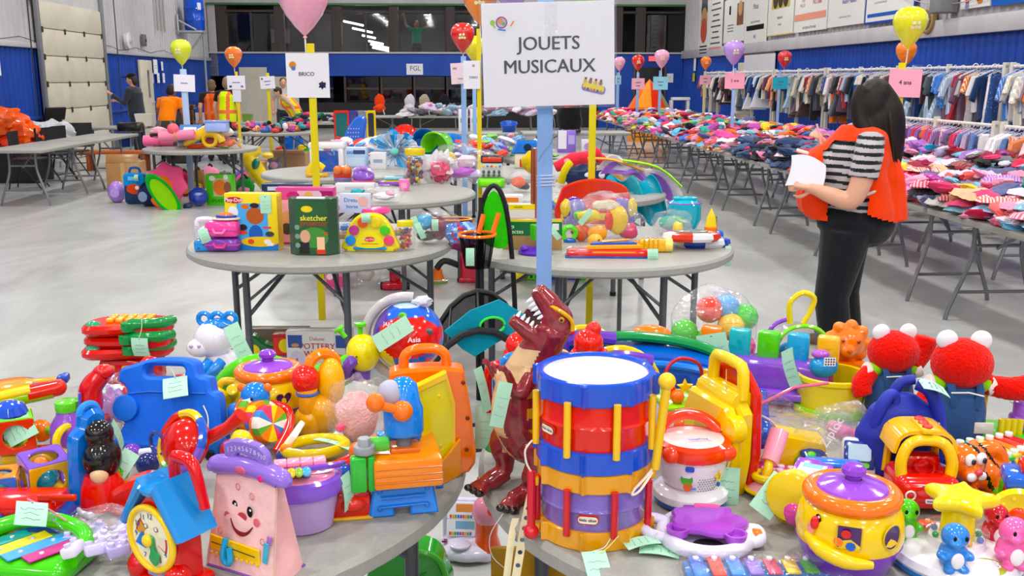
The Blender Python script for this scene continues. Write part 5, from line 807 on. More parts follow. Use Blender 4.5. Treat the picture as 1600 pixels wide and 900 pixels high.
# ---- tubs and baths on the third row
def tub(label,at_,w_,c,rx,rz,dz=0):
 t=T('plastic_tub',label,at_,dz=dz,rx=rx,rz=rz,cat='tub');part('bowl',t,'plastic',lathe([(0,0),(w_*.36,0),(w_*.4,w_*.05),(w_*.5,w_*.5),(w_*.53,w_*.52),(w_*.5,w_*.54),(w_*.46,w_*.5),(w_*.36,w_*.06),(0,w_*.05)],c,26));part('rim',t,'plastic',tor(w_*.51,w_*.02,c,26,6).r('x',90).t(0,0,w_*.53));return t
tub('red plastic tub lying tilted among the baths',(634,222),40,'#cc2c20',-70,10,.14);tub('lime green plastic tub tilted toward the camera',(694,226),50,'#78d444',100,-30,.12);tub('blue plastic tub under the lime green tub',(702,238),42,'#2a80d0',20,0);tub('dark blue plastic tub right of the red tub',(660,230),40,'#1f5aa8',60,20,.08);tub('blue tub left of the blue post on the potty table',(795,206),26,'#1f58c0',15,0)
t=T('baby_bath','blue and white ribbed baby seat standing on the third row table',(552,238));part('shell',t,'plastic',pris(smooth([(-16,0),(12,0),(20,30),(22,52),(10,56),(-4,42),(-14,20)],4,True),14,'#3a6ed0',3));part('pad',t,'paper',cat([box(1.6,14.6,1.6,0,'#b8c4dc').t(-8+4*i+.6*j,0,6+6*j)for i in range(5)for j in range(6)]),kind='stuff')
for k,(px,py,w_,h_,c,l)in enumerate(((578,238,26,16,'#d8e4dc','pale green carton beside the baby seat'),(592,264,24,26,'#e4e2e6','white baby carton between the playset and the tutu'),(724,205,14,34,'#eceaec','tall white potty stack left one'),(742,205,14,34,'#e6e4e8','tall white potty stack right one'),(600,246,40,14,'#d8609a','pink flat carton below the red tub'),(668,258,40,16,'#dfe0ea','white carton with blue lid behind the jar'))):
 gbox('carton' if k not in(2,3)else 'potty_stack',l,(px,py),w_,h_,16,c,[('q',0,h_*.5,w_*.6,h_*.2,'#9aa8c0')])
t=T('carriage_seat','black and red baby car seat on the far table behind the big sign',(890,208),cat='car seat');part('shell',t,'cloth',lump(20,16,26,3,.2,1.5,'#18181a').t(0,0,24));part('red_hood',t,'cloth',lump(20,15,9,4,.2,2,'#c8401e').t(0,0,46));part('base',t,'plastic',box(34,24,8,3,'#232326'))
# easels and high chairs far behind
for k,(px,c,c2,l)in enumerate(((533,'#d83a2a','#1f6a70','red framed easel with teal board'),(552,'#4a3a9a','#4a4a8a','purple easel leaf beside the red easel'),(565,'#8a8a92','#9a98a0','grey easel back right of the purple leaf'),(579,'#e8c820','#2a2a30','yellow framed chalk board'))):
 t=thing('easel',l,'easel',tuple(Dp(px,168,17.5)[:2])+(.35,),u=17.5/1500);part('frame',t,'plastic',pris(rect(24 if k==0 else 15,44,3,0,40),3,c,.6,holes=[rect(18 if k==0 else 9,36,2,0,40)]));part('board',t,'plastic',pris(rect(19 if k==0 else 10,37,0,0,40),1,c2));[part('leg',t,'plastic',box(2,2,48,.4,c).t(x,3,-30))for x in(-6,6)]
for k,(px,py,c,l)in enumerate(((868,0,0,''),)):pass
for k,(px,c,l)in enumerate(((613,'#55606c','grey baby swing far behind the easels'),(640,'#c8c4cc','pale baby chair far behind the tubs'),(663,'#a89888','beige baby chair far behind the tubs'),(695,'#1c1c20','black stroller far behind the tubs'),(593,'#d84a2a','red high chair right of the yellow chalk board'))):
 p=Dp(px,176,24.5);t=thing('baby_chair',l,'baby chair',(float(p[0]),24.5,TZ if k else 0),u=.0163);part('seat',t,'cloth',lump(9,7,6,k,.3,2,c).t(0,0,10));part('backrest',t,'cloth',lump(8,3,11,k+3,.2,2,c).t(0,5,20));[part('leg',t,'metal',rod((x,-3,8),(x*1.4,-4,0),.8,'#c8c8cc'))for x in(-6,6)]
heap('heap of bedding and baby blankets on the far baby gear tables',-1.4,2.4,23.7,24.3,60,.25,lambda u,v,r_:r_.choice(['#e8e4ea','#c8b8d0','#9ab8c8','#d8a0b8','#8a8a98','#e0dcd0']),.2,61,'bedding_heap');heap('heap of small white and pink baby things on the third row table',-1.55,-.45,10.7,11.6,60,.2,lambda u,v,r_:r_.choice(['#e8e6ec','#dcd0e0','#e09ab8','#8ab0d8','#d84a3a','#c8d8e0']),.1,62,'baby_things');heap('heap of small coloured baby toys on the table right of the blue posts',.0,1.1,10.8,11.8,60,.2,lambda u,v,r_:r_.choice(['#e8e6ec','#dcd0e0','#e09ab8','#8ab0d8','#d84a3a','#8ac86a','#7a60b0']),.1,63,'toy_heap')
# shoes on the round table, bags beneath
rgs=random.Random(9);SHM=None
for k in range(46):
 c=rgs.choice(['#1c1e26','#22304e','#2a2a2e','#d84a6a','#3a6ab0','#e8e4e6','#c83a3a','#e87a3a','#3a9a9a','#b04a9a']);a=rgs.uniform(0,6.28);r_=.68*math.sqrt(rgs.random());o=link(bpy.data.objects.new('shoe',SHM or bpy.data.meshes.new('x')))
 if SHM is None:S=1;SHM=mesh('shoe',organic(cat(sph(.1,.04,.03).t(0,0,.03),sph(.045,.038,.05).t(.05,0,.045)),.008,2),'ocol');o.data=SHM
 o.location=(-4.1+r_*math.cos(a),16.8+r_*math.sin(a),TZ+rgs.choice((0,0,.05)));o.rotation_euler=(0,0,rgs.uniform(0,6.28));o.color=H2(c);o.scale=(1,1.2,1.2);props(o,'%s child shoe at %s o\'clock, %s of the round shoe table'%(cname(c),('twelve','one','two','three','four','five','six','seven','eight','nine','ten','eleven')[int((450-math.degrees(a))%360/30)],('near the middle','halfway out','near the rim')[min(2,int(r_/.24))]),'shoe','shoes on the round shoe table')
heap('heap of dark shoes and sandals on the table near the hi-vis vest',-3.6,-1.9,20.3,20.9,50,.16,lambda u,v,r_:r_.choice(['#1c1e26','#22304e','#d84a6a','#3a6ab0','#e8e4e6','#2a7a4a']),.1,64,'shoe_heap')
# ---- craft table on the left and the toys before it
TL=lambda px,py,dz=0:dict(z=TZ+dz)
t=T('foam_roll','rolled bright pink foam mat lying on the left craft table',(262,229),dz=0);part('roll',t,'matte',rod((-36,0,9),(32,4,9),8.5,'#f0709c',16));part('strap',t,'cloth',tor(9,1,'#d8507c',16,5).r('z',90).t(-10,1,9));t=T('foam_roll','second pink foam mat folded behind the rolled one',(270,224),dz=.08);part('roll',t,'matte',rod((-20,0,10),(34,4,14),8,'#ee88a8',14));part('tie',t,'cloth',tor(8.5,1,'#c8b050',16,5).r('z',90).t(6,1,12));part('cap_end',t,'matte',sph(9,8,9,'#f06a7a').t(2,0,22))
t=T('hat','pink and black knitted hat on the foam rolls',(248,214),dz=.15);part('crown',t,'cloth',lump(14,10,9,3,.3,2,'#e6a8b8').t(0,0,7));part('brim',t,'cloth',tor(13,2.6,'#2a1c20',18,6).r('x',80).t(2,0,2));gbox('blister_pack','blue and silver blister pack leaning on the craft table',(295,222),34,30,6,'#5a80b8',[('q',0,16,20,18,'#c8d8e4'),('d',4,16,6,8,'#e8f0f0')],rz=0,rx=-35,dz=.09)
t=T('paper_roll','white paper tube end on roll on the craft table',(281,232),dz=.0);part('roll',t,'paper',rod((-4,-4,8),(14,16,8),7,'#d8d0cc',14));part('core',t,'paper',sph(4,2,4,'#6a5a54').t(-4,-6,8));t=T('duck_float','folded yellow swim toy on the craft table',(322,228),dz=.04);part('body',t,'shiny',tube([(-28,0,6),(-10,0,16),(6,0,22),(20,0,16),(26,0,6)],[6,8,9,7,6],'#f0c818',10,sm=4));part('strap',t,'shiny',tor(10,3,'#e8bc18',16,6).t(8,-6,10));part('nozzle',t,'shiny',sph(5,c='#d8a818').t(-30,-2,4))
t=T('foam_sword','orange red foam paddles in a flat stack on the craft table',(330,232));part('paddle',t,'matte',box(72,16,6,2,'#e8562a').r('y',-4).t(0,0,2));part('paddle',t,'matte',box(66,14,5,2,'#e0482a').t(4,2,9));part('bag_film',t,'clear',lump(34,12,9,4,.4,2).t(22,-2,8));solo('white_pillow','white padded bag behind the yellow swim toy','bag','cloth',lump(30,14,10,8,.2,1.5,'#e8e4dc').t(0,0,10),(336,216),z=TZ+.13);t=T('blue_tray','pale blue plastic bin behind the craft table',(340,206),dz=.22);part('bin',t,'plastic',box(34,22,16,3,'#a8b8ec'));part('rim',t,'plastic',box(36,24,3,1,'#98a8e4').t(0,0,15))
t=T('green_party_mask','lime and blue plastic swim toys on the craft table',(352,232));part('fin',t,'shiny',lump(12,8,6,2,.4,2,'#a0d830').t(0,0,6));part('fin_',t,'shiny',lump(12,8,6,5,.4,2,'#3a8ad0').t(-12,2,8));part('strap',t,'shiny',tube([(4,-4,8),(16,-4,12),(26,-2,2)],2,'#e0a02a',6))
FL=dict(z=0)
t=TF('cardboard_box','open brown cardboard box beside the craft table leg',(200,296),cat='box',rz=6);part('carton',t,'card',box(50,40,44,1,'#b48a5e'));part('flap',t,'card',box(48,1.4,14,.3,'#a87e52').r('x',-24).t(0,-20,43));part('tape',t,'card',quad(6,43,'#c8a878',0,22,-20.3))
t=TF('purple_ball','big translucent purple play ball on the floor',(184,316),cat='ball');part('ball',t,'shiny',sph(14,14,17,'#a880c8').t(0,0,16));part('star_print',t,'paper',disc(7,'#b898d8',2,16,-13.8));t=TF('suitcase','blue child suitcase with red car picture on the floor',(214,318),cat='suitcase',rz=4);part('shell',t,'cloth',box(34,18,48,6,'#2a86c8'));part('pocket',t,'cloth',box(28,4,26,3,'#2a3a5c').t(0,-10,3));part('picture',t,'paper',disc(11,'#d04a2a',1,24,-12.6,rz=8)+disc(3,'#e8e4e0',6,26,-12.9)+quad(16,6,'#7ac0e0',0,40,-9.4));part('handle',t,'cloth',tube([(-8,0,47),(-5,0,55),(6,0,55),(9,0,47)],2,'#2a5a9a',6,sm=3));ptag(t,6,-11,46,6,10,seed=55)
t=TF('backpack','navy child backpack behind the pink flower cushion',(235,322),cat='backpack');part('body',t,'cloth',lump(18,12,20,4,.2,1.5,'#1f2a4c').t(0,0,18));part('badge',t,'paper',disc(7,'#8a98b8',-6,16,-13,rz=8));part('strap',t,'cloth',tube([(-10,-8,30),(0,-10,38),(10,-8,30)],2,'#141a30',6,sm=3))
t=TF('flower_cushion','pink and orange flower shaped pop up cushion on the floor',(258,324),cat='cushion',rz=-14,rx=-12);part('petals',t,'cloth',pris(smooth([(x,z+34)for x,z in star(38,32,7,100)],4,True),7,'#f0608e',2));part('centre',t,'cloth',pris([(x-6,z+24)for x,z in circ(22,20,rz=26)],9,'#f0802c',2))
t=TF('green_disc','lime green oval pop up disc leaning on the flower cushion',(272,326),rz=10,cat='disc');part('disc',t,'cloth',pris([(x,z+28)for x,z in circ(14,24,rz=34)],5,'#8ac838',1.5).r('y',-34).t(4,-12,0));part('rim',t,'cloth',tor(14,2.2,'#2a9a3a',28,6).sc(1,1,2.4).t(0,0,28).r('y',-34).t(4,-14,0));
t=TF('blue_ball','shiny dark blue toy ball on the floor',(311,322),cat='ball');part('ball',t,'shiny',sph(15,c='#1f3fa8').t(0,0,15));part('seam',t,'shiny',tor(15,.5,'#18328c',20,4).r('x',40).t(0,0,15));t=TF('toy_car','small dark blue toy car beside the blue ball',(294,325));part('body',t,'plastic',lump(8,5,4,2,.2,2,'#22386c').t(0,0,4));part('wheel',t,'matte',sph(2.4,c='K').t(-4,-4,2))
gbox('pumpkin_kit_box','lime green boxed pumpkin kit on the floor',(347,320),42,48,16,'#5cc82c',[('q',4,28,26,28,'#c8b48a'),('d',2,28,11,12,'#e07a2a'),('d',14,28,6,9,'#8a5a3a'),('t',-2,7,7,'#2a7a1a','SPLATT'),('d',-10,42,5,4,'#e8e8d8'),('d',12,44,4,4,'#e8e8d8')],z=0,rz=-6);t=TF('green_mask','dark green toy mask lying on the pumpkin kit box',(350,282));
part('shell',t,'matte',lump(13,8,6,3,.3,2,'#3a4a34').t(0,0,8));part('strap',t,'cloth',tube([(-10,2,8),(0,6,14),(10,2,8)],1,'#222',5))
for k,(px,py,w_,h_,c,c2,l)in enumerate(((292,306,22,40,'#c8304e','#e8c828','crimson backpack with yellow cartoon badge'),(312,304,20,42,'#8a6a3a','#d8b828','brown and yellow character free backpack'),(332,300,24,42,'#f098b0','#f0c0cc','pale pink quilted backpack'),(268,292,34,24,'#2a3a6a','#d84a8a','navy and pink bags heaped under the craft table'),(318,285,40,18,'#8a2a3a','#e8e0e4','dark red and white bags under the craft table'),(384,308,26,34,'#2f8a3a','#e890b0','dark green rolled mat beside the pumpkin kit'))):
 l=l.replace('character free ','child ');l=l.replace('cartoon badge','badge');t=TF('child_backpack' if k not in(5,)else 'rolled_mat',l,(px,py),cat='bag');part('body',t,'cloth',lump(w_*.55,11,h_*.5,k,.22,1.6,c).t(0,0,h_*.47));part('pocket',t,'cloth',lump(w_*.36,5,h_*.22,k+4,.2,2,c2).t(0,-9,h_*.32));part('strap',t,'cloth',tube([(-w_*.2,-3,h_*.85),(0,-4,h_*1.05),(w_*.2,-3,h_*.85)],1.6,'#2a2026',6,sm=3))
t=TF('pop_up_tunnel','folded pink orange and purple pop up tunnel rings behind the pumpkin kit',(388,300));[part('ring',t,'cloth',tor(26-4*k,5,c,24,8,0,180).t(4*k,-3*k,6))for k,c in enumerate(('#8a6ac8','#f0709c','#f0903a','#f06a8a'))]
t=TF('inflatable_banana','yellow inflatable swim toy with green eye leaning by the boxes',(412,305));part('body',t,'shiny',tube([(-2,0,70),(-16,0,64),(-14,0,46),(2,0,22),(16,0,2)],[7,11,14,12,8],'#f0d024',14,sm=4));part('eye',t,'shiny',sph(6,4,9,'#2a7a5a').r('y',20).t(-6,-13,50));part('beak',t,'shiny',sph(9,6,5,'#ecc41c').t(10,-2,62));t=TF('cardboard_box','brown cardboard box filled with blue toys right of the craft table',(458,262),cat='box',rz=-4);part('carton',t,'card',box(50,34,24,1,'#b8906a'));part('flap',t,'card',box(50,1.4,10,.3,'#c8a07a').r('x',60).t(0,-17,24))
t=TF('blue_monster_toy','bundle of blue and yellow toys piled in the cardboard box',(458,240));part('blue_pile',t,'cloth',lump(16,10,16,3,.4,2,'#2a66c8').t(0,0,14));part('yellow_bits',t,'cloth',lump(10,8,6,6,.4,2,'#e8c428').t(16,-4,8));part('red_bits',t,'cloth',lump(10,8,5,7,.4,2,'#c83a3a').t(-16,-4,6));[part('horn',t,'plastic',tube([(x,0,26),(x*1.4,0,34)],2,'#d8e4f0',6))for x in(-5,5)]
t=TF('cardboard_box','small brown carton with white and red toy beside the yellow swim toy',(440,300),cat='box');part('carton',t,'card',box(28,20,26,.8,'#b89468'));part('flap',t,'card',box(26,1.2,8,.3,'#c8a478').r('x',30).t(0,-10,25));t=TF('white_tub','white and red plastic pot beside the small carton',(452,296),cat='tub');part('pot',t,'plastic',lathe([(0,0),(9,0),(11,14),(0,14)],'#e8e4e4',18));part('lid',t,'plastic',sph(11,9,5,'#d83030').t(0,0,15));t=TF('plush_toy','small grey and pink plush behind the small carton',(430,270));part('body',t,'fur',lump(11,8,10,3,.3,2,'#8a8494').t(0,0,10));part('face',t,'fur',sph(6,4,6,'#e8b0c4').t(0,-6,12));[part('ear',t,'fur',sph(4,2,5,'#8a8494').t(x,0,20))for x in(-7,7)]
t=TF('wooden_crate','tan wooden crate beneath the craft table',(400,278),cat='crate');[part('slat',t,'wood',box(3.4,20,24,.4,'#b88a52').t(-14+4*k,0,0))for k in range(8)];part('top_board',t,'wood',box(34,22,3,.5,'#c89a62').t(0,0,24));solo('green_toy_frog','lime green plastic toy by the shoe table leg','toy','plastic',lump(11,8,10,4,.4,2,'#4cc428').t(0,0,9),(486,246),z=0)
# ---- left side: chairs, bins, bags
def chair(label,x,y,rz):
 t=thing('folding_chair',label,'chair',(x,y,0),u=1,rz=rz,g='black chairs by the left tables');part('seat',t,'matte',box(.44,.42,.03,.012,'#1c1d20').t(0,0,.43));part('backrest',t,'matte',shellg(lambda a,b:(-.22+.44*a,.2+.03*math.sin(a*math.pi),.6+.26*b),8,4,.02,'#1c1d20'));
 for sx in(-1,1):part('front_leg',t,'metal',rod((sx*.2,-.2,0),(sx*.19,.1,.45),.011,'#2a2b2e'));part('rear_leg',t,'metal',tube([(sx*.2,.26,0),(sx*.2,.16,.45),(sx*.2,.21,.84)],.011,'#2a2b2e',8))
 part('stretcher',t,'metal',rod((-.2,-.13,.12),(.2,-.13,.12),.008,'#2a2b2e'));return t
for px,py,Y,rz,l in((42,0,14.6,100,'black chair pushed to the left table nearest the photo edge'),(86,0,15.6,80,'black chair second from the left photo edge'),(109,0,16.2,84,'black chair third from the left photo edge'),(126,0,17.6,-160,'black chair turned away near the overhead door')):
 p=Dp(px,220,Y);chair(l,float(p[0]),Y,rz)
p=Dp(86,200,18.8);t=thing('tilted_chair','black chair stacked upside down against the blue wall','chair',(float(p[0]),18.8,.0),u=1,rz=60);part('backrest',t,'matte',box(.44,.05,.26,.02,'#17181a').r('x',20).t(0,0,.85));[part('leg',t,'metal',rod((x,.0,0),(x,.1,.9),.012,'#2a2b2e'))for x in(-.2,.2)];part('seat',t,'matte',box(.44,.04,.4,.01,'#17181a').t(0,.08,.45))
t=T('black_case','black plastic carrying case on the left folding table',(205,206),cat='case');part('shell',t,'plastic',box(38,20,15,4,'#1a1a1c'));part('handle',t,'plastic',tube([(-6,-10,9),(-4,-13,9),(6,-13,9),(8,-10,9)],1.2,'#333',6));part('seam',t,'plastic',box(38.6,20.6,1,.3,'#2c2c30').t(0,0,8))
p=Dp(12,215,15.5);S=1;solo('orange_bag_heap','heap of bright orange plastic bags at the left photo edge','bags','plastic',cat([lump(.3,.22,.22,k,.45,2.4,'#e8601c',34,22).t(x,y,z)for k,(x,y,z)in enumerate(((0,0,.95),(-.25,.1,.85),(.2,.05,.75)))],lump(.3,.2,.12,5,.5,3,'#c83a1c').t(.1,-.1,.62)),(float(p[0]),15.5,0),u=1,kind='stuff');solo('dark_crate','dark crate under the orange bags','crate','matte',box(.9,.5,.55,.03,'#2a2622'),(float(p[0])+.1,15.55,0),u=1)
p=Dp(56,215,16.8);solo('clear_bag_heap','heap of frosted clear bags beside the orange bags','bags','tulle',cat([lump(.32,.2,.2,k,.4,2.4,n=30,m=20).t(x,y,z)for k,(x,y,z)in enumerate(((0,0,.7),(.3,.1,.72),(-.2,.1,.55),(.15,-.05,.4)))]),(float(p[0]),16.8,0),u=1,kind='stuff');solo('storage_bin','translucent white storage bin under the frosted bags','bin','shell',box(.9,.5,.5,.05),(float(p[0])+.1,16.9,0),u=1)
for k,(px,py,w_,h_,c,Y,l)in enumerate(((227,183,30,19,'#e6e2d4',18.6,'white plastic bin with yellow contents beside the orange shirt'),(309,182,29,14,'#e0dce0',20.3,'frosted white bin behind the wide pale blue post'),(195,190,22,18,'#1f3a78',18.6,'dark blue plastic bin behind the black case'),(385,182,22,12,'#7a9a4a',20.4,'green and brown carton beside the hi-vis vest'))):
 p=Dp(px,py,Y);t=thing('storage_bin',l,'bin',(float(p[0]),Y,TZ if k!=2 else .35),u=Y/1500);part('tub',t,'plastic',lathe([(0,0),(.4,0),(.5,1),(.46,1),(.38,.08),(0,.08)],c,4).r('z',45).sc(w_*1.3,w_*.8,h_));part('contents',t,'cloth',lump(w_*.4,w_*.22,h_*.3,k,.4,2,('#d8cc4a','#e0b8c4','#2a4a8a','#c89a62')[k]).t(0,0,h_*.5))
p=Dp(278,150,19.2);t=thing('waste_bin','tall black wheeled waste bin behind the orange shirt','bin',(float(p[0]),19.2,0),u=1);part('tub',t,'plastic',box(.5,.5,1.05,.05,'#232426'));part('lid',t,'plastic',box(.56,.56,.08,.03,'#1c1d1f').t(0,0,1.05));[part('wheel',t,'matte',cyl(.09,.06,'K').r('y',90).t(x,.22,.09))for x in(-.26,.22)]
p=Dp(183,225,17.5);solo('floor_bench','low orange brown bench under the left tables','bench','wood',cat(box(1.3,.3,.06,.01,'#b8623a').t(0,0,.3),box(.06,.28,.3,.01,'#9a5230').t(-.5,0,0),box(.06,.28,.3,.01,'#9a5230').t(.5,0,0)),(float(p[0]),17.5,0),u=1)
# ---- far right: tent and bench
p=Dp(1014,160,26);t=thing('play_tent','orange and red striped play tent at the far end of the hall','tent',(float(p[0]),26,0),u=1);part('canopy',t,'cloth',lathe([(.55,.9),(.3,1.3),(0,1.62)],'W',16).col(lambda x,y,z:('#e86a1c','#f09a4a','#d83a20','#8a8a5a')[int((math.atan2(y,x)+math.pi)*8/6.283)%4]));part('wall',t,'cloth',lathe([(.55,0),(.55,.9)],'#e8902a',16))
p=Dp(1060,158,27);t=thing('white_bench','small white bench unit by the far blue wall','bench',(float(p[0]),27,0),u=1);part('top',t,'plastic',box(.5,.35,.08,.02,'#e4e4e8').t(.05,0,1.05));part('post',t,'plastic',box(.08,.3,1.05,.02,'#d8d8de').t(-.2,0,0));part('post',t,'plastic',box(.08,.3,1.05,.02,'#d8d8de').t(.25,0,0))
# ================================================================ toys on the front left table
def screws(p,pts):part('screw',p,'metal',cat([cyl(4,2.4,'#c8ccd0',3.2,10).t(x,y,z)for x,y,z in pts]),label='bright key screws')
# green xylophone
t=T('toy_xylophone','bright green toy xylophone with four slanted keys at the front left corner',(52,888),rz=-8)
part('body',t,'plastic',box(175,120,36,16,'G',4).t(0,0,0));part('rim',t,'plastic',tube([(-84,-40,40),(-84,20,46),(-50,52,52),(0,58,54),(50,48,48),(80,20,40),(84,-30,34)],13,'G',10,sm=4))
for k,c in enumerate(('#1f9c9c','#e8cf2a','#4a9ce0','#b8267c')):
 kx=-56+35*k;o=part('key',t,'metal',pris([(-14,-50),(-14,50),(14,50),(14,-50)],3,c,.6).r('x',-90).r('z',-32).t(kx,-4,40));screws(o,[(kx+25*s*math.sin(math.radians(32))*1,-4+25*s*math.cos(math.radians(32)),41)for s in(-1,1)])
# bag of lilac blocks
t=T('zip_bag','open clear zip bag full of lilac plastic pieces',(172,856));part('film',t,'clear',lump(72,46,34,3,.5,2.2,n=34,m=20).t(0,0,30)+shellg(lambda a,b:(-118+70*a,-8-20*a+5*math.sin(b*9),62+24*b-30*a+4*math.sin(a*8+b*5)),14,10,.6,'W'))
part('zip_strip',t,'plastic',tube([(-116,-8,86),(-80,-16,72),(-50,-26,58)],1.6,'#d88aa0',5));ptag(t,-96,-32,92,44,40,-52,18,30,seed=2)
for k in range(11):
 r_=random.Random(k);o=T('lilac_block','lilac studded block in the zip bag, %s from the left in the %s row'%(('first','second','third','fourth')[k%4],('back','middle','front')[k//4]),(120+k%4*32+r_.uniform(-6,6),838+k//4*14),dz=.006+.022*(k//4),rz=r_.uniform(0,90),rx=r_.uniform(-20,20),g='lilac pieces in the zip bag')
 S*=1.35;part('block',o,'plastic',box(26,18,13,3,('#cfc6ea','#b8aee0','#e8e4f4')[k%3]));[part('stud',o,'plastic',cyl(4,5,'#cfc6ea',n=10).t(x,0,12))for x in(-7,7)]
# clock house
t=T('toy_clock_house','red and blue toy clock house with yellow dial',(270,905),rz=-33)
part('body',t,'plastic',pris([(-48,0),(48,0),(48,118),(0,165),(-48,118)],52,'R',6));part('roof',t,'plastic',pris([(-74,92),(-62,86),(-14,152),(-6,146),(6,146),(14,152),(62,86),(74,92),(22,172),(12,160),(-12,160),(-22,172)],74,'#2f86cc',4).t(0,0,4))
part('dial_ring',t,'plastic',tor(50,5.5,'Y',40,10).t(0,-32,82));d=part('dial',t,'paper',pris(circ(47,36),4,'#f2ecd0').t(0,-29,82),cat([poly([(0,0)]+[(37*math.cos(math.radians(a)),37*math.sin(math.radians(a)))for a in range(q,q+50,10)],c,-31.4).t(0,0,82)for q,c in((-28,'#b84a3c'),(130,'#a84a2c'))]),cat([poly([(0,0)]+[(33*math.cos(math.radians(a)),33*math.sin(math.radians(a)))for a in range(q+4,q+46,10)],c,-31.6).t(0,0,82)for q,c in((-28,'#e8d8c8'),(130,'#d89a4a'))]),disc(17,'#f2ecd0',0,82,-31.8))
part('numerals',d,'paper',cat([txt(str(h),12.5,'#2f5a9c',36*math.sin(h*math.pi/6),82+36*math.cos(h*math.pi/6),-32,bold=.015)for h in(12,11,10,9,7,6,5,4)]));part('eyes',d,'paper',cat([disc(5,'#6a6a6a',x,100,-32,rz=4)+disc(3,'W',x,100.5,-32.2)for x in(-11,13)]))
part('hour_hand',t,'plastic',pris([(2,5),(-14,1),(-18,9),(-34,-12),(-10,-16),(-8,-9),(5,-5)],4,'#2c70d0',1).t(0,-35,82));part('minute_hand',t,'plastic',pris(smooth([(-6,6),(6,6),(8,-14),(18,-22),(8,-40),(-6,-30),(-1,-16)],3,True),4,'#2a9a58',1).t(4,-36,82));part('hub',t,'plastic',sph(10,7,10,'Y').t(0,-39,82))
part('handle',t,'plastic',tube([(4,16,150),(6,16,196),(22,16,202),(46,16,198),(58,16,172),(70,16,130)],[9,10,10,10,9,8],'R',10,sm=3))
for sx in(-1,1):part('foot',t,'plastic',sph(20,22,24,'R').t(sx*44,-22,24))
part('base',t,'plastic',box(118,76,16,7,'R').t(0,0,0));part('picture',t,'paper',quad(44,34,'#8ab4dc',0,28,-27)+disc(9,'#f0e4c8',-4,34,-27.4)+disc(7,'#d8a8c0',6,25,-27.5));ptag(t,-70,30,60,26,40,seed=4)
# pink purse
t=T('toy_purse','pink cloth toy purse with smiling face and purple handle',(398,884),rz=-27)
def prof(s):return pris([(-66,0),(66,0),(58,150),(-58,150)],2.4,'#eebfc0',.5).r('x',s*9.5).t(0,s*24-s*0,0)
part('front_panel',t,'cloth',shellg(lambda a,b:((-66+132*a)*(1-.12*b),-30+26*b+2.5*math.sin(a*7+b*4)*math.sin(b*3.1),150*b),16,12,2,'#efc4c2').r('z',0));part('back_panel',t,'cloth',shellg(lambda a,b:((66-132*a)*(1-.12*b),34-28*b,150*b),10,8,2,'#e2b2b2'))
for s in(-1,1):part('gusset',t,'cloth',shellg(lambda a,b:(s*(66-8*b-22*math.sin(math.pi*a)*b*(1-b)*2+(8*math.sin(math.pi*a)if b<.3 else 0)),s*(-30+64*a)*(1-.82*b),150*b),8,10,2,'#e2aeae'))
[part('piping',t,'cloth',tube([(s*66,-31,1),(s*58,-5,150)],2,'#d8b0a0',6))for s in(-1,1)];part('base_seam',t,'cloth',tube([(-66,-31,2),(66,-31,2),(70,34,2),(-66,34,2)],2.5,'#8a5aa8',6,closed=True))
part('top_bar',t,'plastic',tube([(-66,0,150),(-60,0,158),(0,0,166),(60,0,158),(66,0,150)],[13,16,16,16,13],'#9070cc',14,sm=4));h=part('handle',t,'plastic',pris([(-38,160)]+[(-38+2*math.cos(math.radians(a))-4,186+14*math.sin(math.radians(a)))for a in(180,150,120)]+[(-26,206),(0,209),(26,206),(40,196),(44,186),(40,160),(24,160),(24,178),(16,186),(-16,186),(-22,178),(-22,160)],13,'#8f74c8',2.5))
part('numerals',h,'paper',cat([txt(str(k+1),11,'#cfc4ea',-33+7.6*k,188+8*math.sin(math.pi*(k+.5)/10),-7,bold=.02)for k in range(10)]));part('badge',t,'plastic',sph(11,3,7,'#c05a78').t(-2,-16,164));part('button',t,'plastic',sph(6,4,6,'M').t(36,-14,158))
def fz(z):return-31+26*z/150-2.2
part('face',t,'paper',cat([disc(5.5,'K',x,z,fz(z)-.5,rz=9)+disc(2,'W',x+1.5,z+3,fz(z)-.8)for x,z in((-18,104),(12,100))],disc(9,'#c04a58',-2,90,fz(90)-.6,rz=7),[disc(6,'#d8707a',x,86,fz(86)-.4,rz=7)for x in(-32,26)],tube([(-24,fz(84)-1,84),(-16,fz(72)-1,70),(-2,fz(64)-1.5,64),(10,fz(68)-1,67),(20,fz(78)-1,78)],[1.2,2.4,3.6,2.4,1],'#7a1f28',6,sm=3)),label='printed smiling face')
part('cloth_print',t,'paper',cat([tor(4,.6,'#d06a70',12,4).sc(1,1,1.3).t(x,fz(z)-.8,z)for x,z in((-14,134),(14,124),(40,60),(-44,60))]));zt=part('zipper_bar',t,'plastic',pris([(-60,30),(38,24),(38,48),(-60,54)],4,'Y',1).t(0,fz(40)-2,0),cat([box(5,3,5,1,'Y').t(-56+10*k,fz(24)-2,22)for k in range(10)]),tube([(-56,fz(40)-4.6,42),(30,fz(40)-4.6,36)],1,'#3a3a30',4))
part('zipper_pull',zt,'plastic',tube([(-26,fz(52)-6,54),(-28,fz(40)-8,40),(-28,fz(30)-9,24),(-20,fz(30)-9,16),(-14,fz(30)-9,24),(-18,fz(40)-8,42)],5,'#3fa8d8',8,sm=3));part('ribbon',t,'cloth',pris(rect(9,34),2,'#58b0c8').r('y',10).t(50,fz(44)-3,46)+pris(rect(8,14),2,'#b078c0').r('y',10).t(55,fz(66)-3,66))
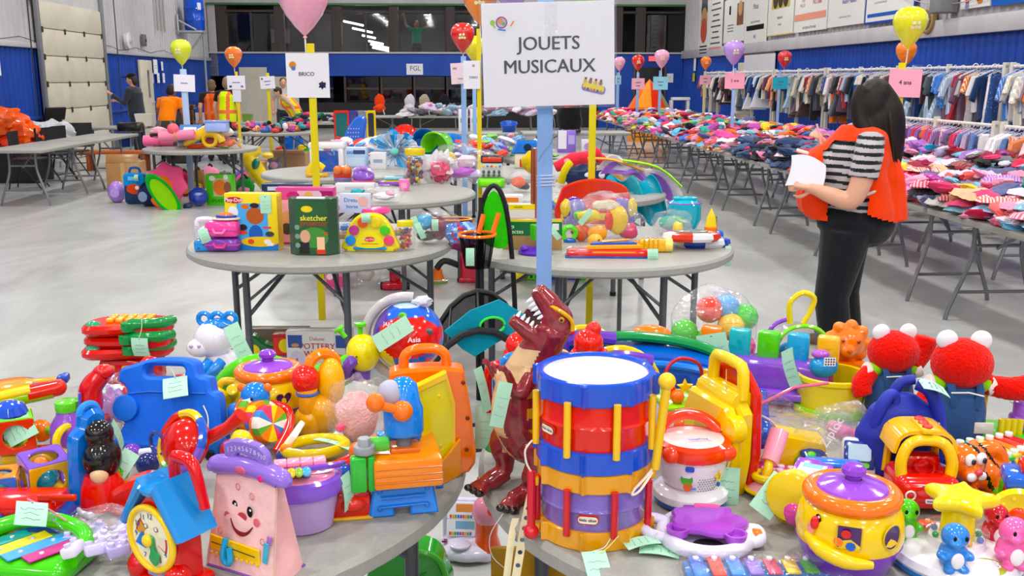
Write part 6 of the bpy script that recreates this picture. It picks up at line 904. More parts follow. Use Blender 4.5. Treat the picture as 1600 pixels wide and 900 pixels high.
# purple basket toy
t=T('toy_basket','lilac and purple toy basket with pink keys on its lid',(474,822),rz=14)
part('tub',t,'plastic',lathe([(0,0),(40,0),(44,3),(56,66),(52,68),(0,62)],'#b9a0d4',28).sc(1.05,.86,1));part('rim',t,'plastic',lathe([(52,58),(60,60),(63,72),(60,84),(54,88),(48,86)],'#8458cc',28).sc(1.05,.86,1));part('lid',t,'plastic',lathe([(0,92),(40,92),(50,88),(54,84)],'#f49ab8',28).sc(1.04,.85,1))
part('handle',t,'plastic',tube([(-60,-4,80),(-52,-20,96),(-20,-32,106),(20,-32,108),(52,-18,104),(62,6,96)],8,'#7a48c4',8,sm=4,flat=.6))
for k,c in enumerate(('#e8402a','#f08a2a','#f2d02a','#9ccc4a','#58b8e0')):part('page_band',t,'plastic',cyl(7,40,c,n=12).r('x',62).t(-36+11*k,-18,94))
for k in range(4):part('key',t,'plastic',box(20,24,7,2.5,'#f59ab6').t(-30+20*k,22,95))
part('lid_print',t,'paper',disc(22,'W',0,0,0,20,12).r('x',-90).t(26,-8,93.4)+disc(9,'#d84a5a',0,0,0).r('x',-90).t(16,-8,93.8)+disc(6,'#5a90e0',0,0,0).r('x',-90).t(32,-6,93.8));ptag(t,66,-10,84,24,62,0,-8,50,seed=5)
# workbench with drill and vise
t=T('toy_workbench','toy workbench with orange top, blue drill and green vise',(628,792),rz=12)
part('front_leg',t,'plastic',pris([(-54,0),(-14,0),(-14,12),(10,12),(10,0),(54,0),(46,52),(-44,52)],16,'#3080dc',3).r('x',-6).t(0,-26,0));part('rear_leg',t,'plastic',pris([(-44,0),(-12,0),(-12,12),(12,12),(12,0),(50,0),(42,52),(-40,52)],14,'#3080dc',3).t(24,62,0))
part('leg_ridges',t,'plastic',cat([tube([(-34,-36+k*.6,18+14*k),(34,-36+k*.6,19+14*k)],1.6,'#2a70c8',6)for k in range(3)],[sph(4,2,4,'#2a70c8').t(x,-35,z)for x in(-36,36)for z in(16,44)]));part('bench_top',t,'plastic',box(104,120,46,5,'#ee8c22').t(8,12,50));part('front_ridges',t,'plastic',cat([tube([(-42,-49,62+z),(58,-49,62+z)],1,'#d87a1a',5)for z in(0,11,22)]))
d=part('drill',t,'plastic',cat(lathe([(0,0),(26,0),(28,5),(28,40),(24,52),(20,78),(10,88),(0,90)],'#2f86e4',22).sc(1.1,.9,1).t(6,0,122)));part('drill_neck',t,'matte',cyl(12,26,'#6f7478').t(6,-2,96));part('drill_plate',t,'plastic',box(46,40,10,3,'#d8701c').t(6,0,94));part('drill_dome',d,'matte',sph(20,18,22,'#b0b0c4').t(-14,-6,188))
part('crank',d,'plastic',cat(sph(16,c='O').t(2,-30,168),rod((2,-30,168),(-34,-36,182),7,'O',10),sph(14,13,15,'O').t(-38,-36,186)));v=part('vise',t,'plastic',cat(box(24,20,56,4,'#46b84a').t(-66,-30,46),box(12,20,56,4,'#3cae44').t(-47,-30,46)));part('bolt',v,'matte',cat(cyl(16,12,'#9aa0a2',n=16).t(-56,-24,104),cyl(10,14,'#a8aeb0',n=6).t(-56,-24,114)));part('jaw',v,'plastic',box(40,18,22,7,'#64cc5a').t(-36,-10,100));part('tool',t,'plastic',box(70,26,16,6,'#2f86e4').t(2,38,96))
# orange carry case with yellow door
t=T('toy_carry_case','orange toy tool case with open yellow door panel',(672,745),rz=8)
part('shell',t,'plastic',pris(smooth([(-62,4),(62,0),(68,80),(58,150),(46,172),(-46,172),(-60,150),(-66,80)],4,True),40,'#f27a1c',5).t(0,26,0));part('handle',t,'plastic',tube([(-36,26,168),(-34,26,190),(-18,26,200),(12,26,200),(28,26,190),(30,26,168)],8,'#f27a1c',10,sm=4));part('latch',t,'plastic',box(26,6,18,2,'#f5883a').t(-42,3,134));part('side_screws',t,'matte',cat([cyl(3.5,2,'#7a3208',n=8).r('x',90).t(x,5.5,z)for x,z in((58,40),(60,92),(54,150),(-56,150))]))
dr=part('door',t,'plastic',pris([(-54,12),(54,12),(56,120),(34,176),(-40,172),(-54,140)],10,'Y',3,holes=[[(-44,26),(46,26),(48,116),(30,160),(-36,158),(-44,132)]]).r('z',48).t(2,-36,0));part('door_panel',dr,'plastic',pris([(-46,24),(48,24),(50,118),(31,162),(-38,160),(-46,134)],4,'#e6da2e').r('z',48).t(4,-34,0),cat([sph(4,c='Y').r('z',0).t(x,0,z)for x,z in((-30,60),(20,60),(-30,110),(18,140))]).r('z',48).t(1,-37,0),tor(18,3,'Y',20,6).t(6,0,90).r('z',48).t(0,-37,0));part('hinge',t,'plastic',cyl(12,20,'#f27a1c').t(-24,-2,130));part('lower_panel',t,'plastic',pris([(-50,0),(50,0),(50,60),(-50,12)],5,'#e09030',1).r('z',48).t(14,-34,0));ptag(t,78,20,168,16,78,0,-14,30,seed=6)
# globe
t=T('toy_globe','blue toy globe with red and yellow continents and grey arm',(641,642))
part('foot',t,'plastic',lathe([(0,0),(40,0),(42,5),(20,16),(12,50),(0,52)],'#d8d4da',24));CZ=121
def gcol(x,y,z):
 z-=CZ;n=8*noise.noise(Vector((x*.06,y*.06,z*.06)))
 if y<20 and(x-6)**2/47**2+(z-8+n)**2/32**2<1 and not(x>6 and z<-20+n):return '#d82a20'
 if x<-18+n and z<-8+n:return '#e8d828'
 if z>49:return '#b8d0e8'
 if x<-28 and z>0:return '#5a3a9a'
 if x>28 and z<-26+n:return '#d82a20'
 return '#2a62c8'
b=part('sphere',t,'plastic',sph(54,n=64,m=44).t(0,0,CZ).col(gcol));part('lettering',b,'paper',cat(txt('Asia',11,'W',14,CZ+8,0,bold=.02),txt('JAPAN',8,'W',-22,CZ+28,0)).map(lambda x,y,z:(x,-math.sqrt(max(1,54.6**2-x*x-(z-CZ)**2)),z)));part('sticker',b,'plastic',cat([sph(7,3,6,c).t(x,-math.sqrt(53**2-x*x-(z)**2),CZ+z)for x,z,c in((-22,2,'#5a6a78'),(34,16,'#4a5a5a'),(2,-18,'#8ab0d8'),(-4,40,'#6ac040'),(-40,-12,'#a08a3a'))]))
part('arm',t,'plastic',tor(64,8,'#c6c0c4',24,10,80,250).t(-2,0,CZ-2));part('pivot',t,'plastic',cyl(14,26,'#cfd2da').r('y',90).t(-72,0,CZ-16));part('hub',t,'plastic',cyl(10,10,'#3a8ad8').r('y',90).t(-54,0,CZ-16));part('top_figure',t,'plastic',lump(15,8,8,4,.5,2,'#d4d6e2').t(22,-6,CZ+56));ptag(t,8,-50,CZ+34,26,62,-30,62,0,seed=7)
# caterpillar, ball headed
t=T('caterpillar_toy','ringed green toy caterpillar with round yellow head',(535,650))
part('body',t,'plastic',cat([tor(19,10,c,20,8).r('x',8*k).r('z',48).t(-42+17*k,6-3*k,52+8*k)for k,c in enumerate(('#6cd63a','#62cc30','#7a50b8','#6cd63a','#7048b0'))]));h=part('head',t,'plastic',sph(26,24,30,'#e8df20').t(36,-4,104));part('nose',h,'matte',cyl(1.8,2,'#5a5a10',n=8).r('x',90).t(30,-27,104));part('neck',t,'plastic',cyl(14,30,'#6848a8').t(32,0,60))
for x,z,a in((10,128,-38),(32,132,4)):part('antenna',t,'plastic',cat(rod((0,0,0),(0,0,16),4,'#6cd63a'),cyl(9,5,'#6cd63a').t(0,0,14)).r('y',a).t(x,-2,z))
# cookie jars
def cookie_jar(at_,label,k,front=True,rz=0):
 t=T('toy_cookie_jar',label,at_,rz=rz);q=lambda g:g.sc(k)
 part('base',t,'plastic',q(lathe([(0,0),(40,0),(44,4),(54,30),(56,36),(50,38)],'#7a3cb4',36)));b=part('jar',t,'plastic',q(lathe([(48,34),(55,36),(57,50),(54,68),(46,80),(40,82)],'#f0cc14',40)));part('rim',t,'plastic',q(tor(43,9.5,'O',40,12).r('x',90).t(0,0,86)));l=part('lid',t,'plastic',q(lathe([(40,90),(36,96),(20,101),(9,103)],'#9450c8',36)));part('knob',l,'plastic',q(lathe([(8,102),(9,107),(13,110),(13,115),(9,119),(0,120)],'#8a44c0',24)))
 def wrap(g,r_,a):return q(g.map(lambda x,y,z:((r_-y)*math.sin(x/r_+math.radians(a)),-(r_-y)*math.cos(x/r_+math.radians(a)),z)))
 def opening(L,a,nm,hl):part(nm,b,'plastic',wrap(poly(L,'#45185c').t(0,-1.6,0),55.5,a));part(nm+'_lip',b,'plastic',q(tube([((57.3)*math.sin(x/57+math.radians(a)),-(57.3)*math.cos(x/57+math.radians(a)),z)for x,z in L],.9,'#d8b410',5,closed=True)))
 if front:
  opening(rect(25,26,2,0,60),-20,'square_opening',0);opening(circ(12,20,0,59,14),28,'oval_opening',0);part('eye',b,'paper',wrap(disc(3.4,'K',0,71,-4.2,rz=5)+disc(1.4,'W',1,73,-4.6),50,-56));part('cheek',b,'paper',wrap(disc(5,'#f29a9a',0,58,-1.6,rz=6),56.5,-62));part('bow',b,'plastic',q(sph(5,3,8,'#d82a30').t(-48,-30,66)));part('arm',b,'plastic',q(tube([(-54,-22,50),(-44,-42,42),(-22,-58,36),(4,-62,34)],[4,8,8,4],'#eec812',10,sm=3)))
  for x,z,c in((-10,50,'O'),(2,47,'B'),(-3,60,'R')):part('shape_piece',b,'plastic',wrap(disc(5,c,x,z+4,-2.4,8),55.5,-20))
 else:
  opening([(x,z+56)for x,z in heart(13)],36,'heart_opening',0);opening(circ(7,16,0,56,15),-62,'oval_opening',0)
  for s,c in((-1,'Y'),(1,'Y')):part('ear_handle',b,'plastic',q(tube([(s*52,-4,70),(s*68,-8,72),(s*76,-10,60),(s*70,-8,48)],6,'#ecc410',10,sm=3)))
 return t
cookie_jar((424,662),'yellow cookie jar toy with heart opening at the back of the left table',1.0,False);cookie_jar((1322,884),'large yellow cookie jar toy with square opening at the front right',1.42,True)
# blue headed letter roller
t=T('letter_roller_toy','blue bear head toy with striped letter barrel',(405,700));part('head',t,'plastic',sph(23,22,22,'#2f7fd6').t(-4,10,82));[part('ear',t,'plastic',sph(7,5,7,'#e87838').t(x,8,96))for x in(-24,16)];part('nose_hole',t,'matte',disc(2.5,'K',-4,84,-12.8))
for k in range(3):part('barrel',t,'paper',cyl(28,18,'W',n=30,b=1).col(lambda x,y,z:('#e8d83a','#d8486a','#4a8ad0','#f0ece4','#68b048','#f08a3a')[int((math.atan2(y,x)+math.pi)/(2*math.pi)*12+k*2)%6]).r('x',78).r('z',52).t(-10+14*k,2-11*k,56-4*k));part('ring',t,'plastic',tor(28,2.6,'#e06a2a',28,6).r('x',-12).r('z',52).t(-10+14*k,2-11*k,56-4*k))
part('frame',t,'plastic',tube([(-18,8,60),(10,16,66),(44,10,60),(52,-14,40),(40,-50,14)],7,'#d42a20',10,sm=4));part('book',t,'paper',box(9,66,40,2,'#f0ecdc').r('y',40).t(46,-34,14));part('arm',t,'plastic',sph(12,9,16,'#2a70c8').t(-36,6,56))
# giraffe
t=T('giraffe_toy','yellow and orange toy giraffe with red round nose',(497,678));part('body',t,'plastic',cat(sph(30,26,34,'#f0ae18').t(6,4,34),sph(22,20,40,'#f2b81c').t(22,8,82),sph(24,20,26,'#f0ae18').t(-12,-6,24)));part('mane',t,'plastic',tor(22,9,'#f08416',18,8,-20,200).r('z',30).t(10,8,106));part('muzzle',t,'plastic',sph(22,21,23,'#dc3028').t(-14,-8,92));part('neck',t,'plastic',cyl(14,44,'#eea418',16).t(-12,-8,34));part('collar',t,'cloth',tor(15,3,'#4a6ac0',18,6).r('x',90).t(-12,-8,70))
# big blue case
t=T('blue_toy_case','large flat blue plastic case with handle slot and price tag',(268,700),rx=-14,rz=-6)
part('shell',t,'matte',pris(smooth([(-80,0),(78,0),(84,40),(78,84),(68,92),(62,112),(46,116),(38,136),(14,142),(-28,140),(-58,130),(-80,122),(-84,104),(-72,94),(-70,82),(-86,78),(-90,62),(-84,44),(-72,38),(-80,20)],3,True),34,'#0f68d8',5,holes=[rect(64,17,7,-8,120)]));part('groove',t,'matte',tube([(-64,-18,84),(-30,-18,88),(60,-18,88)],1.6,'#195fbc',5));part('boss',t,'matte',cyl(20,12,'#1c6cd4').r('x',90).t(-66,-14,62));part('bottom_lip',t,'matte',box(150,44,12,5,'#1a66c8'));ptag(t,12,-22,112,36,42,-48,-10,20,to=(-6,-10,134),seed=8);part('loose_string',t,'cloth',tube([(58,-20,70),(68,-24,50),(66,-30,20),(40,-36,0)],1.2,'#e0dccc',4,sm=4))
# red calculators stacked
KP=[tuple(At(212+(-4,2,0)[k],594)+np.array((0,0,(.085,.118,.155)[k])))for k in range(3)];KU=mpp(KP[0])
t=thing('red_toy_crate','red toy crate under the stack of red keypads','toy',tuple(At(210,596)),u=KU);part('crate',t,'plastic',box(90,50,42,8,'#c4241a'));part('yellow_stud',t,'plastic',cat([box(14,8,8,3,'#e8b020').t(-24+24*k,-26,26)for k in range(3)]))
for k in range(3):
 t=T('red_keypad_toy','red toy keypad with yellow keys and green knobs, %s of the stack'%('bottom','middle','top')[k],KP[k],u=KU,rz=(8,-6,4)[k]);part('body',t,'plastic',pris(smooth([(-62,-34),(-30,-42),(10,-38),(40,-40),(66,-22),(62,14),(40,34),(0,36),(-46,32),(-66,4)],4,True),16,'#cc2418',5).r('x',-90).t(0,0,8))
 part('side_knob',t,'plastic',cat(tube([(10,-32,16),(34,-36,19),(58,-26,18),(64,-2,16)],[10,8,9,8],'#1c8a46',10,sm=3),cyl(11,14,'#1c8a46').t(8,-36,8)));part('dial',t,'plastic',sph(12,10,8,'#3a9a70').t(-48,-24,14));part('keys',t,'plastic',cat([box(11,11,7,3,'#eeae16').t(-28+14*i,-8+13*j,15)for i in range(5)for j in range(3)]),kind='stuff')
 if k==1:ptag(t,34,-46,20,26,30,10,0,0,to=(36,-38,60),seed=9)
# hippo
t=T('hippo_toy','white toy hippo with blue ring ears and blue arms',(352,606));part('body',t,'plastic',lathe([(0,0),(34,0),(38,10),(34,36),(24,56),(0,62)],'#e6e2ec',24));h=part('head',t,'plastic',cat(sph(30,27,29,'#e8e4ee').t(-12,-4,80),sph(20,17,15,'#e8e4ee').t(-30,-16,70)));part('nostril',h,'plastic',cat([sph(3,c='#b8a8c0').t(x,-31,76)for x in(-38,-26)]));[part('ear',t,'plastic',tor(9,4,'#2f86d8',16,8).t(x,-4,112))for x in(-24,-4,16)];part('crown',t,'plastic',lump(22,16,8,2,.3,2,'#2f86d8').t(-4,-2,104));[part('arm',t,'plastic',tube([(x,-22,48),(x-8,-34,40),(x-18,-38,30)],[9,9,7],'#2f80d0',10,sm=3))for x in(-14,4)];part('speaker_mark',t,'paper',cat([disc(1.8,'K',10+4*i,30+4*j,-36,6)for i in range(4)for j in range(4)]),kind='stuff');ptag(t,22,-24,108,24,60,-12,-26,0,to=(4,-10,110),seed=10)
# red toys behind the blue case
t=T('toy_guitar','red toy guitar with lime green stickers behind the blue case',(142,655),dz=.05,rz=-30,rx=-62);part('body',t,'plastic',pris(smooth([(-34,0),(0,-8),(34,2),(30,30),(18,44),(24,64),(0,74),(-24,62),(-18,42),(-32,28)],4,True),22,'R',6));part('neck',t,'plastic',box(18,14,62,5,'R').t(0,0,66));part('sticker',t,'paper',quad(14,36,'#a8d020',0,96,-7.4));part('head',t,'plastic',box(28,14,22,6,'R').t(0,0,122));ptag(t,0,-14,60,34,30,-30,0,20,seed=11)
t=T('toy_phone','red toy handset standing beside the red guitar',(150,682),dz=.05,rz=15);part('grip',t,'plastic',tube([(-20,0,10),(-4,0,50),(0,0,80),(18,0,100)],[16,18,17,14],'R',12,sm=4));part('stripe',t,'plastic',tube([(-30,-12,20),(-18,-17,50),(-14,-17,78)],2.5,'#5a5ac0',6,sm=3));part('earpiece',t,'plastic',sph(16,14,12,'R').t(20,0,104))
t=T('red_toy_dish','small red scalloped dish behind the hippo',(300,592),dz=.08);part('rim',t,'plastic',tor(24,6,'R',24,8).r('x',70));part('food',t,'plastic',lump(18,16,6,1,.6,3,'#c8b030'))
t=T('clear_wrap','crumpled lilac cellophane bag between red toys and blue case',(178,668),dz=.03);part('film',t,'clear',lump(34,26,44,6,.6,2.5,n=24,m=16).t(0,0,40));part('ribbon',t,'plastic',lump(20,10,26,7,.7,2.5,'#d8a8dc').t(0,0,36))
# rainbow rimmed banjo
t=T('toy_banjo','red toy banjo drum with rainbow rim',(292,742),dz=.03,rz=-35);part('bowl',t,'plastic',lathe([(0,-6),(44,-10),(44,-4),(40,8),(26,24),(0,30)],'#c8241a',30).r('x',62).t(0,0,52));part('rim',t,'plastic',tor(45,7,'W',36,8).col(lambda x,y,z:('#e8c81c','#78c030','#7a58c0','#2a5ac0','#e8c81c','#d03020')[int((math.atan2(z,x)+math.pi)/(2*math.pi)*6)%6]).r('x',-28).t(0,-4,56));part('neck',t,'plastic',tube([(30,20,60),(56,40,78),(78,50,100)],[11,10,12],'#cc281c',10));part('end_cap',t,'plastic',lump(20,16,20,1,.2,1,'#e8cf3a').t(96,30,66));part('cap_trim',t,'plastic',tor(18,3,'#28408a',16,6).t(-40,-20,50))
# blue doll case
t=T('doll_case','upright blue case with black haired doll and red dress',(160,792),rz=52);part('back',t,'plastic',pris(smooth([(-34,0),(34,0),(36,60),(34,110),(22,128),(24,146),(8,158),(-12,150),(-18,132),(-32,116),(-36,60)],4,True),26,'#2574d0',7).t(0,18,0));part('hair',t,'plastic',organic(cat(sph(30,26,34).t(0,-14,84),sph(22,20,22).t(0,-12,124)),3,2).col(lambda x,y,z:'#120e0c'));part('face',t,'plastic',sph(14,14,16,'#f0c8a0').t(-12,-24,66));part('dress',t,'plastic',lathe([(0,8),(36,8),(32,40),(24,60),(0,62)],'#d8281c',20).t(0,-8,0));part('plinth',t,'plastic',box(78,60,10,4,'W'));part('handle',t,'plastic',tor(14,6,'#3f90e4',16,8,0,180).t(2,18,150));ptag(t,34,10,126,18,64,0,-30,40,seed=12)
# activity cubes
def ring_cube(at_,label,cs,s=46,rz=40,dz=0,rx=0):
 t=T('activity_cube',label,at_,dz=dz,rz=rz,rx=rx)
 for k in range(4):part('face_panel',t,'plastic',pris(rect(s,s,5,0,s/2),5,cs[(k+1)%len(cs)],1.5,holes=[circ(s*.34,20,0,s/2)]).t(0,-s/2+2,0).r('z',90*k))
 part('top_panel',t,'plastic',pris(rect(s,s,5),5,cs[0],1.5,holes=[circ(s*.34,20)]).r('x',90).t(0,0,s-2));part('bottom_panel',t,'plastic',box(s-4,s-4,5,2,cs[1]));part('ball',t,'shiny',sph(s*.3,c='#3aa0b4').t(0,-4,s*.42));part('ball',t,'shiny',sph(s*.22,c='#e8802a').t(-4,6,s*.72));return t
ring_cube((72,768),'purple and yellow activity cube with a teal ball inside',('#7d55c2','#e8b82a'),62,42,.02,8);ring_cube((26,700),'lime green activity cube with red ovals behind the purple cube',('#7ed02c','#d83a22'),54,30,.04);ring_cube((4,790),'orange and blue ring block at the left photo edge',('#ee9420','#2a72c8'),56,20,.01)
t=T('mushroom_shaker','toy mushroom with glossy blue cap and green stem',(20,690),dz=.05);part('stem',t,'plastic',cyl(12,44,'#1f5a3a',14));part('cap',t,'shiny',lathe([(0,40),(24,42),(27,48),(22,60),(10,66),(0,67)],'#1c4cc8',24));part('gill',t,'plastic',cyl(25,6,'#d03a28').t(0,0,38));part('base',t,'plastic',box(66,50,14,6,'#e0c81c').t(-4,0,-14));ptag(t,46,-20,38,34,46,-28,60,-18,to=(12,-10,30),seed=13)
t=T('purple_bottle','purple toy bottle with lime green cap',(112,700),dz=.03);part('bottle',t,'plastic',lathe([(0,0),(26,0),(30,8),(28,40),(18,56),(16,66),(0,66)],'#8a50bc',24));part('cap',t,'plastic',cyl(18,16,'#6ccc44').t(0,0,62));part('ring',t,'plastic',tor(20,6,'Y',20,8).r('z',70).t(6,-26,24))
t=T('rainbow_shaker','long yellow green and red shaker stick at the left photo edge',(36,640),dz=.09,rz=24);part('tube_body',t,'plastic',rod((-60,0,14),(44,0,26),13,'#9cce20',14));part('top_strip',t,'plastic',rod((-60,-4,22),(14,-4,31),9,'#eed24a',12));part('end_cap',t,'plastic',cat(rod((10,0,24),(52,0,29),13.6,'#d8301e',14),sph(13.4,c='#d8301e').t(52,0,29)))
t=T('toy_banjo','blue and orange toy banjo lying at the back left',(18,612),dz=.12,rz=12);part('drum',t,'plastic',cyl(40,12,'#2a52b4',n=28));part('skin',t,'plastic',cyl(33,14,'#f09a2c',n=28));part('neck',t,'plastic',box(62,18,9,3,'#e8a02a').t(44,10,6));part('peg_head',t,'plastic',cat([box(12,22,14,4,'#2a4cb4').t(70+6*k,14,4+2*k)for k in range(2)]))
t=T('green_maraca','lime green toy maraca with ridged ball',(186,770),dz=.02);part('ball',t,'plastic',sph(18,17,19,'#62cc28').t(0,0,34));part('ridges',t,'plastic',cat([tor(18.2,1,'#56bc22',18,4,20,160).r('z',a).t(0,0,34)for a in(0,45,90,135)]));part('grip',t,'plastic',tube([(4,-6,20),(12,-14,10),(24,-18,6)],[8,7,9],'#66d02a',10));ptag(t,24,6,66,26,56,-20,36,10,seed=14)
t=T('red_ride_toy','red and blue rounded toy base at the left photo edge',(44,822),dz=.0);part('base',t,'plastic',box(150,80,30,12,'#2458b8').t(-10,0,0));part('hood',t,'plastic',box(140,70,26,11,'#d42c1e').t(-14,4,26));part('eye_panel',t,'plastic',sph(30,20,26,'#2a6ac8').t(-50,-30,24));part('stripe',t,'plastic',box(60,8,10,3,'#d8301e').t(60,-20,52))
t=T('red_toy_barrow','red plastic toy body behind the clock house',(226,800),dz=0);part('hull',t,'plastic',pris(smooth([(-40,0),(44,0),(54,40),(20,64),(-26,52),(-48,30)],4,True),46,'#cc281c',8));part('wheel',t,'plastic',cyl(20,14,'#66c832').r('x',90).t(62,-10,38));part('bolt',t,'plastic',sph(9,c='#2a50b0').t(66,-16,60))
t=T('yellow_tambourine','yellow oval toy tambourine with a green tag on it',(494,712),dz=.02,rz=18,rx=-16);part('hoop',t,'plastic',tor(46,9,'#e6cc18',30,10).sc(1,1,.62).r('x',-70).t(0,0,14));part('jingle',t,'plastic',cat([sph(10,8,8,'O').t(x,y,16)for x,y in((44,12),(-44,-6))]));part('net',t,'plastic',cyl(40,4,'#d6c020',n=28).sc(1,.6,1).t(0,0,6));ptag(t,2,6,26,26,66,-70,0,62,seed=15)
t=T('clear_wrap','clear bag with a pale pink plush toy behind the drill',(560,700),dz=.0);part('film',t,'clear',lump(46,34,62,11,.45,2,n=30,m=20).t(0,0,56));part('plush',t,'fur',lump(32,24,40,5,.3,2,'#eebcbc').t(-2,0,52));part('plush_bow',t,'plastic',cat(sph(8,6,7,'#e8508a').t(-22,-26,44),sph(9,6,8,'W').t(-26,-26,30)))
t=T('red_toy_plane','red toy with orange and blue ball knobs beside the drill',(560,748),dz=.0,rz=20);part('body',t,'plastic',tube([(-46,0,14),(-10,0,24),(26,0,44),(46,0,48)],[16,18,15,10],'#d02a1e',12,sm=3));part('knob',t,'plastic',sph(14,c='#e8742a').t(-2,-14,52));part('wheel',t,'plastic',sph(17,14,18,'#2a5ac0').t(-26,-20,18));part('hub',t,'plastic',sph(10,c='#8a50b8').t(-14,-30,10));part('fin',t,'plastic',box(14,30,20,5,'#58c040').t(30,-4,6))
t=T('red_toy_radio','red toy box hidden between the basket and the workbench',(545,800),rz=10);part('box_body',t,'plastic',box(70,60,46,10,'#cc2820'));part('yellow_trim',t,'plastic',box(74,64,5,2,'#e0b020'));part('dome',t,'plastic',sph(22,18,14,'#d83428').t(8,-22,26))
t=T('toy_spout','yellow plastic spout toy beside the back cookie jar',(362,668));part('spout',t,'plastic',tube([(0,0,0),(2,0,30),(-8,-6,52),(-22,-8,58)],[16,13,10,13],'#e6c41a',12,sm=4));part('collar',t,'plastic',tor(14,4,'#e6c41a',18,6).r('x',90).t(0,0,26));part('prong',t,'plastic',cyl(9,20,'#e8ca2a').r('x',50).t(12,-10,58))
t=T('green_ring_toy','lime green curved toy tube behind the cookie jar',(372,636),dz=.02);part('hose',t,'plastic',tube([(-36,0,0),(-22,0,40),(8,0,66),(44,0,74),(76,0,66)],13,'#66cc3a',12,sm=4));part('rivet',t,'matte',cat([sph(3,c='#1a5a14').t(x,-13,z)for x,z in((-18,42),(14,66),(50,72))]))
# small toys filling the gaps of the left pile
def shaker(label,at_,c1,c2,dz=.0,rz=0,k=1.0):
 t=T('toy_shaker',label,at_,dz=dz,rz=rz);S_=k;part('bulb',t,'plastic',sph(18,16,18,c1).sc(k).t(0,0,18*k));part('grip',t,'plastic',rod((10,4,20),(44,14,26),7,c2,10,8).sc(k));part('cap',t,'plastic',sph(9,9,9,c1).sc(k).t(46*k,14*k,26*k));return t
shaker('navy and yellow toy shaker between the blue case and the banjo',(232,742),'#23306e','#e8c424',rz=20);shaker('purple and white toy shaker under the blue case',(208,724),'#7a48b4','#e8e4ee',rz=-30,k=.9);shaker('red and yellow toy shaker right of the banjo neck',(362,720),'#d02a20','#e8c020',rz=60);shaker('dark blue toy shaker left of the tambourine',(446,728),'#2c3a86','#8a58b8',rz=-20,k=.8);shaker('orange and lime toy shaker left of the purple bottle',(66,690),'#f07a20','#7ac83a',dz=.02,rz=-40)
t=T('yellow_toy_plane','yellow and red toy wing behind the activity cubes',(66,716),dz=.0,rz=12);part('wing',t,'plastic',box(110,44,16,6,'#e8b81c'));part('stripe',t,'plastic',box(100,18,18,6,'#d23420').t(6,-8,6));part('knob',t,'plastic',sph(10,c='#66c42c').t(44,-10,22))
t=T('blue_toy_truck','small blue toy truck behind the letter roller',(352,716),rz=-20);part('cab',t,'plastic',box(30,26,28,6,'#2468c8').t(-16,0,6));part('bed',t,'plastic',box(40,26,14,4,'#d83a24').t(18,0,6));[part('wheel',t,'matte',cyl(8,5,'K').r('x',90).t(x,-12,8))for x in(-18,22)]
t=T('green_toy_phone','green toy telephone between the tambourine and the basket',(520,752),rz=20);part('base',t,'plastic',box(44,34,14,5,'#58c03a'));part('handset',t,'plastic',tube([(-20,0,18),(-8,0,26),(8,0,26),(20,0,18)],6,'#e86a28',10,sm=3));part('dial',t,'plastic',cyl(9,3,'#f0e8e0').t(0,-6,14))
# ================================================================ toys on the front right table
# ---- two stacked drums
def drum(at_,label,dz,h,R,shell_c,rim_c,rod_c,n,a0,logo_a,stick):
 t=thing('toy_drum',label,'toy',at_,u=DU,g='stacked toy drums')
 b=part('shell',t,'plastic',lathe([(R-4,4),(R-4,h*.46),(R-1,h*.5),(R-4,h*.54),(R-4,h-4)],shell_c,48));rims=[]
 for z0,z1,nm in((0,h*.25,'lower_rim'),(h*.75,h,'upper_rim')):
  pr=[((R+1+8*max(0,math.cos(n*(a-math.radians(a0))))**24)*math.cos(a),(R+1+8*max(0,math.cos(n*(a-math.radians(a0))))**24)*math.sin(a))for a in[2*math.pi*i/240 for i in range(240)]]
  rims.append(part(nm,t,'plastic',pris(pr,z1-z0,rim_c,2,holes=[circ(R-9,48)]).r('x',90).t(0,0,(z0+z1)/2)))
 part('drum_head',t,'matte',cyl(R-8,4,'#d9d8e2',n=48,b=1).t(0,0,h-9));part('underside',t,'matte',cyl(R-8,3,shell_c,n=40).t(0,0,4))
 for k in range(n):
  a=math.radians(a0+360*k/n);part('tension_rod',t,'plastic',rod(((R+5)*math.cos(a),(R+5)*math.sin(a),h*.2),((R+5)*math.cos(a),(R+5)*math.sin(a),h*.8),5.5,rod_c,12))
 def wr(g,a):return g.map(lambda x,y,z:((R-2-y)*math.sin(x/R+math.radians(a)),-(R-2-y)*math.cos(x/R+math.radians(a)),z))
 l=part('logo_plate',b,'plastic',wr(pris(rect(34,16,8,0,h*.42),2,'#c8382c',.5),logo_a));part('logo_lettering',l,'paper',wr(poly(rect(29,11,5,0,h*.42),'#f0e8d8',-2.2)+txt('little tikes',6.5,'K',0,h*.42,-2.6,bold=.02),logo_a));return t
DX=tuple(At(926,822));DU=mpp(DX);DX2=(DX[0],DX[1],DX[2]+120*DU)
t=drum(DX,'lower purple toy drum with orange rims and red rods',0,120,86,'#7f6bb8','#e2a012','#c4202c',8,-75,-10,0)
part('clip',t,'plastic',box(14,10,14,3,'#e2a012').t(-90,-36,10));part('clip',t,'plastic',box(14,10,14,3,'#e2a012').t(-92,-34,84))
ptag(t,-8,-104,12,36,60,-62,0,10,to=(18,-92,26),seed=20);part('tag_string',t,'cloth',tube([(30,-92,30),(14,-104,18),(-6,-110,6)],.9,'#c8d080',4));ptag(t,62,-84,6,30,58,-86,0,80,to=(92,-70,30),seed=21)
u0=drum(DX2,'upper red toy drum with blue rims and yellow rods',0,138,88,'#e03212','#1550c6','#f0c01c',8,-75,-58,0)
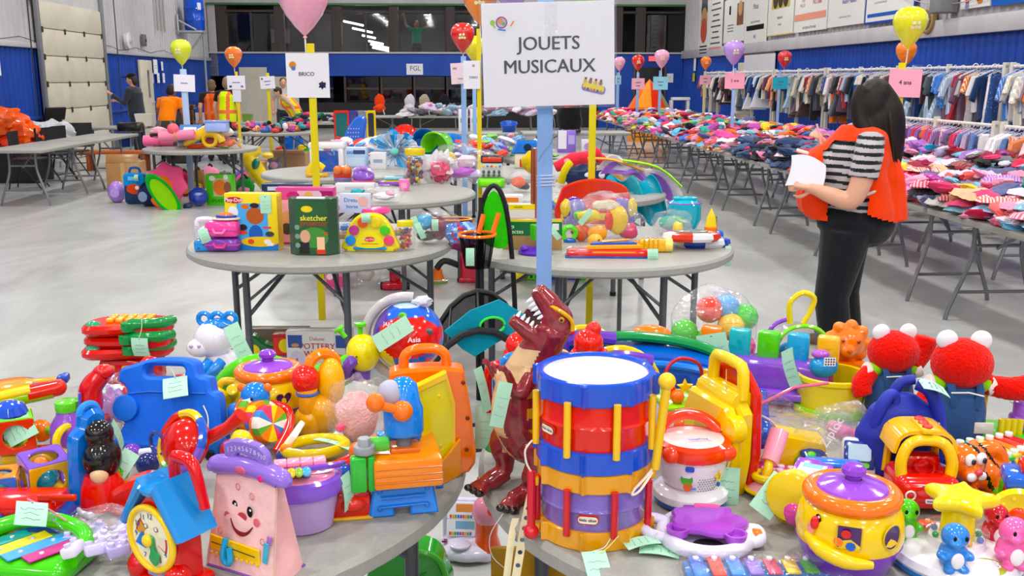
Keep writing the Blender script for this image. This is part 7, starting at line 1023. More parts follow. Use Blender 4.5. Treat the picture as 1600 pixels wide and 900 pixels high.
t=T('drum_stick','yellow toy drum stick clipped to the side of the red drum',DX2,u=DU);part('stick',t,'plastic',rod((86,-52,-2),(100,-48,126),6.5,'#efc41c',12,7));part('ball',t,'plastic',sph(13,c='#f2cc24').t(100,-48,132));part('loop',t,'cloth',tube([(84,-52,0),(70,-64,-12),(54,-72,-26),(50,-74,-34),(62,-72,-28),(82,-56,-6)],2,'#efe8d8',6,sm=4))
t=T('drum_stick','red toy drum stick clipped upside down to the purple drum',DX,u=DU);part('stick',t,'plastic',rod((-97,-38,108),(-97,-42,10),6.5,'#c8222e',12));part('ball',t,'plastic',sph(12,c='#cc2430').t(-97,-42,2+10));part('loop',t,'cloth',tube([(-97,-38,106),(-104,-36,120),(-106,-34,140),(-96,-36,156)],1.6,'#e8e4d8',6,sm=4))
# ---- dinosaur
t=T('dinosaur_toy','dark red roaring toy dinosaur standing beside the drums',(812,770));S*=.95
dg=organic(cat(tube([(95,90,30),(60,50,60),(25,12,92),(2,-2,130),(0,0,175),(16,4,215),(36,4,250),(50,0,285)],[7,22,48,48,42,36,32,33],n=18,sm=3),sph(33,28,32).t(52,0,292),tube([(54,-2,300),(42,-5,324),(26,-8,346)],[28,23,14],n=14,flat=.85),tube([(44,-2,264),(16,-8,276),(-14,-12,298)],[25,18,10],n=12),sph(9,7,7).t(60,-18,314),
tube([(28,-26,95),(34,-38,66),(18,-34,40),(24,-22,22)],[34,28,17,14],n=14,sm=3),tube([(24,-22,22),(6,-34,10),(-14,-46,6)],[17,18,15],n=12),[tube([(-10,-40,8),(-22+6*k,-56+4*k-k*8,7),(-30+10*k,-66-k*5,4)],[10,9,7],n=8)for k in range(3)],
tube([(-14,26,96),(-26,34,70),(-24,30,44),(-24,30,26)],[30,26,17,14],n=14,sm=3),tube([(-22,30,26),(-44,22,14),(-58,16,8)],[16,17,14],n=12),[tube([(-52,18,9),(-70+5*k,14-10*k,8),(-82+9*k,8-12*k,5)],[10,9,7],n=8)for k in range(3)],
tube([(18,-30,212),(8,-44,192),(-8,-46,190),(-14,-48,208),(-20,-52,224)],[15,13,9,7,6],n=10,sm=3),[tube([(-19,-51,222),(-26,-54,230+4*k),(-34,-56,226+7*k)],[4,4,2.5],n=6)for k in range(2)],
tube([(-6,24,210),(-26,20,188),(-40,14,200),(-48,10,216)],[13,11,8,6],n=10,sm=3),[tube([(-47,10,214),(-54,8,222+4*k),(-62,6,218+7*k)],[4,4,2.5],n=6)for k in range(2)]),3.0,3,.5)
dg=dg
def dcol(x,y,z):
 cx=np.interp(z,[60,90,130,175,215,250],[20,22,2,0,16,34])
 if 66<z<250 and(cx-x)*.8-y*.6>(19 if z<180 else 15)and y>-40 and y<26 and not(y<-24 and z<110)and not(y<-38 and z>180)and x<cx-2 and x>cx-50:return '#d8b58c' if int(z/9)%4 else '#c9a47c'
 if z>120 and x>cx+10 and int(z/16)%2 and y<6 and x<cx+20:return '#c09038' if z<240 else '#8f2a30'
 return '#8a2a30' if noise.noise(Vector((x*.07,y*.07,z*.07)))>-.1 else '#78242a'
b=part('body',t,'plastic',dg.col(dcol));S*=1;part('claw',b,'plastic',cat([sph(8,6,6,'#1e1014').t(x,y,z)for x,y,z in[(-30+10*k,-68-k*5,5)for k in range(3)]+[(-84+9*k,7-12*k,6)for k in range(3)]]),kind='stuff');part('mouth',b,'plastic',tube([(42,-10,284),(26,-10,296),(8,-10,310)],[15,12,5],'#3a1014',8));part('teeth',b,'plastic',cat([lathe([(3.6,-2),(2.6,6),(0,12)],'W',8).r('y',-121).t(38-4*k,-20+1.2*k,297+6.6*k)for k in range(6)],[lathe([(3.2,-2),(2.2,5),(0,9)],'W',8).r('y',31).t(32-7*k,-20+.6*k,281+4.8*k)for k in range(6)]),kind='stuff',label='white pointed teeth');part('eye',b,'shiny',cat(sph(5,4,5,'#b88a2a').t(64,-27,300),sph(2.4,c='K').t(64,-31,300)));part('brow',b,'plastic',tube([(46,-24,322),(62,-26,314),(80,-20,298),(82,-16,280)],3.4,'#e0b030',6,sm=3));part('folds',b,'plastic',cat([tube([(np.interp(z,[90,130,175,230],[-18,-40,-36,-8]),-14,z),(np.interp(z,[90,130,175,230],[-6,-34,-30,-6])-1,-33,z-2)],1,'#a8845c',5)for z in range(94,200,10)]),kind='stuff');ptag(t,-22,-62,210,22,74,0,12,0,to=(-14,-54,204),seed=22)
# ribbon
t=T('printed_ribbon','cream ribbon with printed cupcakes and letters hanging over the table edge',(826,800));part('band',t,'cloth',shellg(lambda a,b:(8-36*b**1.2+(a-.5)*13,-30-34*math.sin(b*1.7)-10*b,62+8*math.sin(b*3)-190*b**1.5),2,22,1,'#e8dcb8'));part('second_loop',t,'cloth',shellg(lambda a,b:(-20-20*b+(a-.5)*11,-26-34*math.sin(b*1.7)-2*b,2+6*math.sin(b*3)-150*b**1.5),2,18,1,'#e8dcb8'))
def rib(b):return(8-36*b**1.2,-31.5-34*math.sin(b*1.7)-10*b,62+8*math.sin(b*3)-190*b**1.5)
part('ribbon_print',t,'paper',cat([disc(3.6,('#4a5a7a','#8a4a6a','#6a7a8a','#3a3a4a')[k%4],0,0,0,8).t(*rib(.1+.08*k))for k in range(11)]),kind='stuff');part('thread',t,'metal',tube([(-40,-10,2),(-60,-20,-30),(-56,-30,-60),(-30,-40,-80)],.7,'#c8c8c8',4,sm=4))
# ---- light drum with handle
t=T('toy_drum','white electronic toy drum with orange rim and handle',(1078,782),rz=6)
part('base',t,'plastic',lathe([(0,0),(48,0),(56,4),(56,8),(52,9)],'#2a62c0',32));part('base_collar',t,'plastic',lathe([(54,8),(58,12),(58,22),(50,30),(40,32)],'W',32));b=part('body',t,'plastic',lathe([(38,30),(46,40),(52,60),(54,84),(0,84)],'#eceaf0',36));part('rim',t,'plastic',lathe([(50,80),(58,82),(61,92),(58,102),(50,106),(46,104)],'#e8451a',36));part('drum_head',t,'plastic',cyl(50,4,'#f4d4d4',n=36,b=1).t(0,0,101));[part('lug',t,'plastic',sph(15,15,13,'#ea4a1c').t(56*math.cos(math.radians(a)),56*math.sin(math.radians(a)),92))for a in(-40,40,140,220)];part('handle',t,'plastic',tube([(-50,20,104),(-30,34,122),(0,42,128),(30,34,122),(50,20,104)],9,'#e8451a',10,sm=4))
def wrp(g,R_,a=0):return g.map(lambda x,y,z:((R_-y)*math.sin(x/R_+math.radians(a)),-(R_-y)*math.cos(x/R_+math.radians(a)),z))
part('slot',b,'plastic',wrp(poly(rect(50,8,4,0,74),'#d8d4dc',-1),53.5)+wrp(poly(rect(13,9,3,-18,74),'#2a58b8',-2),53.5));part('star',b,'paper',wrp(poly(star(11,5),'#f0d020',-2).t(0,0,58),51,34)+wrp(txt('♪',12,'B',0,58,-3),51,34));part('speaker_holes',b,'paper',wrp(cat([disc(.9,'#3a3a44',-14+4*i+2*(j%2),38+3.6*j,-1.4,6)for i in range(9)for j in range(7)]),49.5,12),kind='stuff');part('print',b,'paper',wrp(disc(9,'#58a848',0,56,-2)+disc(7,'#e06a3a',2,44,-1.8)+quad(8,4,'#6a90d8',10,42,-1.9),50,-24),label='coloured sticker');part('icons',b,'paper',wrp(cat([quad(5,3,'#d84a3a',-24+12*k,82,-.8)for k in range(5)]),54.2));part('head_lettering',t,'paper',cat(txt('LeapFrog',8,'#4a78c8',0,4,bold=.02),txt('Learning Drum',6,'#4a78c8',0,-4)).r('x',-90).t(6,-14,105.6));part('switch',b,'plastic',wrp(pris(circ(3.5,12),2,'#2a62c0').t(0,-2,44),49,36))
# ---- purple steering toy
t=T('music_pad_toy','white handled music pad with purple flower shaped cover',(1102,846),rz=-8)
part('ring',t,'plastic',tor(66,12,'#e6e2f0',40,12).sc(1,1,1).r('x',90).t(0,0,14));part('base',t,'plastic',cyl(62,10,'#cfc8dc',n=36));part('handle',t,'plastic',tube([(-58,22,18),(-84,26,22),(-98,6,20),(-88,-20,18),(-60,-30,16)],9,'#dcd6ee',10,sm=4));part('grip',t,'plastic',tube([(56,18,16),(80,14,18),(82,-16,16),(62,-26,14)],9,'#e6e2f0',10,sm=4));part('grip_button',t,'plastic',box(18,20,12,4,'O').t(78,-4,14));part('cover',t,'plastic',pris(smooth([(math.cos(a)*(58+6*math.cos(5*a)),math.sin(a)*(46+5*math.cos(5*a)))for a in[2*math.pi*i/20 for i in range(20)]],2,True),14,'#a250c4',4).r('x',-90).t(2,8,30));part('top_button',t,'plastic',box(44,20,14,6,'#f060a0').t(4,52,24));part('top_shoulder',t,'plastic',box(78,22,12,5,'#9a48bc').t(4,50,22));[part('cup',t,'plastic',lathe([(16,0),(18,12),(14,12),(12,4),(0,3)],'#a855c8',16).t(x,y,22))for x,y in((-44,-26),(42,-34))];part('grille',t,'plastic',cyl(26,3,'#2c2830').t(2,-46,12));ptag(t,-74,-34,16,28,54,-86,0,-66,to=(-90,-12,26),seed=23)
# ---- bagged xylophone at the lower edge
t=T('bagged_xylophone','small metal xylophone in a clear bag at the lower photo edge',(1190,900));part('board',t,'plastic',box(240,60,10,4,'#2a78c8'));
for k,c in enumerate(('#3a80d8','#d84a3a','#3a8ae0','#8a70d0','#c8306a','#e8c820','#58b848')):o=part('key',t,'metal',box(22,62-4*k,4,1.5,c).t(-100+29*k,0,14));part('peg',o,'plastic',cyl(5,5,'W',n=10).t(-100+29*k,20,17))
part('film',t,'clear',box(262,76,26,9,k=3).rough(4,.06));part('beater',t,'plastic',rod((88,20,18),(150,-6,14),9,'#2a78c8',10))
# ---- yellow caterpillar keyboard beside the jar
t=T('yellow_roller_toy','yellow barrel toy with purple keyboard leaning beside the cookie jar',(1243,815),rz=-28);part('barrel',t,'plastic',cyl(34,96,'#e8cc24',40,n=28,b=8).r('x',78).t(0,46,40));part('ring',t,'plastic',tor(38,3,'#d8b81c',28,6).t(0,-10,34));part('deck',t,'plastic',box(58,78,10,4,'#9848c0').r('x',6).t(18,6,78));part('deck_print',t,'paper',quad(40,50,'W').r('x',-90).t(18,6,90)+quad(30,16,'#8ac0e0').r('x',-90).t(18,16,90.5));part('blue_lid',t,'plastic',box(84,30,9,4,'#2a72d0').r('y',-6).t(40,46,84));part('roller_end',t,'plastic',sph(20,14,20,'#d850a0').t(6,-44,34));ptag(t,-18,-14,74,38,66,-34,30,0,to=(10,20,84),seed=24)
# ---- yellow folding case
t=T('yellow_music_case','tall yellow and red folding music case with carrying handle',(1126,752),rz=-70);S*=.93;part('front_half',t,'plastic',pris([(-70,0),(56,0),(70,60),(70,130),(50,152),(-60,152),(-78,118)],20,'Y',5).t(0,-22,0));part('middle_half',t,'plastic',pris([(-74,0),(56,0),(68,60),(68,140),(40,168),(-52,168),(-74,130)],26,'#e8c814',5).t(0,0,0));part('back_half',t,'plastic',pris([(-72,0),(56,0),(70,70),(64,170),(30,200),(-50,196),(-72,150)],16,'#d02c1c',4).t(0,22,0));part('handle',t,'plastic',tube([(-40,2,160),(-38,2,205),(-20,2,214),(30,2,214),(46,2,205),(48,2,160)],10,'#f0d020',10,sm=2));part('ridge',t,'plastic',cyl(24,110,'#e8c818').r('y',90).t(-58,2,150));part('hinge',t,'plastic',cyl(22,24,'#eccc1c').r('x',90).t(64,-10,118));part('label_window',t,'paper',quad(60,60,'#c8b868',-8,70,-32.6));ptag(t,78,-40,62,40,66,0,0,56,to=(60,-20,110),seed=25);part('cord',t,'cloth',tube([(76,-38,64),(64,-28,100),(30,-16,150),(10,-6,200)],1,'#d0b080',4,sm=4))
# ---- activity cube with beads
t=T('activity_table_toy','white and lime activity box with beads and teal door',(1068,700),rz=8);part('box_body',t,'plastic',box(88,84,78,8,'#ecebf0'));part('top',t,'plastic',box(92,88,8,4,'#9ed83c').t(0,0,76));part('ball',t,'plastic',sph(18,14,18,'#ee7442').t(-14,-40,52));part('door',t,'plastic',box(48,8,46,4,'#1f90a0').t(16,-42,4));part('door_arch',t,'plastic',tor(18,4,'#2aa8b4',18,6,0,180).t(16,-47,20));part('bead_wire',t,'metal',tube([(-34,-10,84),(-32,0,128),(-8,6,144),(24,8,130),(30,10,84)],3,'#b02a3a',8,sm=4));part('star_bead',t,'plastic',pris(star(13,6),6,'Y',1).t(-10,-24,108));part('gem',t,'plastic',pris(circ(11,6),8,'#e0402c',2).t(-34,-20,106));part('yellow_post',t,'plastic',cat(cyl(16,8,'Y').t(24,-22,84),cyl(5,44,'#d8a838').t(24,-22,90)));part('bead',t,'plastic',sph(11,c='O').t(-22,-26,94));part('bucket',t,'plastic',lathe([(0,84),(18,84),(22,104),(18,104),(16,88)],'#b0a0c8',16).t(46,14,0));part('cube_knob',t,'plastic',box(20,14,24,4,'#22a0a8').t(50,-26,70))
# ---- purple piano with coloured blocks
t=T('purple_block_piano','long purple toy piano with five coloured blocks standing on top',(1196,614),dz=.02,rz=-20);part('body',t,'plastic',box(190,54,58,10,'#7d48b8'));part('front_ledge',t,'plastic',box(184,30,14,5,'#8a58c4').t(0,-26,2));part('end_cap',t,'plastic',box(10,46,48,4,'#8a3060').t(94,0,4));part('underside',t,'plastic',box(180,60,8,3,'#1f6fa8').t(0,0,-8))
for k,(c,l)in enumerate((('#f08422','S'),('#25aeb8','2'),('#62cc34','E'),('#28a0d0','Z'),('#efb822','T'))):o=part('block',t,'plastic',box(33,22,48,5,c).t(-88+44*k,10,50));part('raised_letter',o,'plastic',txt(l,20,c,-88+44*k,74,-1.6,bold=.02))
ptag(t,30,-40,84,30,56,0,-30,-50,seed=26);ptag(t,-84,-34,96,46,66,6,-14,0,seed=27)
# ---- blue tray with green rail
t=T('blue_track_tray','large blue tray toy with dark green curved rail',(1010,640),dz=.0,rz=-6);part('tray',t,'plastic',pris(smooth([(-130,0),(130,0),(140,50),(128,74),(60,92),(-20,96),(-100,88),(-138,60)],3,True),70,'#1558b8',6).t(0,20,0));part('shelf',t,'plastic',tube([(-120,-18,70),(-20,-18,80),(60,-18,76),(126,-18,60)],6,'#2a7ad8',8,sm=4));part('rail',t,'plastic',tube([(-128,30,98),(-40,36,108),(40,34,104),(100,26,90),(140,14,62)],[10,12,12,12,10],'#1f8a48',10,sm=5,flat=.7));part('orange_dome',t,'plastic',sph(32,20,14,'#ee7a1e').t(6,56,108));part('socket',t,'plastic',cyl(14,8,'#2a80d8').r('x',90).t(88,-18,40));part('recess',t,'plastic',pris(rect(90,34,8,20,44),3,'#0f458f').t(0,-15.5,0))
# ---- ball chute toys
def chute(at_,label,dz,rz,k=1.0):
 t=T('ball_chute_toy',label,at_,dz=dz,rz=rz);part('dome',t,'plastic',sph(46*k,30*k,46*k,'#2f86dc').t(0,10,50*k));part('clear_dome',t,'shell',sph(49*k,33*k,49*k,n=24).t(0,8,50*k));part('rim',t,'plastic',tor(50*k,5*k,'#e8c820',30,8).t(0,14,50*k));part('ramp',t,'plastic',tube([(-40*k,-26,84*k),(-4*k,-28,98*k),(40*k,-20,92*k)],9*k,'#6a3fb0',8,sm=3));n=part('knob',t,'plastic',organic(cat(sph(19*k).t(-40*k,-28,116*k),sph(10*k).t(-34*k,-28,134*k),sph(13*k,13*k,8*k).t(-40*k,-28,94*k),[sph(6*k).t(-40*k+19*k*math.cos(a),-28+17*k*math.sin(a),104*k)for a in(0,1.2,2.4,3.6,4.8)]),2.2,2).col(lambda x,y,z:'#e0301c'));part('knob_foot',t,'plastic',cyl(17*k,24*k,'#5a35a8').t(-40*k,-28,70*k));return t
chute((966,664),'blue ball chute toy with red knob right behind the drums',.0,-6,1.2);chute((854,660),'blue ball chute toy with red knob behind the dinosaur',.0,6,1.15);chute((912,622),'farthest blue ball chute toy between dinosaur and post',.0,0,1.1)
t=T('red_and_blue_handles','red and blue plastic toy handles hanging behind the dinosaur\'s arm',(772,700),dz=.03);part('red_handle',t,'plastic',tube([(-8,0,60),(-10,0,110),(-4,0,132),(10,0,136)],7,'R',10,sm=3));part('blue_handle',t,'plastic',tube([(10,0,66),(6,0,110),(16,0,140),(34,0,150)],8,'#2f86dc',10,sm=3));ptag(t,-14,-4,70,28,70,0,2,0,seed=28);part('green_bell',t,'plastic',lathe([(0,20),(8,18),(16,4),(18,0),(0,0)],'#2a9a4a',16).t(4,-4,0));part('yellow_ruff',t,'plastic',lump(14,10,7,3,.6,4,'#d8d420').t(12,-2,26))
# ---- bag of balls
BB=(1110,594)
t=T('ball_bag','clear bag bulging with coloured plastic balls',BB);part('film',t,'clear',lump(70,42,58,8,.25,1.6,n=30,m=20).t(0,0,82));part('knot',t,'clear',lump(16,10,18,3,.5,2).t(10,0,128))
for k,(x,y,z,c,l)in enumerate(((-36,0,70,'#5ac83a','green ball at the left of the ball bag'),(-8,-8,58,'#62d048','green ball low in the ball bag'),(-6,-4,104,'#e0483a','red ball at the top of the ball bag'),(16,2,106,'#5aa0d8','blue ball at the top of the ball bag'),(20,-16,82,'#f0c428','yellow ball in the middle of the ball bag'),(40,0,92,'#58c848','green ball at the right of the ball bag'),(36,-14,52,'#ee6a9c','pink ball low in the ball bag'),(-30,-10,46,'#c8d83a','lime ball at the bottom of the ball bag'),(6,0,40,'#6a50b0','purple ball at the bottom of the ball bag'))):
 p=At(*BB);s=mpp(p);o=thing('plastic_ball',l,'ball',(p[0]+1.2*x*s,p[1]+y*s,p[2]+1.1*z*s),u=s,g='balls in the clear bag');part('shell',o,'shiny',sph(21,c=c));part('seam',o,'shiny',tor(21,.5,c,24,4).r('x',60))
# ---- clear toy backpack
t=T('clear_backpack','clear vinyl toy bag with yellow hook and green piping',(1242,610));part('vinyl',t,'shell',pris(smooth([(-42,0),(42,0),(44,60),(34,96),(0,108),(-34,96),(-44,60)],4,True),44,'W',6));part('front_piping',t,'plastic',tube([(-42,-24,2),(-43,-24,60),(-30,-24,98),(0,-24,110),(30,-24,98),(43,-24,60),(42,-24,2)],3.5,'#8ad848',8,sm=4));part('back_piping',t,'plastic',tube([(-46,22,2),(-47,22,60),(-34,22,98),(-8,22,110)],3.5,'#8a50c8',8,sm=4));part('hook',t,'plastic',tube([(-14,0,108),(-16,0,140),(2,0,156),(20,0,148),(16,0,128),(6,0,108)],4.5,'#e8d028',8,sm=4))
o=T('red_bath_toy','red and blue toy packed inside the clear vinyl bag',(1238,610),dz=.01);part('body',o,'plastic',lump(28,15,30,4,.3,1.5,'#d8402a').t(-2,0,36));part('cap',o,'plastic',sph(15,10,12,'#3a90d0').t(-10,0,66));part('balls',o,'plastic',sph(16,11,17,'#7a70c8').t(26,0,28))
# ---- orange lion head toy
t=T('orange_lion_toy','orange toy lion face behind the red plush dolls',(1318,612));S*=.88;part('head',t,'plastic',organic(cat(sph(30,24,30).t(0,0,90),sph(13,10,11).t(-6,-22,80),[sph(11,12,11).t(32*math.cos(a),0,90+32*math.sin(a))for a in[i*.7 for i in range(9)]]),3,2).col(lambda x,y,z:'#f08012'));part('face',t,'plastic',cat([sph(3,c='#8a3a08').t(x,-24,z)for x,z in((-16,100),(12,98))],sph(5,4,4,'#d86a08').t(-6,-32,84)));part('base',t,'plastic',box(64,46,60,8,'#e8760e'));part('blue_tuft',t,'plastic',sph(9,8,5,'#2a8ad0').t(6,0,122))
# ---- red plush dolls in overalls, seen from behind
def plush(at_,label,k,arm,rz=0):
 t=T('plush_doll',label,at_,rz=rz,g='red plush dolls');q=lambda g:g.sc(k)
 part('body',t,'fur',organic(q(cat(sph(42,36,36).t(0,0,118),sph(30,25,40).t(0,0,50),arm,sph(14,18,12).t(-18,-10,10),sph(14,18,12).t(18,-10,10))),3.2*k,2).rough(.9*k,.25).col(lambda x,y,z:'#dc2a1a'))
 for x in(-24,22):part('ear',t,'shiny',q(sph(15,7,14,'#f0eff2').r('y',x*.6).t(x,-2,152)),label='round white ear')
 part('overalls',t,'cloth',q(lathe([(0,6),(30,8),(38,24),(38,50),(33,74),(26,86),(20,88)],'#34527e',24).sc(1.02,.86,1)+cat([tube([(s*14,-26,60),(s*18,-27,80),(s*20,-16,96),(s*20,4,98)],5.5,'#34527e',8,flat=.5,sm=3)for s in(-1,1)])).rough(1.5*k,.1));[part('trouser_leg',t,'cloth',q(cat(cyl(17,34,'#2f4a74',20,n=16).t(s*18,-4,-2),tor(17.5,3,'#8a96a8',16,6).r('x',90).t(s*18,-4,3))))for s in(-1,1)]
 [part('sleeve',t,'cloth',q(cat(sph(14,14,12,'#8cc828').t(s*30,-2,90),cyl(13,14,'#e8dcd4',14).r('y',s*70).t(s*34,-2,84))))for s in(-1,1)];part('strap_stitch',t,'cloth',q(tube([(-22,-30,84),(0,-34,86),(22,-30,80)],1.2,'#e8e4dc',5)+box(26,3,16,1,'#d8d0c4').t(26,-30,26)));return t
plush((1386,655),'smaller red plush doll in denim overalls seen from behind',.93,cat(tube([(-34,0,86),(-54,-10,66),(-52,-18,48)],[15,17,15],n=12,sm=3),tube([(34,0,90),(52,6,112),(60,8,140)],[15,17,19],n=12,sm=3)),4);plush((1490,692),'larger red plush doll in denim overalls with its arm stretched to the right',1.1,cat(tube([(-34,0,86),(-50,-8,60),(-50,-12,40)],[13,14,12],n=12,sm=3),tube([(34,0,88),(70,-6,84),(100,-8,92),(112,-8,112)],[14,17,18,17],n=12,sm=3)),-4)
# ---- dark blue pail
t=T('blue_tote_toy','dark blue plastic tote with twin handles and oval badge',(1398,752),rz=4);part('shell',t,'matte',organic(cat(lathe([(0,0),(58,0),(66,30),(62,80),(44,116),(16,136),(0,138)],'W',28).sc(1.1,.62,1.06)),3.5,2).col(lambda x,y,z:'#24309a'));part('handle',t,'matte',tube([(-50,-10,60),(-42,-14,118),(-28,-14,146),(-16,-10,140),(-20,-16,104)],[9,10,9,8,6],'#2834a4',10,sm=4));part('handle',t,'matte',tube([(18,-4,160),(36,-14,150),(52,-18,110),(56,-20,60)],[9,10,10,8],'#2a38aa',10,sm=4));part('spine',t,'matte',tube([(-14,10,132),(0,10,158),(20,6,164)],8,'#242f94',10,sm=3));part('ribs',t,'matte',cat([tube([(-40,-33+i*.4,14+8*i),(-16,-36+i*.6,13+8*i)],1.4,'#1c2678',5)for i in range(5)]));part('badge',t,'paper',disc(13,'#e8e6ec',8,86,-32,20,20)+quad(5,16,'#c8383c',8,88,-32.6)+disc(4,'#c8383c',6,76,-32.6),label='oval white and red badge');ptag(t,14,-24,168,52,40,-72,0,74,seed=29)
# ---- red coupe
t=T('toy_coupe','red toy coupe car with yellow roof frame',(1436,795),rz=-4);b=part('body',t,'plastic',cat(box(96,84,54,16,'#d42818',3).t(0,4,12),box(88,40,40,14,'#d42818',3).t(0,-22,22)));part('cabin_frame',t,'plastic',tube([(-36,-14,60),(-38,-12,84),(-26,-8,110),(0,-6,116),(26,-8,110),(38,-12,84),(36,-14,60)],9,'#f0c41c',10,sm=4));part('roof',t,'plastic',shellg(lambda a,b:(-44+88*a,-4+66*b,92+32*math.sqrt(max(0,1-(2*a-1)**4))),16,4,6,'#eebc18'));part('rear_frame',t,'plastic',pris([(-44,40),(44,40),(40,122),(-40,122)],10,'#eebc18',3,holes=[[(-32,50),(32,50),(30,110),(-30,110)]]).t(0,56,0));r_=part('roof_strip',t,'plastic',box(20,60,10,4,'#f2cc28').t(0,18,126));[part('button',r_,'plastic',sph(8,8,5,'#d8301c').t(0,y,136))for y in(-2,16,34)];part('seat',t,'plastic',box(56,30,30,9,'#c02014').t(0,16,58));part('steering_wheel',t,'plastic',tor(14,3,'#b81c12',18,6).r('x',-50).t(0,-6,72));part('front_wheel',t,'matte',cyl(15,12,'K').r('y',90).t(-54,-20,14));part('front_wheel',t,'matte',cyl(15,12,'K').r('y',90).t(42,-20,14));[part('headlight',b,'plastic',tor(7,1.4,'#e8e4e8',16,6).t(x,-42,40))for x in(-30,30)];part('badge',b,'plastic',pris(rect(24,7,3),2,'#e8e4e8').t(4,-42.5,32));part('badge_lettering',b,'paper',txt('little tikes',4.6,'K',4,32,-44,bold=.02));part('bonnet_crease',b,'plastic',tor(22,1.2,'#b82014',24,5).sc(1,1,.45).t(0,-42,46))
# ---- tiger
t=T('tiger_toy','orange toy tiger with black stripes behind the red coupe',(1512,778),rz=16);tg=organic(cat(sph(32,26,28).t(-20,-10,68),sph(34,34,28).t(26,8,36),sph(17,14,13).t(-28,-32,58),tube([(20,10,70),(46,4,74),(56,0,52),(44,-6,34)],13,n=12,sm=3),[sph(13,14,16).t(x,y,14)for x,y in((-10,-18),(30,-22),(50,20))],[sph(8,6,7).t(x,0,90)for x in(-40,0)]),3,2)
b=part('body',t,'plastic',tg.col(lambda x,y,z:'#17100c' if(x*.9+z*.55+5*noise.noise(Vector((x*.05,y*.05,z*.05))))%30<7 and(x>-6 or z>84)else '#ee7416'));part('eye',b,'shiny',cat([sph(9,6,10,'W').t(x,-34,80)+sph(4,3,5,'#1a1a30').t(x+1,-40,79)for x in(-34,-14)]));part('cheek',b,'plastic',cat(sph(8,6,7,'W').t(-18,-42,56),sph(8,6,7,'W').t(-36,-42,56),sph(6,5,5,'#d84a5a').t(-27,-46,64)))
# ---- rainbow xylophone
t=T('rainbow_xylophone','toy xylophone with rainbow keys and white pegs',(1548,722),dz=.03,rz=28);part('frame',t,'plastic',pris([(-80,-52),(80,-30),(80,30),(-80,52)],12,'#1f52b0',3).r('x',-90).t(0,0,8))
for k,c in enumerate(('#1c50b8','#2a80d8','#34b0c8','#48b848','#e8cf2a','#f08a2a','#e04a30','#d02a28')):x=-70+20*k;o=part('key',t,'metal',box(17,100-6*k,6,2,c).t(x,0,18));[part('peg',o,'plastic',cyl(6,8,'#f2f0ee',n=12).t(x,s*(40-2.6*k),22))for s in(-1,1)];part('spacer',o,'plastic',cyl(7,8,'#e8e6e4',n=12).t(x,-(40-2.6*k),10));part('side_block',t,'plastic',box(18,22,14,4,c).t(x,-(58-3*k),2))if k%2==0 else None
t=T('green_loop_toy','lime green loop handle on an orange toy at the right photo edge',(1588,785),dz=.02);part('loop',t,'plastic',tube([(-22,0,0),(-22,0,34),(-10,0,46),(14,0,46),(24,0,34)],7,'#66d030',10,sm=3));part('bump',t,'plastic',sph(24,20,18,'#e0481e').t(20,-10,22));part('base',t,'plastic',box(80,44,14,5,'#e87a1e').t(0,0,-6))
# ---- tractor with yellow wheel
t=T('toy_tractor','red and blue toy tractor with big yellow wheel at the right photo edge',(1588,830),rz=-18);part('body',t,'plastic',box(80,60,60,10,'#d83020').t(20,10,20));part('cab',t,'plastic',box(90,66,26,9,'#2c62cc').t(18,10,72));w=part('wheel',t,'plastic',lathe([(0,-6),(30,-6),(38,-9),(43,0),(38,9),(30,6),(0,6)],'#f0d424',32).r('x',90).t(-8,-34,42));part('hub',w,'plastic',sph(14,5,14,'#e04a20').t(-8,-40,42));part('studs',w,'plastic',cat([sph(4,3,4,'#f0d424').t(-8+28*math.cos(a),-40,42+28*math.sin(a))for a in[i*.628 for i in range(10)]]),kind='stuff');part('seat',t,'plastic',box(50,40,20,8,'#d83020').t(20,10,96))
# ---- animal carousel
t=T('animal_carousel_toy','white round toy with yellow star plunger and four animal figures',(1490,880));part('base',t,'plastic',lathe([(0,0),(92,0),(96,5),(96,10),(90,14)],'#2a7ac0',40));part('deck',t,'plastic',lathe([(94,10),(97,16),(92,26),(66,34),(44,36),(40,46),(0,46)],'#efedf2',44));part('pool',t,'shell',lathe([(40,44),(46,50),(46,60),(30,66)],'W',32));part('plunger',t,'plastic',lathe([(0,40),(26,40),(24,96),(28,100),(0,102)],'#ecd420',28));part('star_cap',t,'plastic',organic(pris(smooth([(x*1.0,z*1.0)for x,z in star(58,34,5,60)],3,True),26,'W',8).r('x',-90).t(0,0,108),3,3).col(lambda x,y,z:'#f0d41c'));part('star_eye',t,'paper',cyl(4,2,'K').t(10,-16,118));part('beads',t,'plastic',cat([sph(5,c=('#2a9a58','#e04a4a','#e8a02a','#4a80d0')[k%4]).t(34*math.cos(k*.8),34*math.sin(k*.8),50)for k in range(8)]),kind='stuff')
def animal(nm,x,y,c,s=1,seal=False):
 g=organic(cat(sph(20,18,24).t(0,0,20),sph(19,18,19).t(0,-2,48),sph(8,8,6).t(-6 if not seal else 8,-18,44),sph(7,12,6).t(-18,-8,22),sph(7,12,6).t(18,-8,22),sph(8,8,6).t(-10,-14,4),sph(8,8,6).t(10,-14,4)).sc(s),2.2,2).col(lambda a,b_,c_:c)
 o=part(nm,t,'plastic',g.t(x,y,26));part('eyes',o,'paper',cat([sph(2.5,1.6,4,'K').t(x+s*ex,y-s*19,26+s*52)for ex in(-8,8)]));part('belly',o,'plastic',sph(9*s,4*s,12*s,'#f4eef2').t(x,y-16*s,26+18*s))
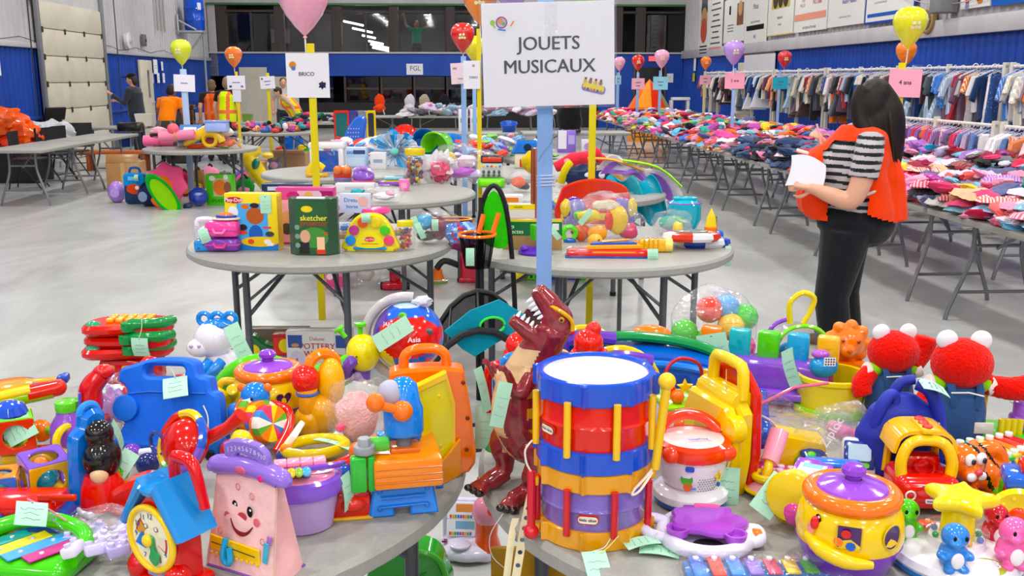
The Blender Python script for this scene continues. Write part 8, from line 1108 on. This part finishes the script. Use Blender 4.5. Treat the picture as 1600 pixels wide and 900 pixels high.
animal('green_animal',-66,34,'#5cc028');animal('blue_animal',-34,-62,'#3c84d4',1.08);animal('pink_animal',58,-52,'#f06aa8',1.15);animal('red_animal',70,22,'#c02434',.95);part('number_badge',t,'plastic',cyl(28,3,'#a8a830',n=28).sc(1,.7,1).r('x',14).t(16,-68,28));part('numerals',t,'paper',txt('1 2 3',20,'W',0,0,bold=.02).r('x',-76).t(16,-68,33));part('flower',t,'plastic',cat([sph(7,7,4,'#e8503a').t(-26+9*math.cos(a),44+9*math.sin(a),44)for a in range(6)],sph(6,c='O').t(-26,44,48)))
# ---- small toys in the middle of the right table
t=T('pink_music_book','pink toy keyboard board with white buttons',(1240,762),rz=-24);part('board',t,'plastic',box(120,76,10,4,'#d83a72').r('x',12).t(0,0,6));part('panel',t,'paper',quad(104,40,'#f2b8cc').r('x',-78).t(0,-6,18));part('buttons',t,'plastic',cat([cyl(6,6,'#ecdcf0',n=10).t(-24+16*i,8+12*j,18+2*j)for i in range(4)for j in range(2)]));part('green_key',t,'plastic',box(14,9,6,2,'#8ad030').t(34,4,18));part('yellow_key',t,'plastic',cyl(7,6,'Y').t(14,30,22));part('shoes_print',t,'paper',quad(60,12,'#f8f0f0',-6,0,0).r('x',-78).t(0,-26,15))
t=T('toy_trumpet','pale pink toy trumpet with yellow elbow',(1200,748),dz=.025,rz=-30);part('pipe',t,'plastic',tube([(6,30,70),(4,10,46),(2,-6,30)],[15,15,13],'#f0a8bc',14));part('elbow',t,'plastic',tube([(2,-8,30),(4,-20,24),(2,-24,12)],7,'#efcc22',10,sm=3));part('bell',t,'plastic',lathe([(8,26),(10,14),(28,0),(24,0),(6,16)],'#f0b0c4',22).t(0,-26,-8));part('bell_rim',t,'plastic',tor(27,3,'#e8c83a',24,6).r('x',90).t(0,-26,-6));part('collar',t,'plastic',tor(16,6,'#e8cc20',18,8).r('x',90).t(2,-24,14))
t=T('green_and_yellow_shaker','yellow wedge toy with dark green ball under the zip bag',(1240,735),dz=.0);part('wedge',t,'plastic',pris([(-46,0),(50,0),(40,56),(-30,70)],44,'#ecc81c',5));part('red_base',t,'plastic',box(96,50,18,6,'#cc2c20'));part('green_ball',t,'plastic',sph(22,18,18,'#1f8a48').t(14,-26,22))
for k,(px,py,l)in enumerate(((1172,672,'blue toy maraca tied with white cord, the upper one'),(1192,700,'blue toy maraca tied with white cord, the lower one'))):
 t=T('toy_maraca',l,(px,py),dz=.05,rz=-35-10*k);part('bulb',t,'shiny',sph(22,20,24,'#1c58c4').t(0,-10,26));part('grip',t,'plastic',rod((0,-4,40),(-20,20,84),11,'#1a50b8',12,9));part('cord',t,'cloth',tor(18,2,'#e8e4dc',20,5).r('x',50).t(-4,0,46))
t=T('red_maraca_toy','coral red toy ball beside the blue maracas',(1166,690),dz=.02);part('ball',t,'plastic',sph(20,18,20,'#ea6a52').t(0,0,22));part('stem',t,'plastic',cyl(8,30,'#d02c20').t(-6,0,36))
t=T('zip_bag','big clear zip bag of toy phones beside the purple tote',(1290,730),dz=.01);part('film',t,'clear',shellg(lambda a,b:(-100+150*a-20*b,10-30*math.sin(a*3)*b-12*b,20+108*b*(1-.35*a)+7*math.sin(a*9+b*6)),24,18,.8,'W')+lump(66,34,56,4,.4,2,n=28,m=18).t(16,0,46));part('zip_strip',t,'plastic',tube([(-118,-4,100),(-60,-10,134),(-10,-14,142)],2.4,'#d86a90',6));part('label',t,'paper',quad(34,54,'#e6e6ec',30,66,-36).r('y',12));part('bag_print',t,'paper',txt('Ziploc',20,'#eceaf2',0,0,bold=.02).r('y',-62).t(-6,-33,70))
t=T('toy_phone','white and blue toy phone with green buttons in the zip bag',(1340,768),rz=-14,rx=-24);part('body',t,'plastic',box(52,16,84,8,'#dfe2ec'));part('screen_frame',t,'plastic',box(46,6,44,6,'#24408c').t(0,-8,34));part('screen',t,'plastic',pris(rect(34,26,4,0,60),3,'#b8d4e8').t(0,-12,0));part('buttons',t,'plastic',cat(pris(rect(26,8,4,2,40),3,'#6cc838').t(0,-12,0),sph(8,4,7,'#6cc838').t(-16,-8,20),sph(6,4,5,'#58a8d8').t(8,-8,20)))
t=T('toy_phone','dark blue toy phone lying in the zip bag',(1296,762),rz=20,rx=-50);part('body',t,'plastic',box(44,14,70,7,'#2a3a7c'));part('buttons',t,'plastic',cat([sph(8,4,6,c).t(x,-7,z)for x,z,c in((-8,20,'#62c83a'),(10,44,'#e8c83a'),(-8,56,'#62c83a'))]))
t=T('pink_hair_dryer','pink toy handset lying behind the dark blue tote',(1338,690),dz=.06,rz=-14);part('grip',t,'plastic',tube([(-34,0,18),(-10,0,8),(20,0,-4)],[12,14,13],'#f28ab0',12,sm=3));part('oval_mark',t,'plastic',sph(9,3,5,'#c86a90').r('y',24).t(-2,-13,6));part('cap',t,'plastic',sph(10,9,12,'#e8a0b8').t(-36,0,20))
t=T('purple_dome_toy','orange and purple domed toy behind the front cookie jar',(1286,778),dz=.02);part('dome',t,'plastic',sph(38,30,22,'#8a3fb4').t(0,0,24));part('ring',t,'plastic',tor(34,7,'#ee7a1c',28,8).r('x',82).t(0,0,18));part('base',t,'plastic',cyl(36,14,'#e8c824'))
t=T('yellow_bin','yellow toy bin behind the purple piano',(1296,640),dz=.0);part('tub',t,'plastic',lathe([(0,0),(48,0),(54,50),(58,54),(58,60),(50,60),(46,6),(0,4)],'#e8d020',28));part('lime_base',t,'plastic',cyl(56,18,'#9acc28').t(0,0,-6));part('blue_bird',t,'plastic',cat(sph(22,16,18,'#2a90cc').t(-14,0,70),sph(14,10,7,'#a858c0').t(-20,0,90)));part('dotted_patch',t,'paper',cat(quad(18,14,'W',-10,82,-15),[disc(1.4,'K',-16+4*i,78+4*j,-15.4,6)for i in range(4)for j in range(3)]))
t=T('green_play_mat','lime green toy base behind the larger plush doll',(1580,688),rz=-6);part('base',t,'plastic',box(150,90,20,8,'#68d020'));part('yellow_pillar',t,'plastic',box(16,20,62,4,'#e8b81c').t(-52,0,16));part('orange_pillar',t,'plastic',box(18,20,64,4,'#e0501e').t(-70,6,16));part('purple_train',t,'plastic',cat(box(60,26,26,6,'#8a48bc').t(20,-10,22),cyl(11,24,'#9858c8').t(4,-10,44)));part('pencils',t,'plastic',cat([cyl(5,26,'#e8d02a',n=10).t(-28+9*k,-26,18)for k in range(4)]));part('green_tree',t,'plastic',lump(16,12,14,2,.5,3,'#3ab83a').t(20,10,60));ptag(t,-6,10,66,34,30,-50,0,70,seed=31)
# ---- under and between the front tables
p=At(730,868,0)
t=thing('toy_console','white toy music console with pink rocket and picture cards on the floor','toy',(p[0],p[1],0),rz=-4);part('base',t,'plastic',organic(cat(sph(46,40,16).t(2,0,14),box(84,66,22,9).t(0,4,0)),3,2).col(lambda x,y,z:'#d6cfe0'));part('back_shell',t,'plastic',box(70,14,74,6,'#d2ccde').t(-8,34,8));[part('card',t,'card',cat(pris(rect(46,27,3),4,'W',1),quad(30,12,c,6,4,-2.4),[quad(3.2,5,('#d84a3a','#e8a02a','#4ab048','#4a6ad0','#8a4ab0')[i%5],-17+4*i,-9,-2.4)for i in range(9)]).r('x',-24).t(-10,20-10*k,66-24*k))for k,c in((0,'#d88a4a'),(1,'#7ab0d0'))];r_=part('rocket',t,'plastic',lathe([(0,60),(18,62),(24,76),(20,92),(8,104),(0,106)],'#e08aa0',22).t(32,-4,0));part('rocket_neck',t,'plastic',lathe([(0,18),(22,18),(16,40),(18,62),(0,62)],'#d8541e',22).t(32,-4,0));part('rocket_eye',r_,'plastic',sph(7,4,9,'#e8382a').t(38,-22,84));[part('bead',r_,'plastic',sph(6,c=c).t(22+3*k,0,128-8*k))for k,c in enumerate(('#d8302a','#e8c82a','#3a80d0','#3aa84a'))];part('sensor',t,'plastic',cyl(16,3,'#c8c0d4').t(-8,-20,27));part('button',t,'plastic',box(9,9,4,2,'#7a2a5a').t(-34,-8,26))
p=At(640,925,0);t=thing('green_play_shell','green plastic play shell on the floor under the left table','toy',(p[0],p[1],0));part('shell',t,'plastic',pris(smooth([(-60,0),(60,0),(58,50),(40,78),(0,88),(-40,78),(-58,50)],4,True),60,'#2f9a2c',6));part('crease',t,'plastic',rod((-40,-31,10),(30,-31,50),1.5,'#248422'));part('rim',t,'plastic',tube([(60,-30,2),(58,-30,50),(40,-30,78),(0,-30,88)],5,'#58b848',8,sm=4))
p=At(828,905,.35);solo('wooden_plank','golden wooden plank leaning under the edge of the right table','plank','wood',box(80,8,150,2,'#b88a2c'),(float(p[0]),float(p[1])+.1,.0),u=.0026)
shaker('pink and white toy shaker beside the yellow music case',(1205,772),'#ea88a8','#f0e8ec',rz=-30,k=.8);shaker('teal toy shaker behind the white toy drum',(1030,720),'#20a0a8','#e8e8ec',rz=30,k=.9);shaker('orange toy shaker between the tote and the plush dolls',(1440,700),'#ea7020','#e8c828',rz=10);shaker('lime green toy shaker right of the tiger',(1560,790),'#70c832','#d83a28',rz=40,k=.8)
t=T('toy_rattle','coral ring rattle on the floor of the pile behind the coupe',(1370,770),rz=10);part('ring',t,'plastic',tor(16,5,'#ee6a52',22,8).r('x',70).t(0,0,8));part('bead',t,'plastic',sph(9,c='#e8cc2a').t(16,0,10));part('bead',t,'plastic',sph(9,c='#3a80d0').t(-16,0,10))
